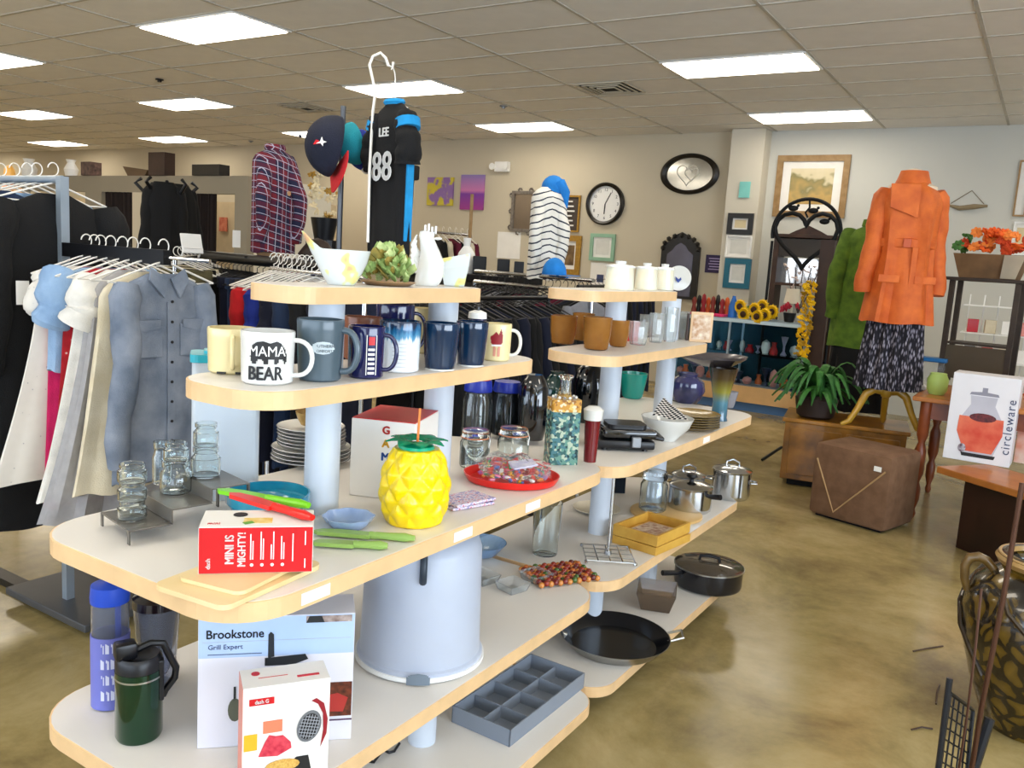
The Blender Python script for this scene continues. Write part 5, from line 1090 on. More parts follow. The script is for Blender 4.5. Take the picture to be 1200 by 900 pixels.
# round chrome rack in the middle (double ring look) with dark tops, maroon and grey
mA, mB = PD(556, 338, 5.7), PD(694, 346, 4.9); mA.z = mB.z = 1.34
rail(mA, mB, 'chrome double-rail rack with dark tops left of the amber glasses', m=CHROME, r=.014)
mm_ = rail(mA+Vector((0, 0, .07)), mB+Vector((0, 0, .07)), 'upper black and chrome rail of the rack under the striped shirt', m=CHROME, r=.012, posts=False, name='display_rail')
row(mA, mB, 17, [(BLK, 'black'), (MAR, 'maroon'), (NVY, 'navy'), (BLK, 'black'), (GRY, 'grey'), (BLK, 'black')], 'top on the chrome rack behind the amber glasses', 'tops on the middle chrome rack', L=.8, w=.44, hm=HB_)
kA, kB = Vector((-3.1, 5.8, 1.33)), Vector((-3.3, 7.2, 1.33))
rail(kA, kB, 'farther rack of black clothes behind the middle chrome rack', m=BLACKM, r=.012)
row(kA, kB, 14, [(BLK, 'black'), (NVY, 'navy')], 'jacket on the farther rack between the gondolas', 'jackets on the farther rack', L=.9, w=.5, hm=HB_)
# ---- torso forms
def torso_form(p, rz, s, label, m=None, H=.72):
    e = empty('torso_form', p, rz, label, 'mannequin')
    b = lathe(B(), [(0, 0), (.13*s, 0), (.15*s, .02), (.145*s, .2*s), (.13*s, .3*s), (.16*s, .48*s), (.185*s, .58*s), (.15*s, .66*s), (.06*s, .7*s), (.045*s, .76*s), (.05*s, .79*s), (0, .8*s)], 32, sy=.6)
    ob('form_body', b, m or mat('form_tan', 'B88C60', .6), e, smooth=True); return e
def worn_shirt(p, rz, s, m, label, cat='shirt', L=.66, slv=.52, w=.44, d=.24, group=None, flare=1.0, name='shirt', sr=(.075, .05), bend=.1, amp=.03, waist=1.0, neck=.07, folds=5, out=.07):
    e = empty(name, p, rz, label, cat, group)
    ob('body', torso_bm(w*s, L*s, d*s, flare, 5, amp=amp, folds=folds, waist=waist, neck=neck*s), m, e, smooth=True)
    for q in (-1, 1): ob('sleeve', sleeve_bm(w*s, slv*s, sr[0]*s, sr[1]*s, q, 3, bend=bend*s, out=out*s), m, e, smooth=True)
    return e
def plaid(nd, lk, tc):
    s_ = sep(nd, lk, tc.outputs['Object']); out = None
    wv = lambda a, k, th: mth(nd, lk, 'GREATER_THAN', mth(nd, lk, 'SINE', mth(nd, lk, 'MULTIPLY', a, k)), th)
    x = mth(nd, lk, 'ADD', s_[0], mth(nd, lk, 'MULTIPLY', s_[1], .8)); z = mth(nd, lk, 'ADD', s_[2], mth(nd, lk, 'MULTIPLY', s_[0], .25))
    a = mth(nd, lk, 'MAXIMUM', wv(x, 175, .955), wv(z, 175, .955)); b_ = mth(nd, lk, 'MULTIPLY', mth(nd, lk, 'ADD', wv(x, 87.5, 0), wv(z, 87.5, 0)), .3)
    return mth(nd, lk, 'MAXIMUM', mth(nd, lk, 'MULTIPLY', a, .9), b_)
PLD = ramp_mat('navy_red_plaid', plaid, [(0, '1A1C38'), (.2, '4A1830'), (.5, '6E1C28'), (.8, 'A6A4B6')], .9)
pp = PD(320, 292, 4.75); s = 1.0
torso_form((pp.x, pp.y, 1.432), face(pp), .62, 'tan torso form under the plaid shirt on the long rack')
ob('form_stand', join_all(lambda b: box(b, (0, 0, 0), (.30, .2, .012)),), BLACKM, loc=(pp.x, pp.y, 1.424), rz=face(pp), label='black stand plate below the plaid shirt form', cat='stand')
e = worn_shirt((pp.x, pp.y, 1.432+.585), face(pp)+.45, .74, PLD, 'navy and red plaid button shirt on a torso form above the trousers', L=.76, slv=.62, w=.34, d=.24, name='plaid_shirt', bend=.13, sr=(.06, .045), out=.04)
ob('collar', lathe(B(), [(.052, -.01), (.062, .012), (.055, .03), (.045, .012)], 20, sy=.8), PLD, e, smooth=True)
pb_ = PD(372, 291, 4.6); ob('handbag', lathe(B(), [(0, 0), (.11, 0), (.12, .03), (.06, .1), (.0, .12)], 20, sy=.5), mat('dark_brown_leather', '2A1C14', .5), smooth=True, loc=(pb_.x, pb_.y, 1.432), rz=.2, label='dark brown cap lying at the foot of the plaid shirt form', cat='cap')
def stripes(nd, lk, tc):
    s_ = sep(nd, lk, tc.outputs['Object']); a = mth(nd, lk, 'ABSOLUTE', s_[0])
    z = mth(nd, lk, 'ADD', s_[2], mth(nd, lk, 'MULTIPLY', a, .35)); nz = nd.new('ShaderNodeTexNoise'); nz.inputs['Scale'].default_value = 7; lk.new(tc.outputs['Object'], nz.inputs['Vector'])
    z = mth(nd, lk, 'ADD', z, mth(nd, lk, 'MULTIPLY', nz.outputs['Fac'], .05)); return mth(nd, lk, 'SINE', mth(nd, lk, 'MULTIPLY', z, 150))
STR = ramp_mat('white_navy_stripe', stripes, [(0, 'E2DED4'), (.78, '2A3040'), (1, '2A3040')], .9)
ps = PD(637, 326, 5.3); ps.z = 1.425
torso_form(ps, face(ps), .55, 'torso form under the striped hooded top', m=WHITEP)
e = worn_shirt((ps.x, ps.y, ps.z+.53), face(ps)+.3, .76, STR, 'white hooded top with thin navy stripes and blue hood on a torso form', L=.74, slv=.6, w=.29, d=.22, sr=(.055, .042), out=.03, name='striped_hoodie', cat='hoodie')
hb = B(); ico(hb, (0, 0, 0), 1, 3); 
for v in hb.verts: v.co = Vector((v.co.x*.075, v.co.y*.08+.02*(v.co.z < 0)*v.co.z, v.co.z*.08))
BLU = fabric('bright_blue_cloth', '1C78C8'); ob('hood', hb, BLU, e, smooth=True, loc=(.03, .02, .0))
ob('hood_drape', tube(B(), [(.05, -.03, .03), (.085, -.06, -.03), (.10, -.05, -.12)], [.04, .03, .008], 10), BLU, e, smooth=True)
pc = PD(649, 326, 5.1); hb = B(); ico(hb, (0, 0, 0), 1, 3); 
for v in hb.verts: v.co = Vector((v.co.x*.075, v.co.y*.07, max(v.co.z, -.05)*.1))
ce = empty('cap', (pc.x, pc.y, 1.43), face(pc), 'bright blue cap lying on the rail in front of the striped hooded top', 'cap'); ob('crown', hb, BLU, ce, smooth=True); ob('brim', prism(B(), [(.05, -.05), (.13, -.05), (.16, -.01), (.13, .03), (.05, .05)], -.004, .0), BLU, ce)
# ---- cap pole and jersey
po = PD(400, 200, 3.35)
e = empty('cap_pole', (po.x, po.y, 0), 0, 'grey metal pole rising behind the top shelf with caps hung on it', 'pole')
ob('pole', lathe(B(), [(0, .02), (.011, .02), (.011, 2.055), (0, 2.055)], 16), mat('dark_grey_metal', '585A5E', .4, metal=.6), e, smooth=True); ob('foot_plate', box(B(), (0, 0, .012), (.4, .4, .02)), BLACKM, e)
def capmesh(e, m, mb, r=.085):
    b = B(); ico(b, (0, 0, 0), 1, 4)
    for v in b.verts: v.co = Vector((v.co.x*r*1.12, v.co.y*r, max(v.co.z, -.02)*r*1.05))
    dl = [v for v in b.verts if False]
    ob('crown', b, m, e, smooth=True)
    br = B(); pts = [(r*.6+r*1.1*math.sin(a)*1.0, r*.95*math.cos(a)) for a in [PI*k/12 for k in range(13)]]
    prism(br, pts, -.004, .0); 
    for v in br.verts: v.co.z -= .9*v.co.y**2/r*.25+(v.co.x-r*.6)*.15
    ob('brim', br, mb, e, smooth=True)
    ob('top_button', (lambda q: (ico(q, (0, 0, r*1.25), .007, 1), q)[1])(B()), m, e)
NC = fabric('navy_cap_cloth', '14182A'); pcap = PD(392, 172, 3.26)
def oriented(e, xd, zd):
    xd = xd.normalized(); zd = (zd-xd*zd.dot(xd)).normalized(); yd = zd.cross(xd)
    e.rotation_euler = Matrix((xd, yd, zd)).transposed().to_euler()
ec = empty('cap', pcap, 0, 'navy baseball cap with red brim and white star logo hung on the pole', 'cap', 'caps on the grey pole'); capmesh(ec, NC, RED, .108)
side = RT; up = UP; vz = -FW
oriented(ec, (up*-.95-side*.02+vz*.3), (side*-.85+up*.05+vz*.5))
lg = B()
for s_, sc_ in ((0, 1.0),): 
    flat(lg, [(x*.016, z*.016) for x, z in ((-1.2, -.6), (-.2, -.1), (.2, 1), (.45, .1), (1.3, -.2), (.5, -.5), (.4, -1.2), (-.1, -.5))], 0, .003)
o = ob('logo', lg, WINK, loc=(0, 0, 0)); o.parent = ec
M0 = ec.rotation_euler.to_matrix().to_4x4(); M0.translation = ec.location
wp = pcap+vz*.118-side*.025-up*.012; R3 = Matrix((side, -vz, up)).transposed().to_4x4(); R3.translation = wp
o.matrix_local = M0.inverted() @ R3
lr = B(); flat(lr, [(x*.016-.014, z*.016-.003) for x, z in ((-1, -.6), (-.3, .5), (.3, .4), (.6, -.4))], 0, .002); o2 = ob('logo', lr, RED); o2.parent = ec; o2.matrix_local = M0.inverted() @ R3
for i, (mm_, ox, lb, oy) in enumerate(((fabric('teal_cap_cloth', '1D8C9C'), 416, 'teal cap tucked behind the navy one on the pole', 174), (ROY, 428, 'royal blue cap, rearmost on the grey pole', 182))):
    pq = PD(ox, oy-6, 3.36+.06*i); ec = empty('cap', pq, 0, lb, 'cap', 'caps on the grey pole'); capmesh(ec, mm_, [WHT, NVY][i], .075); oriented(ec, (up*-.9+side*.3), (side*-.75-up*.3+vz*.5))
# white hook and jersey
hk = [PD(x, y, 3.22) for x, y in ((431, 284), (433, 200), (437, 130), (440, 108), (436, 90), (433, 76), (437, 66), (446, 62), (452, 68), (455, 77), (460, 79), (461, 73))]
ob('garment_hook', tube(B(), hk, .0055, 8), HW, smooth=True, label='tall white wire hook carrying the black jersey', cat='hook')
js = PD(462, 122, 3.18); hp = PD(457, 84, 3.2)
rzj = face(js)-.98
ob('hanger', join_all(lambda b: tube(b, [(0, 0, -.0), (0, 0, .08), (.0, -.004, .10), (0, -.014, .115), (0, -.02, .105)], .0025, 6), lambda b: tube(b, [(-.09, 0, -.04), (0, 0, 0), (.09, 0, -.04)], .005, 6)), HW, smooth=True, loc=js+Vector((0, 0, .015)), rz=rzj, label='clear-white hanger inside the black football jersey', cat='hanger')
e = empty('jersey', js, rzj, 'black football jersey number 88 with blue side stripes hung high', 'jersey')
JB = fabric('black_jersey', '070709'); JBL = fabric('process_blue', '1A8CC8')
ob('body', torso_bm(.25, .56, .07, 1.05, 2, amp=.03, neck=.05), JB, e, smooth=True)
for s_ in (-1, 1): ob('sleeve', sleeve_bm(.26, .19, .040, .048, s_, 2, out=.035, bend=.01), JB, e, smooth=True); ob('shoulder_stripe', tube(B(), [(s_*.094, -.002, -.064), (s_*.1035, -.004, -.098)], .047, 14), JBL, e, smooth=True); ob('side_stripe', box(B(), (s_*.122, 0, -.34), (.014, .03, .34), bev=.004), JBL, e)
ob('neckband', lathe(B(), [(.045, -.005), (.056, .005), (.050, .015), (.042, .005)], 20, sy=.6), JBL, e, smooth=True)
TXT('88', .15, WINK, e, (0.0, -.046, -.24), bold=.002, name='number', sx=.9, ext=.001); TXT('LEE', .045, WINK, e, (.0, -.042, -.11), bold=.001, name='lettering', ext=.001)
pj = PD(458, 240, 3.4); garment('trousers', (pj.x, pj.y, 1.86), face(pj)+.9, BLK, 'black sweatpants hanging beneath the black jersey', 'trousers', L=.36, w=.30, d=.07, seed=9); 
pj = PD(455, 200, 3.36)
# ================================================================ BACK WALL AND FITTING ROOMS
def wbx(x0, y0, x1, y1, Y=BY):
    a, b = PY(x0, (y0+y1)/2, Y), PY(x1, (y0+y1)/2, Y); t, q = PY((x0+x1)/2, y0, Y), PY((x0+x1)/2, y1, Y)
    return Vector(((a.x+b.x)/2, Y, (t.z+q.z)/2)), abs(b.x-a.x), abs(t.z-q.z)
def framed(px, label, fm, inner, cat='picture', Y=BY, fw=.16, name='framed_picture', mat_=None, dep=.03):
    c, w_, h_ = wbx(*px, Y); e = empty(name, c, 0, label, cat); f = min(w_, h_)*fw
    fr = B()
    for s_ in (-1, 1): box(fr, (s_*(w_/2-f/2), -dep/2-.002, 0), (f, dep, h_)); box(fr, (0, -dep/2-.002, s_*(h_/2-f/2)), (w_-2*f, dep, f))
    ob('frame', fr, fm, e); ob('backing', box(B(), (0, -.006, 0), (w_-2*f, .006, h_-2*f)), mat_ or PAPER, e)
    if inner: k = .72 if mat_ is None else .8; ob('artwork', box(B(), (0, -.0105, 0), ((w_-2*f)*k, .002, (h_-2*f)*k)), inner, e)
    return e, w_, h_
FRB = mat('black_frame', '17130F', .35); FRT = mat('tan_wood_frame', '8C6C40', .5, c2='A5855A', scale=12)
# clock
c, w_, h_ = wbx(687, 214, 733, 264); R_ = h_/2
e = empty('wall_clock', c, 0, 'round white wall clock with thick black rim', 'clock'); MX = Matrix.Rotation(PI/2, 4, 'X')
ob('rim', lathe(B(), [(R_*.83, 0), (R_, 0), (R_, .04), (R_*.93, .06), (R_*.83, .045)], 48, M=MX), FRB, e, smooth=True); ob('dial', lathe(B(), [(0, .004), (R_*.84, .004), (R_*.84, .012), (0, .012)], 48, M=MX), WHITEP, e)
for i in range(12):
    a = PI/2-2*PI*i/12; TXT(str(i or 12), R_*.2, INK, e, (R_*.66*math.cos(a), -.0135, R_*.66*math.sin(a)), name='numeral')
for a, L, w2 in ((math.radians(62), .6, .012), (math.radians(-92), .48, .016)): ob('clock_hand', box(B(), (R_*L/2*math.cos(a), -.017, R_*L/2*math.sin(a)), (R_*L, .003, w2), M=None) if False else box(B(), (0, 0, 0), (R_*L, .003, w2), M=Matrix.Translation((R_*L/2*math.cos(a), -.017, R_*L/2*math.sin(a))) @ Matrix.Rotation(-a, 4, 'Y')), INK, e)
# oval picture
c, w_, h_ = wbx(775, 180, 843, 228); e = empty('oval_picture', c, 0, 'oval black framed mirror picture engraved with hearts', 'picture')
rx, rz_ = w_/2, h_/2; OM = MX @ Matrix.Diagonal((1, rz_/rx, 1, 1))
ob('frame', lathe(B(), [(rx*.8, 0), (rx, 0), (rx, .03), (rx*.9, .05), (rx*.8, .03)], 56, M=OM), FRB, e, smooth=True); ob('glass_panel', lathe(B(), [(0, .004), (rx*.81, .004), (rx*.81, .01), (0, .01)], 56, M=OM), mat('silver_mirror', 'B4B4B0', .12, metal=.85), e)
def heart(s_, n=28): return [(s_*.062*16*math.sin(t)**3/16*1.0, s_*.062*(13*math.cos(t)-5*math.cos(2*t)-2*math.cos(3*t)-math.cos(4*t))/16) for t in [2*PI*i/n for i in range(n)]]
for ox, sc_ in ((-.03, 2.3), (.03, 1.5)): ob('heart_engraving', tube(B(), [(x+ox, -.014, z) for x, z in heart(sc_)], .006, 6, closed=True), mat('pale_print2', 'D8D4C8', .5), e)
framed((909, 182, 994, 255), 'large tan-framed field landscape painting right of the pilaster', FRT, ramp_mat('landscape_print', lambda nd, lk, tc: mth(nd, lk, 'ADD', mth(nd, lk, 'MULTIPLY', sep(nd, lk, tc.outputs['Object'])[2], 1.2), mth(nd, lk, 'MULTIPLY', (lambda n: (lk.new(tc.outputs['Object'], n.inputs['Vector']), n.outputs['Fac'])[1])(nd.new('ShaderNodeTexNoise')), .9)), [(0, 'A88848'), (.35, 'C0A060'), (.5, '8C8458'), (.58, 'D8CCA8'), (1, 'E8DCC0')], .6, 'LINEAR'), fw=.1)
PYf = BY-.26
framed((853, 250, 883, 275), 'small black framed card on the pilaster', FRB, mat('buff_card', 'D8C8A0', .6), Y=PYf, fw=.24); framed((851, 276, 881, 302), 'white certificate on the pilaster between two frames', WHITEP, mat('grey_card', 'D8D8D2', .6), Y=PYf, fw=.06, cat='notice')
framed((849, 303, 880, 338), 'teal framed notice lowest on the pilaster', mat('teal_frame_paint', '12637A', .4), mat('grey_card', 'D8D8D2', .6), Y=PYf, fw=.2, cat='notice')
o = ob('note_card', box(B(), (0, -.012, 0), (.13, .02, .19)), mat('aqua_card', '7CC6C0', .6), loc=wbx(866, 213, 880, 232, PYf)[0], label='small aqua note card highest on the pilaster', cat='notice')
c, w_, h_ = wbx(827, 299, 852, 320); e = empty('sign', c, 0, 'small dark purple notice with lines of pale text left of the pilaster', 'sign'); ob('panel', box(B(), (0, -.008, 0), (w_, .014, h_)), mat('purple_sign', '2A1A4A', .5), e)
for i in range(5): ob('text_line', box(B(), (0, -.0155, h_*(.3-.15*i)), (w_*(.7-.1*(i % 2)), .001, .012)), mat('lilac_ink', 'A898C8', .5), e)
framed((657, 229, 680, 272), 'narrow brown letterboard with gold edge right of the striped top', GOLD, mat('brown_panel', '4A4038', .6), fw=.08, mat_=mat('brown_panel', '4A4038', .6)); 
c, w_, h_ = wbx(657, 229, 680, 272)
lt = empty('letter_strip', c+Vector((0, -.04, 0)), 0, 'pale lettering strips on the narrow brown letterboard', 'lettering')
for i in range(6): ob('text_line', box(B(), (0, 0, h_*(.33-.13*i)), (w_*(.3+.12*(i % 3)), .004, .02)), PAPER, lt)
framed((655, 276, 681, 322), 'gold framed dark picture under the brown letterboard', GOLD, mat('dark_portrait', '3A2818', .5, c2='8C7048', scale=9), fw=.22)
framed((692, 274, 721, 306), 'pale green framed certificate right of the striped top', mat('green_frame', '8CB49A', .5), mat('grey_card', 'D8D8D2', .6), fw=.13, cat='certificate')
ob('paper_notice', box(B(), (0, -.006, 0), wbx(583, 272, 610, 303)[1:2]+(.004,)+wbx(583, 272, 610, 303)[2:3]), PAPER, loc=wbx(583, 272, 610, 303)[0], label='blank white paper pinned below the ornate mirror', cat='notice')
c_, w__, h__ = wbx(692, 308, 712, 334); e = empty('paper_notice', c_, 0, 'white paper notice with small blue box behind the cream canisters', 'notice'); ob('sheet', box(B(), (0, -.006, 0), (w__, .004, h__)), PAPER, e); ob('blue_box', box(B(), (w__*.1, -.009, -h__*.2), (w__*.4, .002, h__*.35)), mat('navy_ink', '3A4468', .5), e)
e, w_, h_ = framed((600, 224, 631, 272), 'square mirror with ornate silver scroll frame behind the striped top', mat('silver_scroll', '8E8880', .4, metal=.4, c2='6A6058', scale=30), mat('mirror_brownish', '8A7C6C', .2, metal=.6), fw=.1, name='ornate_mirror', cat='mirror', mat_=mat('mirror_brownish', '8A7C6C', .2, metal=.6))
for i in range(10):
    a = 2*PI*i/10; ob('scroll', tube(B(), [(w_*.52*math.copysign(min(1, abs(1.3*math.cos(a))), math.cos(a))+.03*math.cos(t), -.02, h_*.52*math.copysign(min(1, abs(1.3*math.sin(a))), math.sin(a))+.03*math.sin(t)) for t in [0, 1, 2, 3, 4, 5]], .012, 6), MATS['silver_scroll'], e, smooth=True)
PNT = [ramp_mat('purple_yellow_painting', lambda nd, lk, tc: (lambda n: (setattr(n.inputs['Scale'], 'default_value', 6), lk.new(tc.outputs['Object'], n.inputs['Vector']), n.outputs['Fac'])[2])(nd.new('ShaderNodeTexNoise')), [(0, 'D8C83A'), (.45, 'C8B838'), (.52, '8C6AA8'), (1, '7A5A9C')], .6, 'LINEAR'), ramp_mat('violet_painting', lambda nd, lk, tc: mth(nd, lk, 'ADD', mth(nd, lk, 'MULTIPLY', sep(nd, lk, tc.outputs['Object'])[2], 2), .5), [(0, 'A03A8C'), (.45, '7A3AA0'), (.55, 'C878B0'), (1, '8C7AB8')], .6, 'LINEAR')]
for px, m_, lb in (((502, 208, 532, 241), PNT[0], 'purple and yellow canvas painting right of the jersey'), ((541, 205, 568, 246), PNT[1], 'violet and pink canvas painting left of the emergency light')):
    c, w_, h_ = wbx(*px); ob('canvas_painting', box(B(), (0, -.018, 0), (w_, .03, h_)), m_, loc=c, label=lb, cat='painting')
c, w_, h_ = wbx(577, 190, 600, 202); e = empty('emergency_light', c, 0, 'white twin-head emergency light high on the back wall', 'light fixture'); ob('housing', box(B(), (.03, -.04, 0), (w_*.7, .07, h_), bev=.01), WHITEP, e)
for s_ in (-1, 1): ob('lamp_head', lathe(B(), [(0, 0), (.035, 0), (.05, .05), (0, .05)], 16, M=Matrix.Translation((-w_*.3 if s_ < 0 else w_*.35, -.07, .0)) @ MX), WHITEP, e, smooth=True)
# black carved mirror
c, w_, h_ = wbx(775, 272, 820, 350, BY-.02); e = empty('carved_mirror', c, 0, 'arched black carved wooden mirror behind the cream canisters', 'mirror')
ol = [(-w_/2, -h_/2), (-w_/2, h_*.28), (-w_*.3, h_*.36), (-w_*.2, h_*.44), (0, h_*.5), (w_*.2, h_*.44), (w_*.3, h_*.36), (w_/2, h_*.28), (w_/2, -h_/2)]
ob('carved_frame', flat(B(), ol, 0, .04), FRB, e); ob('mirror_glass', flat(B(), [(x*.68, z*.8-h_*.06) for x, z in ol], -.041, .004), mat('mirror_dark', '6A6A7C', .15, metal=.5), e)
for i in range(9): ob('carving', (lambda q: (ico(q, (0, 0, 0), .035, 1), q)[1])(B()), FRB, e, loc=(w_*.46*math.cos(PI*i/8), -.045, h_*.25+h_*.2*math.sin(PI*i/8)))
# driftwood
c, w_, h_ = wbx(1112, 228, 1158, 250); e = empty('driftwood_hanging', c, 0, 'driftwood branch hanging from a string on the wall right of the orange jacket', 'wall decoration')
ob('branch', tube(B(), [(-w_*.5, -.03, -.02), (-w_*.2, -.035, -.05), (w_*.15, -.03, -.03), (w_*.5, -.03, -.02)], [.012, .025, .028, .012], 8), mat('driftwood', '8C7C60', .9), e, smooth=True); ob('string', tube(B(), [(-w_*.45, -.02, 0), (.02, -.02, h_*.7), (w_*.4, -.02, 0)], .004, 5), mat('twine', '6A5A40', .9), e)
framed((1191, 188, 1206, 254), 'tan framed picture cut by the right picture edge', FRT, None, fw=.15); framed((1186, 260, 1206, 300), 'white framed print at the right edge below the tan frame', WHITEP, mat('buff_card', 'D8C8A0', .6), fw=.1)
# ---- fitting rooms (built where they stand, at Y = 6.5)
FY = 6.5; GWM = mat('grey_partition', '8A8272', .7, scale=2, var=.03)
def fx(px): return PY(px, 240, FY).x
ztop = PY(250, 206, FY).z; zb_ = PY(250, 227, FY).z; xr = fx(290); 
def part(name, x0, x1, z0, z1, y=FY, t=.1, m=GWM): return ob(name, box(B(), ((x0+x1)/2, y+t/2, (z0+z1)/2), (x1-x0, t, z1-z0)), m, kind='structure')
part('trim_1', fx(-60), xr, zb_, ztop)
part('wall_fitting_1', fx(275), xr, 0, zb_); part('wall_fitting_2', fx(214), fx(229), 0, zb_); part('wall_fitting_3', fx(155), fx(190), 0, zb_, m=WALLM); part('wall_fitting_4', fx(100), fx(119), 0, zb_)
part('wall_fitting_5', fx(-60), fx(28), 0, zb_, m=mat('pilaster_paint', 'CFC9BA', .7))
part('wall_fitting_back', fx(-60), xr, 0, zb_, y=FY+1.3, m=mat('fitting_inner', 'C8B594', .8)); 
ob('wall_fitting_side', box(B(), (xr-.05, FY+.7, ztop/2), (.1, 1.2, ztop)), mat('pilaster_paint', 'CFC9BA', .7), kind='structure')
for a_, b_, lb in ((121, 153, 'dark brown fitting room curtain left of the black coats'), (228, 249, 'dark brown fitting room curtain right of the black coats')):
    q = B(); x0, x1 = fx(a_), fx(b_); n = 24
    for yy in (0,): tube
    pts = [(x0+(x1-x0)*i/n, FY+.03+.03*math.sin(i*1.7)) for i in range(n+1)]; prism(q, pts+[(x, y+.012) for x, y in pts[::-1]], .1, zb_+.02); ob('curtain', q, fabric('dark_brown_curtain', '1E1412'), label=lb, cat='curtain')
p = PY(263, 263, FY+1.3); e = empty('poster', (p.x, FY+1.29, p.z), 0, 'orange red picture inside the fitting room', 'picture'); ob('sheet', box(B(), (0, -.01, 0), (.16, .012, .19)), mat('orange_red_print', 'B84A34', .5, c2='E09070', scale=14), e)
# things on top of the fitting rooms
def topbox(px, m_, lb, cat='box', y=FY+.05, d=.15, name='box', shape=None):
    a, b = PY(px[0], px[3], y), PY(px[2], px[3], y); t = PY(px[0], px[1], y); h_ = t.z-a.z; w_ = b.x-a.x
    return ob(name, shape(w_, h_) if shape else box(B(), (0, 0, h_/2), (w_, d, h_), bev=.004), m_, loc=((a.x+b.x)/2, y, ztop+.001), label=lb, cat=cat)
topbox((101, 190, 113, 206), mat('photo_cube', '2A1A18', .5, c2='6A5048', scale=20), 'small dark photo cube at the left on the fitting rooms'); topbox((180, 179, 199, 206), mat('dark_brown_wood', '3A241A', .5, c2='2A1810'), 'tall dark brown wooden box on the fitting rooms'); topbox((231, 193, 263, 206), mat('black_case', '14100C', .4), 'low black wooden case on the fitting rooms')
topbox((148, 194, 177, 205), mat('boat_wood', '5A4630', .6), 'little wooden boat-shaped tray on the fitting rooms', 'tray', name='wooden_boat', shape=lambda w_, h_: prism(B(), [(-w_/2, h_), (w_/2, h_*.6), (w_*.4, 0), (-w_*.3, 0)], -.05, .05, M=Matrix.Rotation(PI/2, 4, 'X')))
for px, lb in (((29, 172, 39, 192), 'white vase at far left on the fitting rooms'), ((79, 184, 88, 203), 'white vase left of the photo cube on the fitting rooms')): topbox(px, WHITEP, lb, 'vase', name='vase', shape=lambda w_, h_: lathe(B(), [(0, 0), (w_*.4, 0), (w_*.5, h_*.4), (w_*.25, h_*.8), (w_*.35, h_), (0, h_)], 20))
# black coats on a coat stand
cp = PD(195, 300, 5.6); e = empty('coat_stand', (cp.x, cp.y, 0), 0, 'dark coat stand behind the side rail, hung with black coats', 'coat stand')
zt_ = PD(188, 222, 5.6).z; ob('pole', tube(B(), [(0, 0, .02), (0, 0, zt_)], .02, 10), BLACKM, e, smooth=True)
for i in range(5): a = 2*PI*i/5; ob('hook', tube(B(), [(0, 0, zt_-.12), (.12*math.cos(a), .12*math.sin(a), zt_-.05), (.2*math.cos(a), .2*math.sin(a), zt_+.03), (.16*math.cos(a), .16*math.sin(a), zt_+.06)], .012, 8), BLACKM, e, smooth=True)
for i in range(3): a = 2*PI*i/3; ob('foot', tube(B(), [(0, 0, .15), (.25*math.cos(a), .25*math.sin(a), .015)], .015, 8), BLACKM, e)
for i, (a, lb) in enumerate(((.3, 'front black coat on the coat stand'), (2.4, 'left rear black coat on the coat stand'), (4.4, 'right rear black coat on the coat stand'))):
    garment('coat', (cp.x+.10*math.cos(a-1.2), cp.y+.08*math.sin(a-1.2), zt_+.04), face(cp)+a*.3, BLK, lb, 'coat', 'black coats on the coat stand', w=.24, L=1.0, d=.14, flare=1.9, slv=.5, sr=(.04, .04), seed=i)
# lamp with floral globe at far left
lp = PD(12, 240, 4.6); e = empty('floral_lamp', (lp.x, lp.y, 0), 0, 'tall lamp with orange floral frosted globe at the far left edge', 'lamp')
GLB = mat('orange_floral_glass', 'E8C89A', .4, c2='C86A2A', scale=22)
ob('pole', tube(B(), [(0, 0, .02), (0, 0, lp.z-.1)], .012, 8), GOLD, e); ob('globe', (lambda q: (ico(q, (0, 0, 0), .1, 3, (1, 1, 1.15)), q)[1])(B()), GLB, e, smooth=True, loc=(0, 0, lp.z)); ob('finial', (lambda q: (ico(q, (0, 0, 0), .03, 2, (1, 1, 1.6)), q)[1])(B()), mat('amber_finial', 'E8A84A', .3), e, smooth=True, loc=(0, 0, lp.z+.165)); ob('foot', lathe(B(), [(0, 0), (.14, 0), (.12, .02), (0, .03)], 24), GOLD, e)
# white sign holder and small white card on the racks
p = PD(226, 295, 4.6); e = empty('sign_holder', p, face(p)+.5, 'white slanted plastic sign holder on the rack behind the side rail', 'sign holder')
q = .055; ob('panel', box(B(), (0, 0, .045), (.12, .012, .11), bev=.004, M=Matrix.Rotation(-.3, 4, 'X')), WHITEP, e); ob('foot', tube(B(), [(-.05, .03, -.03), (-.05, 0, .02), (.05, 0, .02), (.05, .03, -.03)], .006, 6), WHITEP, e)
p = PD(277, 290, 5.0); ob('price_card', box(B(), (0, 0, .05), (.045, .004, .10)), PAPER, loc=p, rz=face(p), label='small white price card standing on the long black rack', cat='card')
# cream floral arrangement behind the pole
p = PD(380, 262, 6.2); e = empty('flower_arrangement', p, 0, 'cream flower arrangement in a black pot left of the cap pole', 'flowers'); ob('pot', lathe(B(), [(0, -.12), (.07, -.12), (.1, .04), (0, .04)], 20), BLACKP, e, smooth=True)
CF = mat('cream_petal', 'E0CFA8', .8); GS = mat('foliage_green', '2F5A26', .7, c2='4E7E36', scale=30)
def blob_flower(e, loc, r, m_, n=6, name='flower', core=None):
    b = B()
    for i in range(n):
        a = 2*PI*i/n; ico(b, (r*.55*math.cos(a), r*.55*math.sin(a)*.8, r*.2*math.sin(a*2)), r*.5, 1, (1, .7, .45), M=Matrix.Rotation(a, 4, 'Z'))
    if core: pass
    ob(name, b, m_, e, smooth=True, loc=loc, rot=(random.uniform(-.8, .8)+1.0, random.uniform(-.5, .5), random.uniform(0, 3)))
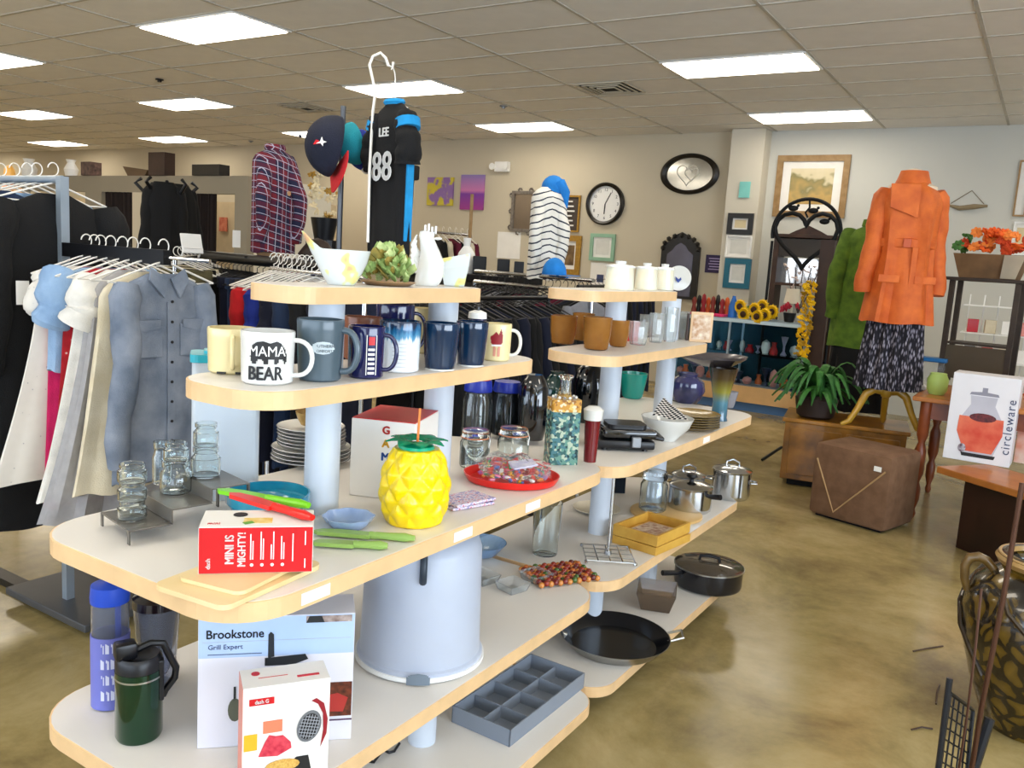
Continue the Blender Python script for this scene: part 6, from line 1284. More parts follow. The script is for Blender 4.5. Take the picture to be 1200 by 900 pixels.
for i in range(26): a = random.uniform(0, 6.28); z = random.uniform(.03, .36); r_ = .10*math.sin(min(1, z/.2)*1.6); blob_flower(e, (r_*math.cos(a), r_*math.sin(a), z), .035, CF if i % 3 else GOLD)
st_ = PD(380, 282, 6.2); ob('pedestal', lathe(B(), [(0, 0), (.13, 0), (.13, p.z-.1201), (0, p.z-.1201)], 20), BLACKM, loc=(p.x, p.y, 0), label='black pedestal under the cream flower arrangement', cat='pedestal')
# far rack left of centre
fa, fb = PD(508, 272, 8.0), PD(552, 272, 8.2); fb.z = fa.z
rail(fa, fb, 'small distant clothes rack with black and cream tops behind the white bird', m=CHROME, r=.012)
row(fa, fb, 6, [(BLK, 'black'), (CRM, 'cream'), (MAR, 'maroon')], 'top on the distant rack behind the bird figurine', 'tops on the distant rack', L=.7, w=.4)
p = PD(550, 290, 7.4); ob('wooden_pole', tube(B(), [(0, 0, 0), (0, 0, PD(551, 228, 7.4).z)], .015, 8), FRT, loc=(p.x, p.y, 0), label='thin upright wooden pole right of the distant rack', cat='pole')
# black boxes and white jug on a counter behind
ca_, cb2 = PD(500, 322, 6.6), PD(612, 322, 6.0); L_ = (cb2-ca_).length; zc = 1.38
e = empty('counter', ((ca_.x+cb2.x)/2, (ca_.y+cb2.y)/2, 0), math.atan2(cb2.y-ca_.y, cb2.x-ca_.x), 'dark tall counter carrying black boxes behind the top shelf', 'counter')
ob('counter_body', box(B(), (0, 0, (zc-.05)/2), (L_, .4, zc-.05)), mat('dark_counter', '2A2622', .6), e); ob('counter_top', box(B(), (0, 0, zc-.025), (L_+.04, .44, .05), bev=.004), BLACKM, e)
for x, w_, h_, m_, lb in ((564, .10, .13, BLACKP, 'black box on the tall counter, left of three'), (591, .09, .12, BLACKP, 'black box on the tall counter, middle of three'), (608, .07, .11, BLACKP, 'black box on the tall counter, right of three')):
    t = (x-500)/112; q = ca_.lerp(cb2, t); ob('storage_box', box(B(), (0, 0, h_/2), (w_, .12, h_), bev=.005), m_, loc=(q.x, q.y, zc+.001), rz=face(q), label=lb, cat='box', group='black boxes on the tall counter')
q = ca_.lerp(cb2, .43); ob('jug', lathe(B(), [(0, 0), (.07, 0), (.085, .06), (.06, .15), (.025, .2), (.03, .26), (0, .26)], 24), WHITEP, smooth=True, loc=(q.x, q.y, zc+.001), label='white spouted jug behind the square fruit bowl', cat='jug')
# ================================================================ RIGHT SIDE OF THE SHOP
# ---- burl chest
ZC = .5; a_, b_ = P(919, 489, ZC), P(1066, 507, ZC); u = Vector((b_.x-a_.x, b_.y-a_.y, 0)); L = u.length; rzc = math.atan2(u.y, u.x)
BURL = mat('burl_veneer', '52340F', .3, c2='A8701E', scale=5, coat=.3)
e = empty('chest', (a_.x, a_.y, 0), rzc, 'low brown burl wood chest carrying the fern and the gold tripod', 'chest')
ob('chest_body', box(B(), (L/2, .27, .26), (L-.02, .50, .42), bev=.004), BURL, e); ob('chest_top', box(B(), (L/2, .27, .485), (L+.02, .54, .03), bev=.006), BURL, e); ob('plinth', box(B(), (L/2, .29, .025), (L-.12, .42, .05)), DARK, e)
for i in range(2): ob('front_panel', box(B(), (L*(.27+.46*i), .018, .26), (L*.42, .012, .34), bev=.004), BURL, e)
def onchest(x, y): v = Vector((math.cos(rzc), math.sin(rzc), 0)); w2 = Vector((-v.y, v.x, 0)); q = Vector((a_.x, a_.y, 0))+v*x+w2*y; return Vector((q.x, q.y, ZC+.001))
# fern
q = onchest(.20, .16); e = empty('potted_fern', q, 0, 'bushy green fern in a dark pot on the burl chest', 'plant')
ob('pot', lathe(B(), [(0, 0), (.10, 0), (.13, .02), (.15, .14), (.13, .17), (0, .16)], 28), mat('dark_pot', '2A1E1A', .5), e, smooth=True)
FG = [mat('fern_green', '22541C', .6, c2='3E7A2E', scale=30), mat('fern_dark', '1B4418', .6, c2='2C6A26', scale=30)]
for i in range(64):
    a = random.uniform(0, 2*PI); ln = random.uniform(.16, .36); up_ = random.uniform(.05, .20); fr_ = B(); n = 9; prev = None
    for j in range(n+1):
        t = j/n; x = ln*t; z = .16+up_*math.sin(t*PI*.75)*1.6-.14*t*t; w_ = .030*math.sin(PI*(.12+.85*t))
        row_ = [fr_.verts.new((x, -w_, z-.006)), fr_.verts.new((x+.01, 0, z)), fr_.verts.new((x, w_, z-.006))]
        if prev:
            for k in range(2): fr_.faces.new((prev[k], prev[k+1], row_[k+1], row_[k]))
        prev = row_
    ob('leaf', fr_, FG[i % 2], e, smooth=False, rz=a)
# ottoman
oa, obb = P(945, 602, 0), P(1035, 628, 0); u = Vector((obb.x-oa.x, obb.y-oa.y, 0)); L = u.length; rzo = math.atan2(u.y, u.x); Ho = .47; Do = .42
e = empty('ottoman', (oa.x, oa.y, 0), rzo, 'brown fabric cube ottoman with tan diagonal piping in front of the chest', 'ottoman')
OT = fabric('brown_upholstery', '775840', '644730', 14)
ob('cushion_body', box(B(), (L/2, Do/2, Ho/2+.012), (L, Do, Ho-.0), bev=.035), OT, e, smooth=True)
PIP = mat('tan_piping', 'A8875C', .7)
ob('piping', tube(B(), [(L*.06, -.001, Ho*.8), (L*.35, -.002, .06), (L*.93, -.001, Ho*.82)], .006, 6), PIP, e, smooth=True)
ob('swing_tag', box(B(), (L*.84, -.008, Ho*.84), (.045, .004, .03), M=None), PAPER, e)
ob('base_strip', box(B(), (L/2, Do/2, .008), (L-.08, Do-.08, .014)), DARK, e)
# gold tripod stand with dressed form (orange jacket, skirt)
tq = onchest(L*0+.72, .2); tq = P(1030, 506, ZC); tq = Vector((tq.x, tq.y+.10, ZC+.001))
e = empty('dress_form', tq, face(tq), 'wooden dress form on gold tripod legs wearing the orange jacket', 'mannequin')
GW = mat('gold_wood', 'C49A30', .35, coat=.4, c2='A87C20', scale=10); hb0 = .27
for i in range(3):
    a = -PI/2+.52+2*PI*i/3 if False else [PI*1.08, -.12, PI/2][i]; d = Vector((math.cos(a), math.sin(a), 0))
    ob('leg', tube(B(), [d*.02+Vector((0, 0, hb0)), d*.08+Vector((0, 0, hb0+.01)), d*.13+Vector((0, 0, hb0-.03)), d*.17+Vector((0, 0, hb0-.13)), d*.22+Vector((0, 0, .04)), d*.27+Vector((0, 0, .015))], [.03, .032, .026, .022, .02, .014], 10), GW, e, smooth=True)
ob('hub', lathe(B(), [(0, hb0-.05), (.03, hb0-.04), (.045, hb0), (.03, hb0+.06), (.018, hb0+.1), (0, hb0+.1)], 20), GW, e, smooth=True)
zj = PD(1065, 208, 5.75).z-tq.z       # neck of the form
ob('post', tube(B(), [(0, 0, hb0), (0, 0, zj-.7)], .018, 10), GW, e); ob('torso', lathe(B(), [(0, zj-.75), (.12, zj-.75), (.15, zj-.6), (.12, zj-.38), (.16, zj-.18), (.15, zj-.08), (.05, zj-.03), (.045, zj+.03), (0, zj+.04)], 28, sy=.65), mat('form_cream', 'D8C8B0', .6), e, smooth=True)
def streak(nd, lk, tc):
    n = nd.new('ShaderNodeTexVoronoi'); n.inputs['Scale'].default_value = 75; mp = nd.new('ShaderNodeMapping'); mp.inputs['Scale'].default_value = (1, 1, .3); lk.new(tc.outputs['Object'], mp.inputs[0]); lk.new(mp.outputs[0], n.inputs['Vector']); return n.outputs['Distance']
SKM = ramp_mat('black_print_skirt', streak, [(0, 'B8B4C0'), (.3, '7A7684'), (.48, '1C1A24'), (1, '100E14')], .9, 'LINEAR')
lean = .10
zw = tq.z+zj-.62; sk = B(); n = 72; rings = []
for j in range(12):
    t = j/11; rr = .15+.055*t; rings.append([sk.verts.new(((rr+(.012+.008*t)*math.sin(16*2*PI*i/n))*math.cos(2*PI*i/n), (rr*.72+(.012+.008*t)*math.sin(16*2*PI*i/n))*math.sin(2*PI*i/n), -.66*t)) for i in range(n)])
for A_, C_ in zip(rings, rings[1:]):
    for i in range(n): sk.faces.new((A_[i], A_[(i+1) % n], C_[(i+1) % n], C_[i]))
ob('skirt', sk, SKM, smooth=True, loc=(tq.x, tq.y, tq.z+hb0+.02+.66), rz=face(tq), label='pleated black and white print skirt under the orange jacket', cat='skirt')
ORG = fabric('orange_jacket_cloth', 'DC6E28', 'C0541A', 11, rough=.55, bump=.4)
zt_ = tq.z+zj
e = empty('jacket', (tq.x+.0, tq.y, zt_-.03), face(tq)+.2, 'bright orange belted trench jacket on the dress form', 'jacket')
ob('body', torso_bm(.40, .95, .28, 1.42, 4, amp=.08, folds=6, neck=.055, waist=.80, st=.19, m=34), ORG, e, smooth=True)
for s_ in (-1, 1): ob('sleeve', sleeve_bm(.40, .68, .066, .055, s_, 6, bend=-.06 if s_ > 0 else .03, out=.075, z0=-.075), ORG, e, smooth=True)
ob('collar', lathe(B(), [(.065, .02), (.085, .05), (.10, .0), (.12, -.05), (.105, -.045), (.085, -.01)], 24, sy=.8), ORG, e, smooth=True)
ob('belt', lathe(B(), [(.170, -.46), (.192, -.45), (.192, -.40), (.170, -.39)], 36, sy=.78), ORG, e, smooth=True); ob('belt_buckle', box(B(), (-.02, -.153, -.425), (.05, .012, .06), bev=.004), mat('orange_buckle', 'B84A10', .4), e)
ob('storm_flap', prism(B(), [(-.16, -.05), (.02, -.05), (.02, -.26), (-.15, -.2)], 0, .010, M=Matrix.Translation((0, -.150, -.0)) @ Matrix.Rotation(PI/2, 4, 'X')), ORG, e)
for s_ in (-1, 1): ob('pocket_flap', box(B(), (s_*.11, -.175, -.66), (.13, .012, .05), .0, bev=.003), ORG, e)
ob('placket', box(B(), (.03, -.168, -.62), (.035, .012, .34), bev=.003), ORG, e)
# green sweater form behind
pg = PD(1003, 440, 6.55); zg = PD(1006, 266, 6.55).z
e = empty('dress_form', (pg.x, pg.y, 0), face(pg), 'form on a thin chrome pole wearing the green sweater', 'mannequin'); ob('pole', tube(B(), [(0, 0, .02), (0, 0, zg+.03)], .012, 8), CHROME, e); ob('foot_plate', lathe(B(), [(0, 0), (.16, 0), (.14, .02), (0, .025)], 24), BLACKM, e); ob('neck_cap', tube(B(), [(-.05, 0, zg+.03), (.05, 0, zg+.03)], .01, 8), BLACKP, e)
GRS = fabric('olive_green_knit', '5E7A1E', '3E5A14', 16)
e = worn_shirt((pg.x, pg.y, zg), face(pg)-.2, 1.0, GRS, 'olive green knit sweater on a form behind the orange jacket', 'sweater', L=.92, slv=.66, w=.42, d=.26, name='sweater', sr=(.07, .055), amp=.05, flare=1.15, out=.05); ob('cowl', lathe(B(), [(.05, .03), (.08, .05), (.09, .0), (.06, -.02)], 24, sy=.8), GRS, e, smooth=True)
ob('skirt', torso_bm(.40, .55, .24, 1.25, 7, amp=.08, folds=12, neck=.16), BLK, smooth=True, loc=(pg.x, pg.y, zg-.86), rz=face(pg), label='black full skirt below the olive green sweater', cat='skirt')
# ---- glass display case
CX0, CX1, CYF = PY(772, 430, 9.2).x, PY(941, 430, 9.2).x, 9.2; Wc = CX1-CX0
e = empty('display_case', ((CX0+CX1)/2, CYF, 0), 0, 'glass display case with pale wood base at the back wall', 'display case')
BLUEB = mat('slate_blue_plinth', '4A6E9A', .5); ALU = mat('pale_aluminium', 'A8B8C4', .3, metal=.6); CWD = mat('case_wood', 'D8AE78', .45, var=.08, scale=6)
CG = mat('case_glass', 'DDF0F8', .03, trans=1, ior=1.1, var=0)
ob('plinth', box(B(), (0, .27, .05), (Wc-.1, .46, .10)), BLUEB, e); ob('wood_base', box(B(), (0, .26, .19), (Wc, .52, .18)), CWD, e)
for x in (-Wc/2+.012, -.02, Wc/2-.012):
    for y in (.012, .508): ob('corner_post', box(B(), (x, y, .64), (.024, .024, .72)), ALU, e)
ob('front_glass', box(B(), (0, .004, .64), (Wc-.03, .006, .70)), CG, e); 
for s_ in (-1, 1): ob('side_glass', box(B(), (s_*(Wc/2-.004), .26, .64), (.006, .46, .70)), CG, e)
ob('back_panel', box(B(), (0, .515, .64), (Wc, .01, .72)), mat('blue_grey_mirror', '24505E', .2, metal=.5), e)
ob('top_glass', box(B(), (0, .26, 1.008), (Wc+.02, .55, .014)), mat('frosted_top', 'B4CCE0', .25, trans=.3, var=.02), e); ob('inner_shelf', box(B(), (0, .28, .64), (Wc-.05, .40, .008)), CG, e); ob('top_trim', box(B(), (0, -.012, .99), (Wc+.02, .012, .035)), mat('white_trim', 'C8DCE8', .3), e); ob('case_floor', box(B(), (0, .26, .285), (Wc-.05, .46, .01)), mat('case_floor_grey', '9A98A0', .5), e)
rc = [mat('red_glass', 'B81A20', .2), mat('pink_ceramic', 'D88A80', .3), mat('pale_lilac', 'A8A0C0', .3), mat('orange_fig', 'D8602A', .3), WHITEP, mat('navy_fig', '28304A', .3)]
nm_ = ['red', 'pink', 'lilac', 'orange', 'white', 'navy']
for i in range(30):
    x = -Wc/2+.1+(Wc-.2)*((i*7) % 30)/30; lv = i % 2; h_ = random.uniform(.07, .2); r_ = random.uniform(.03, .055); k = i % 6
    c = Vector(((CX0+CX1)/2+x, CYF+.12+.28*random.random(), .2905 if lv else .6445))
    pr = [[(0, 0), (r_, 0), (r_, h_*.3), (r_*.5, h_*.7), (r_*.7, h_), (0, h_)], [(0, 0), (r_*.6, 0), (r_, h_*.4), (r_*.8, h_*.8), (0, h_)], [(0, 0), (r_*.9, 0), (r_*.3, h_*.2), (r_*.3, h_*.5), (r_, h_), (0, h_)]][i % 3]
    ob('ornament', lathe(B(), pr, 16), rc[k], smooth=True, loc=c, label=f'small {nm_[k]} ornament on the {"floor" if lv else "inner shelf"} of the glass case', cat='ornament', group=f'{nm_[k]} ornaments in the glass case')
def ontop(px, y=.26): q = PY(px, 372, CYF+y); return Vector((q.x, q.y, 1.0165))
q = ontop(858, .12); h_ = .30; ob('bottle', lathe(B(), [(0, 0), (.05, 0), (.05, .12), (.02, .22), (.018, .24), (0, .24)], 20), mat('cobalt_bottle', '1C6AC8', .2), smooth=True, loc=q, label='bright blue bottle on the glass case left of the sunflowers', cat='bottle')
q2 = q+Vector((-.20, .1, 0)); ob('tray', box(B(), (0, 0, .012), (.38, .25, .024), bev=.004), mat('hot_pink', 'D82A6A', .5), loc=q2+Vector((-.05, -.12, 0)), label='hot pink folder on the glass case beside the blue bottle', cat='folder')
SUN = mat('sunflower_yellow', 'F0C000', .6); SUC = mat('sunflower_brown', '3A2010', .8)
def sunflower(loc, r, lb, grp, yaw_=0):
    e = empty('sunflower', loc, yaw_, lb, 'flower', grp)
    for ring in range(2):
        b = B()
        for i in range(12):
            a = 2*PI*(i+.5*ring)/12; M_ = Matrix.Rotation(-a, 4, 'Y'); b2 = [b.verts.new(M_ @ Vector(v)) for v in ((r*.3, -.01*ring, -r*.1), (r*.7, -.02-.01*ring, -r*.17), (r*(1-.1*ring), -.005, 0), (r*.7, -.02-.01*ring, r*.17), (r*.3, -.01*ring, r*.1))]; b.faces.new(b2)
        ob('petals', b, SUN, e)
    ob('flower_head', (lambda q: (ico(q, (0, -.03, 0), r*.42, 2, (1, .5, 1)), q)[1])(B()), SUC, e, smooth=True)
for i, (px, dz, y) in enumerate(((867, .13, .08), (872, .05, .03), (884, .11, .03), (893, .15, .10), (897, .06, .02), (905, .10, .08), (888, .04, .0))):
    q = ontop(px, y); sunflower(q+Vector((0, 0, dz)), .088, f'{["highest left", "lower left", "centre front", "upper right", "lowest right", "far right", "lowest centre"][i]} sunflower in the bunch on the glass case', 'sunflowers on the glass case', -.3)
q = ontop(885, .2); ob('foliage', (lambda b: (ico(b, (0, 0, .08), .09, 2, (2.2, .7, .8)), b)[1])(B()), GS, smooth=True, loc=q, label='green leafy clump behind the sunflowers on the glass case', cat='leaves')
q = ontop(925, .2); e = empty('potted_flower', q, 0, 'pink-red flowers in a black pot at the right end of the glass case', 'flowers'); ob('pot', lathe(B(), [(0, 0), (.05, 0), (.07, .1), (0, .1)], 16), BLACKP, e, smooth=True)
for i in range(7): blob_flower(e, (random.uniform(-.09, .09), random.uniform(-.05, .05), .13+random.uniform(0, .07)), .045, mat('pink_red_petal', 'C83048', .7))
q = ontop(838, .3); FC = [mat('brown_red_fig', '7A2A1E', .5), BLACKP, mat('dark_red', '8E1622', .5), mat('orange_fig', 'D8602A', .3)]
for i in range(8): qq = ontop(812+5.5*i, .22+.06*(i % 2)); ob('figurine', lathe(B(), [(0, 0), (.035, 0), (.03, .05), (.02, .10), (.03, .14), (.02, .18+.02*(i % 3)), (0, .2+.02*(i % 3))], 14), FC[i % 4], smooth=True, loc=qq, label='little dark red and brown figurine in the row on the glass case', cat='figurine', group='figurines along the glass case')
q = ontop(929, .35); ob('table_lamp', join_all(lambda b: lathe(b, [(0, 0), (.05, 0), (.015, .03), (.015, .2), (.09, .2), (.07, .36), (0, .36)], 20)), mat('cream_lampshade', 'E8E0CC', .6), smooth=True, loc=q+Vector((-.03, .02, 0)), label='small cream lamp behind the pink-red flowers', cat='lamp')
# ---- hutch with mirror, iron heart rack
HX0, HX1 = PY(905, 300, 9.95).x, PY(985, 300, 9.95).x; Wh = HX1-HX0; zt_ = PY(945, 277, 9.95).z
e = empty('hutch', ((HX0+HX1)/2, 10.1, 0), 0, 'dark wooden hutch with mirror and arched crest behind the glass case', 'hutch'); HWD = mat('dark_walnut', '4A2E1C', .45, c2='2E1A10', scale=6)
for s_ in (-1, 1): ob('side_panel', box(B(), (s_*(Wh/2-.03), 0, zt_/2), (.06, .28, zt_)), HWD, e)
ob('top_board', box(B(), (0, 0, zt_), (Wh+.06, .32, .04), bev=.005), HWD, e); ob('upper_box', box(B(), (0, 0, zt_-.13), (Wh-.12, .26, .2)), mat('hutch_grey_brown', '3A3430', .5), e); ob('shelf_board', box(B(), (0, 0, zt_-.55), (Wh-.12, .26, .03)), HWD, e)
ob('mirror_panel', box(B(), (0, .1, zt_-.39), (Wh-.12, .02, .29)), mat('mirror_bright', 'C8C0B8', .1, metal=.8), e); ob('crest', flat(B(), [(-Wh*.28, 0), (-Wh*.18, .04), (0, .10), (Wh*.18, .04), (Wh*.28, 0)], -.13, .03), HWD, e, loc=(0, 0, zt_+.02)); ob('lower_cabinet', box(B(), (0, 0, .45), (Wh-.12, .26, .9)), HWD, e)
cI = PY(945, 268, 9.6); Ri = S(39, cI); e = empty('iron_heart_rack', (cI.x, 9.6, 0), 0, 'tall black iron rack with heart inside a hoop and small birds, before the landscape painting', 'rack')
z0 = PY(945, 273, 9.6).z; IR = mat('black_iron', '14161A', .5, metal=.5)
ob('hoop', tube(B(), arc((0, 0, z0), Ri, 0-.2, PI+.2, 30), .02, 8), IR, e, smooth=True); ob('heart', tube(B(), [(x*1.0, -.02, z+z0-.04) for x, z in heart(Ri/.062*.92)], .024, 8, closed=True), IR, e, smooth=True)
for s_ in (-1, 1): ob('upright', tube(B(), [(s_*Ri*.98, 0, z0-.1), (s_*Ri*.98, 0, .02)], .016, 8), IR, e)
ob('centre_scroll', tube(B(), [(0, 0, z0+Ri), (.01, 0, z0+Ri*.75), (-.03, 0, z0+Ri*.6), (0, 0, z0+Ri*.45)], .012, 6), IR, e, smooth=True)
for i, (x, z) in enumerate(((.14, .66), (.5, .35), (-.45, .72))): ob('bird', (lambda b: (ico(b, (0, 0, 0), .035, 2, (1.6, .6, .9)), ico(b, (.05, 0, .03), .018, 1), b)[2])(B()), IR, e, smooth=True, loc=(x*Ri, 0, z0+z*Ri))
ob('cross_bar', tube(B(), [(-Ri, 0, .6), (Ri, 0, .6)], .012, 8), IR, e)
# sunflower garland and white blossom
q = PY(965, 330, 9.3); e = empty('sunflower_garland', (q.x, 9.0, 0), 0, 'hanging garland of yellow sunflowers on a dark post right of the glass case', 'garland'); ob('post', box(B(), (.06, .06, .95), (.14, .06, 1.9)), mat('dark_brown_wood', '3A241A', .5), e)
for i in range(42): z = PY(960, 320, 9.0).z-.019*i*1.0; blob_flower(e, (-.06+.05*math.sin(i*1.9)-.0, -.02-.03*random.random(), z-.1), .042, SUN if i % 3 else mat('ochre_petal', 'B89018', .7), n=7)
q = PY(935, 350, 9.75); e = empty('blossom_branches', (q.x, 9.82, 0), 0, 'pale pink blossom branches in a tall vase left of the sunflower garland', 'flowers'); ob('vase', lathe(B(), [(0, 0), (.06, 0), (.08, .5), (.05, 1.0), (.07, 1.1), (0, 1.1)], 20), mat('pale_vase', 'C8C4BC', .3), e, smooth=True)
for i in range(5): ob('branch', tube(B(), [(0, 0, 1.1), (.05*(i-2), 0, 1.35), (.09*(i-2), .02, 1.62)], .006, 5), HWD, e)
for i in range(34): j = i % 5-2; t = random.random(); blob_flower(e, (.05*j+.045*j*t+random.uniform(-.03, .03), random.uniform(-.04, .04), 1.25+.4*t), .026, mat('blossom_petal', 'D8C4BC', .7), n=5)
# ---- table with planter stand
TZ = .80; ta = P(1050, 452, TZ); tl_ = P(1068, 606, 0); tr_ = P(1092, 574, 0)
MAH = mat('red_mahogany', '6A3018', .35, coat=.3, c2='8A4520', scale=6); OWD = mat('orange_oak', 'B87434', .4, c2='9A5C24', scale=6, coat=.2)
ux = Vector((1, .0, 0)); e = empty('table', (tl_.x, tl_.y, 0), .0, 'brown wooden table with turned legs behind the drink dispenser box', 'table')
Wt, Dt = 1.3, .95
ob('tabletop', box(B(), (Wt/2-.08, Dt/2-.06, TZ-.015), (Wt, Dt, .03), bev=.006), OWD, e); ob('apron', box(B(), (Wt/2-.08, .0, TZ-.085), (Wt-.12, .02, .11)), MAH, e); ob('apron', box(B(), (.0, Dt/2-.06, TZ-.085), (.02, Dt-.12, .11)), MAH, e)
lp_ = [(0, 0), (.014, 0), (.022, .03), (.014, .06), (.03, .12), (.032, .2), (.018, .24), (.036, .3), (.036, .45), (.02, .5), (.035, .55), (.035, .77), (0, .77)]
for x, y in ((0, 0), (Wt-.16, 0), (0, Dt-.12), (Wt-.16, Dt-.12)): ob('leg', lathe(B(), lp_, 16, (x, y, 0)), MAH, e, smooth=True)
def ont(px, py, z=TZ): q = P(px, py, z); return Vector((q.x, q.y, z+.001))
# planter stand
sa_ = ont(1091, 452); Ls = .42; e = empty('plant_stand', (sa_.x+.02, sa_.y+.30, TZ+.001), -.12, 'dark grey-brown open wooden stand on the table, carrying the planter', 'plant stand')
SWD = mat('grey_brown_wood', '3E3228', .6, c2='2A211A', scale=8); Hs = PD(1140, 325, 6.2).z-TZ-.03
for x in (0, Ls):
    for y in (0, .26): ob('leg', box(B(), (x, y, Hs/2), (.035, .035, Hs)), SWD, e)
ob('top_board', box(B(), (Ls/2, .13, Hs+.012), (Ls+.1, .36, .024), bev=.003), SWD, e); ob('lower_panel', box(B(), (Ls/2, 0.0, Hs*.22), (Ls-.03, .015, Hs*.32)), mat('olive_brown_panel', '4A4030', .6), e); ob('middle_shelf', box(B(), (Ls/2, .13, Hs*.40), (Ls-.03, .28, .015)), SWD, e)
hp_ = Vector((sa_.x+.02, sa_.y+.30, TZ+.001+Hs+.025))
e = empty('planter', hp_, -.12, 'wooden planter box of orange chrysanthemums on the dark stand', 'planter'); PW = mat('planter_brown', '7A5A38', .6, c2='5E4428', scale=8); PWW = mat('planter_whitewash', 'D8CCB4', .6)
pb_ = B(); z_ = .17
bx0 = [(-.0, 0), (.42, 0), (.42, .26), (0, .26)]
bot = [pb_.verts.new((x*.85+.03, y*.85+.02, 0)) for x, y in bx0]; top_ = [pb_.verts.new((x*1.08-.02, y*1.1-.01, z_)) for x, y in bx0]
pb_.faces.new(bot); pb_.faces.new(top_)
for i in range(4): pb_.faces.new((bot[i], bot[(i+1) % 4], top_[(i+1) % 4], top_[i]))
ob('planter_box', pb_, PW, e); pe_ = B(); v = [pe_.verts.new(p_) for p_ in ((.30, -.013, .004), (.395, -.01, .004), (.44, -.02, z_-.003), (.31, -.024, z_-.003))]; pe_.faces.new(v); bmesh.ops.solidify(pe_, geom=pe_.faces[:], thickness=.006); ob('white_end', pe_, PWW, e)
OP = [mat('orange_petal', 'E8601A', .7), mat('light_orange_petal', 'F08838', .7), mat('deep_orange_petal', 'C8441A', .7)]
for i in range(48):
    x = random.uniform(-.02, .46); y = random.uniform(0, .26); z = z_+.03+random.uniform(0, .15)*math.sin(PI*min(1, max(.1, (x+.1)/.6)))
    blob_flower(e, (x, y, z), .045, OP[i % 3] if x > .07 else (GS if i % 2 else OP[2]), n=8)
# container with blue lid, green candle
def on_t(px, py): return ont(px, py)
q = on_t(1090, 449); e = empty('storage_container', (q.x, q.y+.12, TZ+.001), 0, 'clear plastic container with blue lid on the brown table', 'container'); ob('body', box(B(), (0, 0, .075), (.15, .12, .15), bev=.01), PLAST, e, smooth=True); ob('lid', box(B(), (0, 0, .165), (.17, .14, .03), bev=.006), mat('blue_lid', '1E6AA8', .4), e)
q = on_t(1096, 463); ob('candle', lathe(B(), [(0, 0), (.045, 0), (.062, .03), (.065, .1), (.05, .13), (.05, .14), (0, .13)], 24), mat('pale_green_wax', 'A8C46A', .4), smooth=True, loc=(q.x, q.y+.05, TZ+.001), label='pale green candle jar on the table in front of the blue-lidded container', cat='candle')
q = on_t(1060, 456); ob('crystal_ornament', (lambda b: (ico(b, (0, 0, .03), .03, 1), ico(b, (.05, 0, .02), .022, 1), b)[2])(B()), WHITEP, loc=(q.x+.06, q.y+.05, TZ+.001), label='small white and red trinket at the left corner of the brown table', cat='ornament')
# scarecrow doll behind the stand, orange leaves
q = P(1168, 452, TZ); sq = Vector((tl_.x+.80, tl_.y+.45, TZ+.001)); e = empty('scarecrow_doll', sq, face(sq), 'straw-hatted scarecrow doll sitting among autumn leaves right of the stand', 'doll')
FLS = mat('doll_skin', 'D8A070', .7); 
ob('body', lathe(B(), [(0, 0), (.07, 0), (.08, .1), (.05, .22), (.02, .26), (0, .26)], 18), mat('doll_camo', '6A5A34', .9, c2='A87840', scale=30), e, smooth=True); ob('head', (lambda b: (ico(b, (0, 0, .32), .06, 2), b)[1])(B()), FLS, e, smooth=True); ob('straw_hat', lathe(B(), [(0, .44), (.05, .43), (.06, .37), (.14, .345), (.14, .335), (0, .34)], 24), mat('straw', 'D8B85A', .8), e, smooth=True)
for s_ in (-1, 1): ob('arm', tube(B(), [(s_*.05, 0, .22), (s_*.12, -.04, .15), (s_*.14, -.08, .08)], [.028, .024, .018], 8), MATS['doll_camo'], e, smooth=True); ob('leg', tube(B(), [(s_*.04, 0, .03), (s_*.06, -.12, .05), (s_*.07, -.2, .02)], [.035, .03, .026], 8), FLS, e, smooth=True)
e = empty('autumn_leaves', sq+Vector((-.05, -.16, 0)), 0, 'bunch of orange and cream autumn leaves below the scarecrow doll', 'leaves')
for i in range(26): blob_flower(e, (random.uniform(-.2, .25), random.uniform(-.08, .08), random.uniform(.02, .12)), .05, [OP[2], OP[0], mat('cream_leaf', 'E0C8A0', .7)][i % 3], n=5, name='leaf')
# white wire display behind
wx = PY(1130, 400, 9.0).x; e = empty('wire_display', (wx, 9.0, 0), 0, 'white wire display rack with small goods against the right wall', 'display rack')
for i in range(8): ob('wire', tube(B(), [(.12*i, 0, .02), (.12*i, 0, 1.45)], .006, 6), WHITEP, e)
for z in (.35, .6, .85, 1.1, 1.35): ob('shelf', box(B(), (.42, -.1, z), (.9, .25, .01)), WHITEP, e)
k = 0
for z in (.6, .85, 1.1):
    for i in range(6):
        k += 1; cc = [PAPER, MATS['pink_ceramic'], MATS['navy_fig'], MATS['red_glass'], CRM][k % 5]; ob('small_box', box(B(), (0, 0, .06), (.09, .06, .12), bev=.003), cc, loc=(wx+.06+.14*i, 8.88, z+.0065), rz=.1*(k % 3), label=f'{["white", "pink", "navy", "red", "cream"][k % 5]} little box on the white wire display', cat='box', group=f'{["white", "pink", "navy", "red", "cream"][k % 5]} boxes on the wire display')
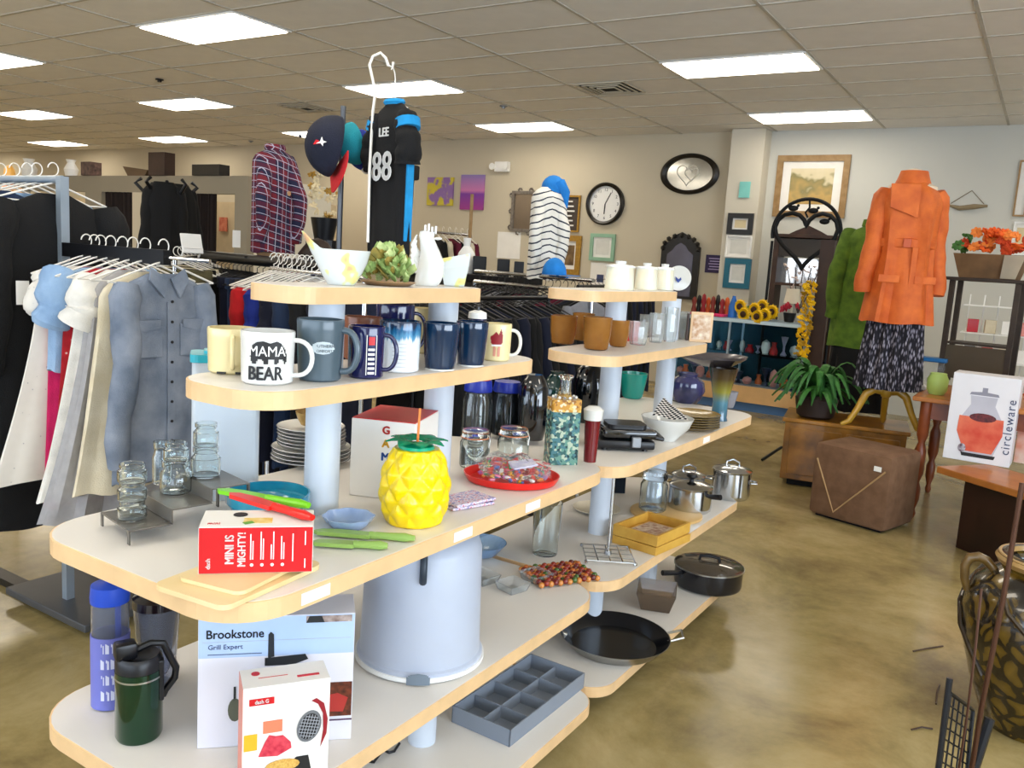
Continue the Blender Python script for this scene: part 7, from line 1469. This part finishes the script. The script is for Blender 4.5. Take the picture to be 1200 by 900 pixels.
# ---- coffee table with dispenser box
KZ = .45; ka = P(1083, 526, KZ); kf = P(1098, 546, KZ); kr = P(1200, 577, KZ)
u = Vector((kr.x-kf.x, kr.y-kf.y, 0)); rzk = math.atan2(u.y, u.x); e = empty('coffee_table', (kf.x, kf.y, 0), rzk, 'low orange-brown coffee table with dark block legs at the right edge', 'table')
Lk, Dk = 1.0, .42
ob('tabletop', box(B(), (Lk/2, Dk/2, KZ-.02), (Lk, Dk, .04), bev=.005), OWD, e); ob('block_base', box(B(), (Lk/2+.10, Dk/2, (KZ-.04)/2), (Lk-.12, Dk-.1, KZ-.041), bev=.003), mat('dark_red_wood', '2A120C', .35, c2='1C0C08', scale=6), e)
ba, bb_ = P(1100, 536, KZ), P(1178, 549, KZ); u = Vector((bb_.x-ba.x, bb_.y-ba.y, 0)); Lb = u.length; rzb = math.atan2(u.y, u.x); Hb = S(101, ba); 
vk = Vector((-math.sin(rzk), math.cos(rzk), 0)); ba = Vector((ba.x, ba.y, 0))+vk*.03
e = empty('dispenser_box', (ba.x, ba.y, KZ+.001), rzb, 'white carton picturing a red drink dispenser, lettered circleware, on the coffee table', 'box')
ob('carton', box(B(), (Lb/2, .10, Hb/2), (Lb, .20, Hb), bev=.003), mat('dispenser_card', 'DEDEE4', .4, var=.02), e)
f_ = -.001
ob('glass_outline', flat(B(), [(Lb*x, Hb*z) for x, z in ((.30, .76), (.70, .76), (.68, .66), (.84, .46), (.84, .34), (.74, .1), (.3, .1), (.16, .34), (.16, .46), (.32, .66))], f_), mat('pale_grey_print', 'B8B8C4', .4), e)
ob('drink_picture', flat(B(), [(Lb*x, Hb*z) for x, z in ((.17, .52), (.83, .52), (.84, .34), (.72, .12), (.3, .12), (.16, .34))], f_-.0008), mat('red_drink_print', 'C8402C', .4, c2='E07858', scale=9), e)
ob('berries_picture', flat(B(), [(Lb*(.52+.2*math.cos(t)), Hb*(.52+.05*math.sin(t))) for t in [2*PI*i/16 for i in range(16)]], f_-.0016), mat('berry_print', '3A1A20', .4, c2='7A2A30', scale=60), e); ob('tap_picture', flat(B(), [(Lb*(.27+.06*math.cos(t)), Hb*(.15+.05*math.sin(t))) for t in [2*PI*i/12 for i in range(12)]], f_-.0024), mat('tap_print', 'C8C8D4', .4, c2='5A3A4A', scale=60), e)
ob('stand_picture', flat(B(), [(Lb*x, Hb*z) for x, z in ((.28, .06), (.76, .06), (.78, .1), (.26, .1))], f_), INK, e); ob('lid_picture', flat(B(), [(Lb*x, Hb*z) for x, z in ((.28, .77), (.72, .77), (.7, .8), (.54, .81), (.54, .86), (.46, .86), (.46, .81), (.3, .8))], f_), mat('lid_print', '8A8A98', .4), e)
TXT('circleware', Lb*.19, mat('navy_ink', '3A4468', .5), e, (Lb*.91, -.002, Hb*.45), roll=PI/2, name='lettering', spacing=1.15)
q = P(1203, 545, KZ); ob('drink_box', box(B(), (0, 0, .15), (.20, .16, .30), bev=.003), mat('peach_print', 'D87858', .4, c2='EDE0D0', scale=6), loc=(q.x+.03, q.y+.10, KZ+.001), rz=rzb, label='second drink carton cut by the right edge of the picture', cat='box')
# ---- big glazed jar bottom right
c = P(1197, 852, 0); c = Vector((c.x+.015, c.y+.01, 0)); s_ = .265/.24
def vinef(nd, lk, tc):
    v = nd.new('ShaderNodeTexVoronoi'); v.feature = 'DISTANCE_TO_EDGE'; v.inputs['Scale'].default_value = 16; n = nd.new('ShaderNodeTexNoise'); n.inputs['Scale'].default_value = 5; lk.new(tc.outputs['Object'], n.inputs['Vector'])
    m_ = nd.new('ShaderNodeVectorMath'); m_.operation = 'MULTIPLY_ADD'; lk.new(n.outputs['Color'], m_.inputs[0]); m_.inputs[1].default_value = (.25, .25, .25); lk.new(tc.outputs['Object'], m_.inputs[2]); lk.new(m_.outputs[0], v.inputs['Vector']); return v.outputs['Distance']
VM = ramp_mat('olive_vine_glaze', vinef, [(0, '140D04'), (.09, '1C1307'), (.16, '54400F'), (.4, '66501A'), (1, '7A6024')], .22, 'LINEAR', coat=.6)
e = empty('floor_vase', c, .3, 'big olive brown glazed floor jar with carved vine pattern and loop handles', 'vase')
prof = [(.13, 0), (.15, .03), (.2, .16), (.245, .31), (.255, .42), (.225, .51), (.165, .555), (.15, .565), (.155, .58), (.165, .59), (.165, .61), (.15, .615)]
vb = lathe(B(), vessel(.615, prof, .02), 64)
ob('vase_body', vb, VM, e, smooth=True); ob('rim', lathe(B(), [(.135, .58), (.162, .58), (.172, .597), (.162, .614), (.135, .614), (.128, .597)], 48), mat('tan_rim', 'A5834E', .3, coat=.4), e, smooth=True)
for i in range(4):
    a = PI*.95+i*PI/2+.1; d = Vector((math.cos(a), math.sin(a), 0)); ob('loop_handle', tube(B(), [d*.17+Vector((0, 0, .545)), d*.20+Vector((0, 0, .575)), d*.225+Vector((0, 0, .583)), d*.25+Vector((0, 0, .575)), d*.262+Vector((0, 0, .545)), d*.258+Vector((0, 0, .50)), d*.245+Vector((0, 0, .46))], [.014, .016, .017, .017, .016, .015, .013], 10), mat('handle_glaze', '6E5428', .3, coat=.4, c2='4A3616', scale=20), e, smooth=True)
for i in range(5):
    a0 = i*1.25; ob('relief_vine', tube(B(), [Vector(((r_+.004)*math.cos(a0+t*1.1), (r_+.004)*math.sin(a0+t*1.1), z)) for t, (r_, z) in ((0, (.212, .52)), (.2, (.243, .46)), (.45, (.255, .41)), (.6, (.252, .34)), (.8, (.235, .28)), (1.0, (.210, .2)))], .008, 6), mat('dark_vine', '2A1C0A', .3, coat=.5), e, smooth=True)
# wire stand in front of the jar
w0 = [PD(1198, 566, 1.95), PD(1176, 700, 1.97), PD(1150, 830, 2.0), PD(1138, 905, 2.02)]
BRZ = mat('bronze_rod', '4A2C1A', .45, metal=.5)
e = empty('wire_stand', (0, 0, 0), 0, 'bronze and black wire stand with mesh panel in front of the glazed jar', 'wire stand'); e.location = (w0[3].x, w0[3].y, 0)
def lc(v): return Vector(v)-e.location
ob('rod', tube(B(), [lc(v) for v in w0]+[lc(Vector((w0[3].x, w0[3].y, .02)))], .006, 8), BRZ, e, smooth=True)
ob('rod', tube(B(), [lc(PD(x, y, 1.98)) for x, y in ((1150, 690), (1143, 760), (1133, 840))]+[lc(Vector((PD(1133, 840, 1.98).x, PD(1133, 840, 1.98).y, .02)))], .003, 6), BRZ, e, smooth=True)
A_ = [PD(1113, 812, 1.95), PD(1140, 832, 2.05), PD(1128, 960, 2.05), PD(1094, 945, 1.95)]
for i in range(6):
    t = i/5; ob('mesh_wire', tube(B(), [lc(A_[0].lerp(A_[1], t)), lc(A_[3].lerp(A_[2], t))], .0022 if 0 < i < 5 else .005, 6), BLACKM, e)
for i in range(11):
    t = i/10; ob('mesh_wire', tube(B(), [lc(A_[0].lerp(A_[3], t)), lc(A_[1].lerp(A_[2], t))], .0022 if i else .005, 6), BLACKM, e)
ob('corner_post', tube(B(), [lc(PD(1113, 795, 1.95)), lc(PD(1096, 930, 1.95)), lc(Vector((PD(1092, 960, 1.95).x, PD(1092, 960, 1.95).y, .02)))], .007, 8), BLACKM, e)
ob('side_plate', tube(B(), [lc(PD(1160, 842, 2.05)), lc(PD(1140, 905, 2.05)), lc(PD(1135, 950, 2.05))], .012, 8), BLACKM, e)
# tripod foot by the chest, twigs on the floor
fa_, fb_ = P(916, 524, .10), P(893, 539, .012); ob('stand_leg', tube(B(), [fa_, fb_], .012, 8), BLACKM, smooth=True, label='black slanting foot of a stand poking out left of the burl chest', cat='stand')
for i, pts in enumerate((((1070, 763), (1085, 760), (1105, 757)), ((1097, 825), (1098, 812), (1101, 803)), ((1068, 855), (1080, 852), (1093, 854)))): ob('twig', tube(B(), [P(x, y, .004) for x, y in pts], .003, 6), HWD, smooth=True, label=['long thin dark twig on the floor left of the glazed jar', 'short curved twig on the floor near the wire stand', 'small straight twig on the floor, lowest of three'][i], cat='twig')
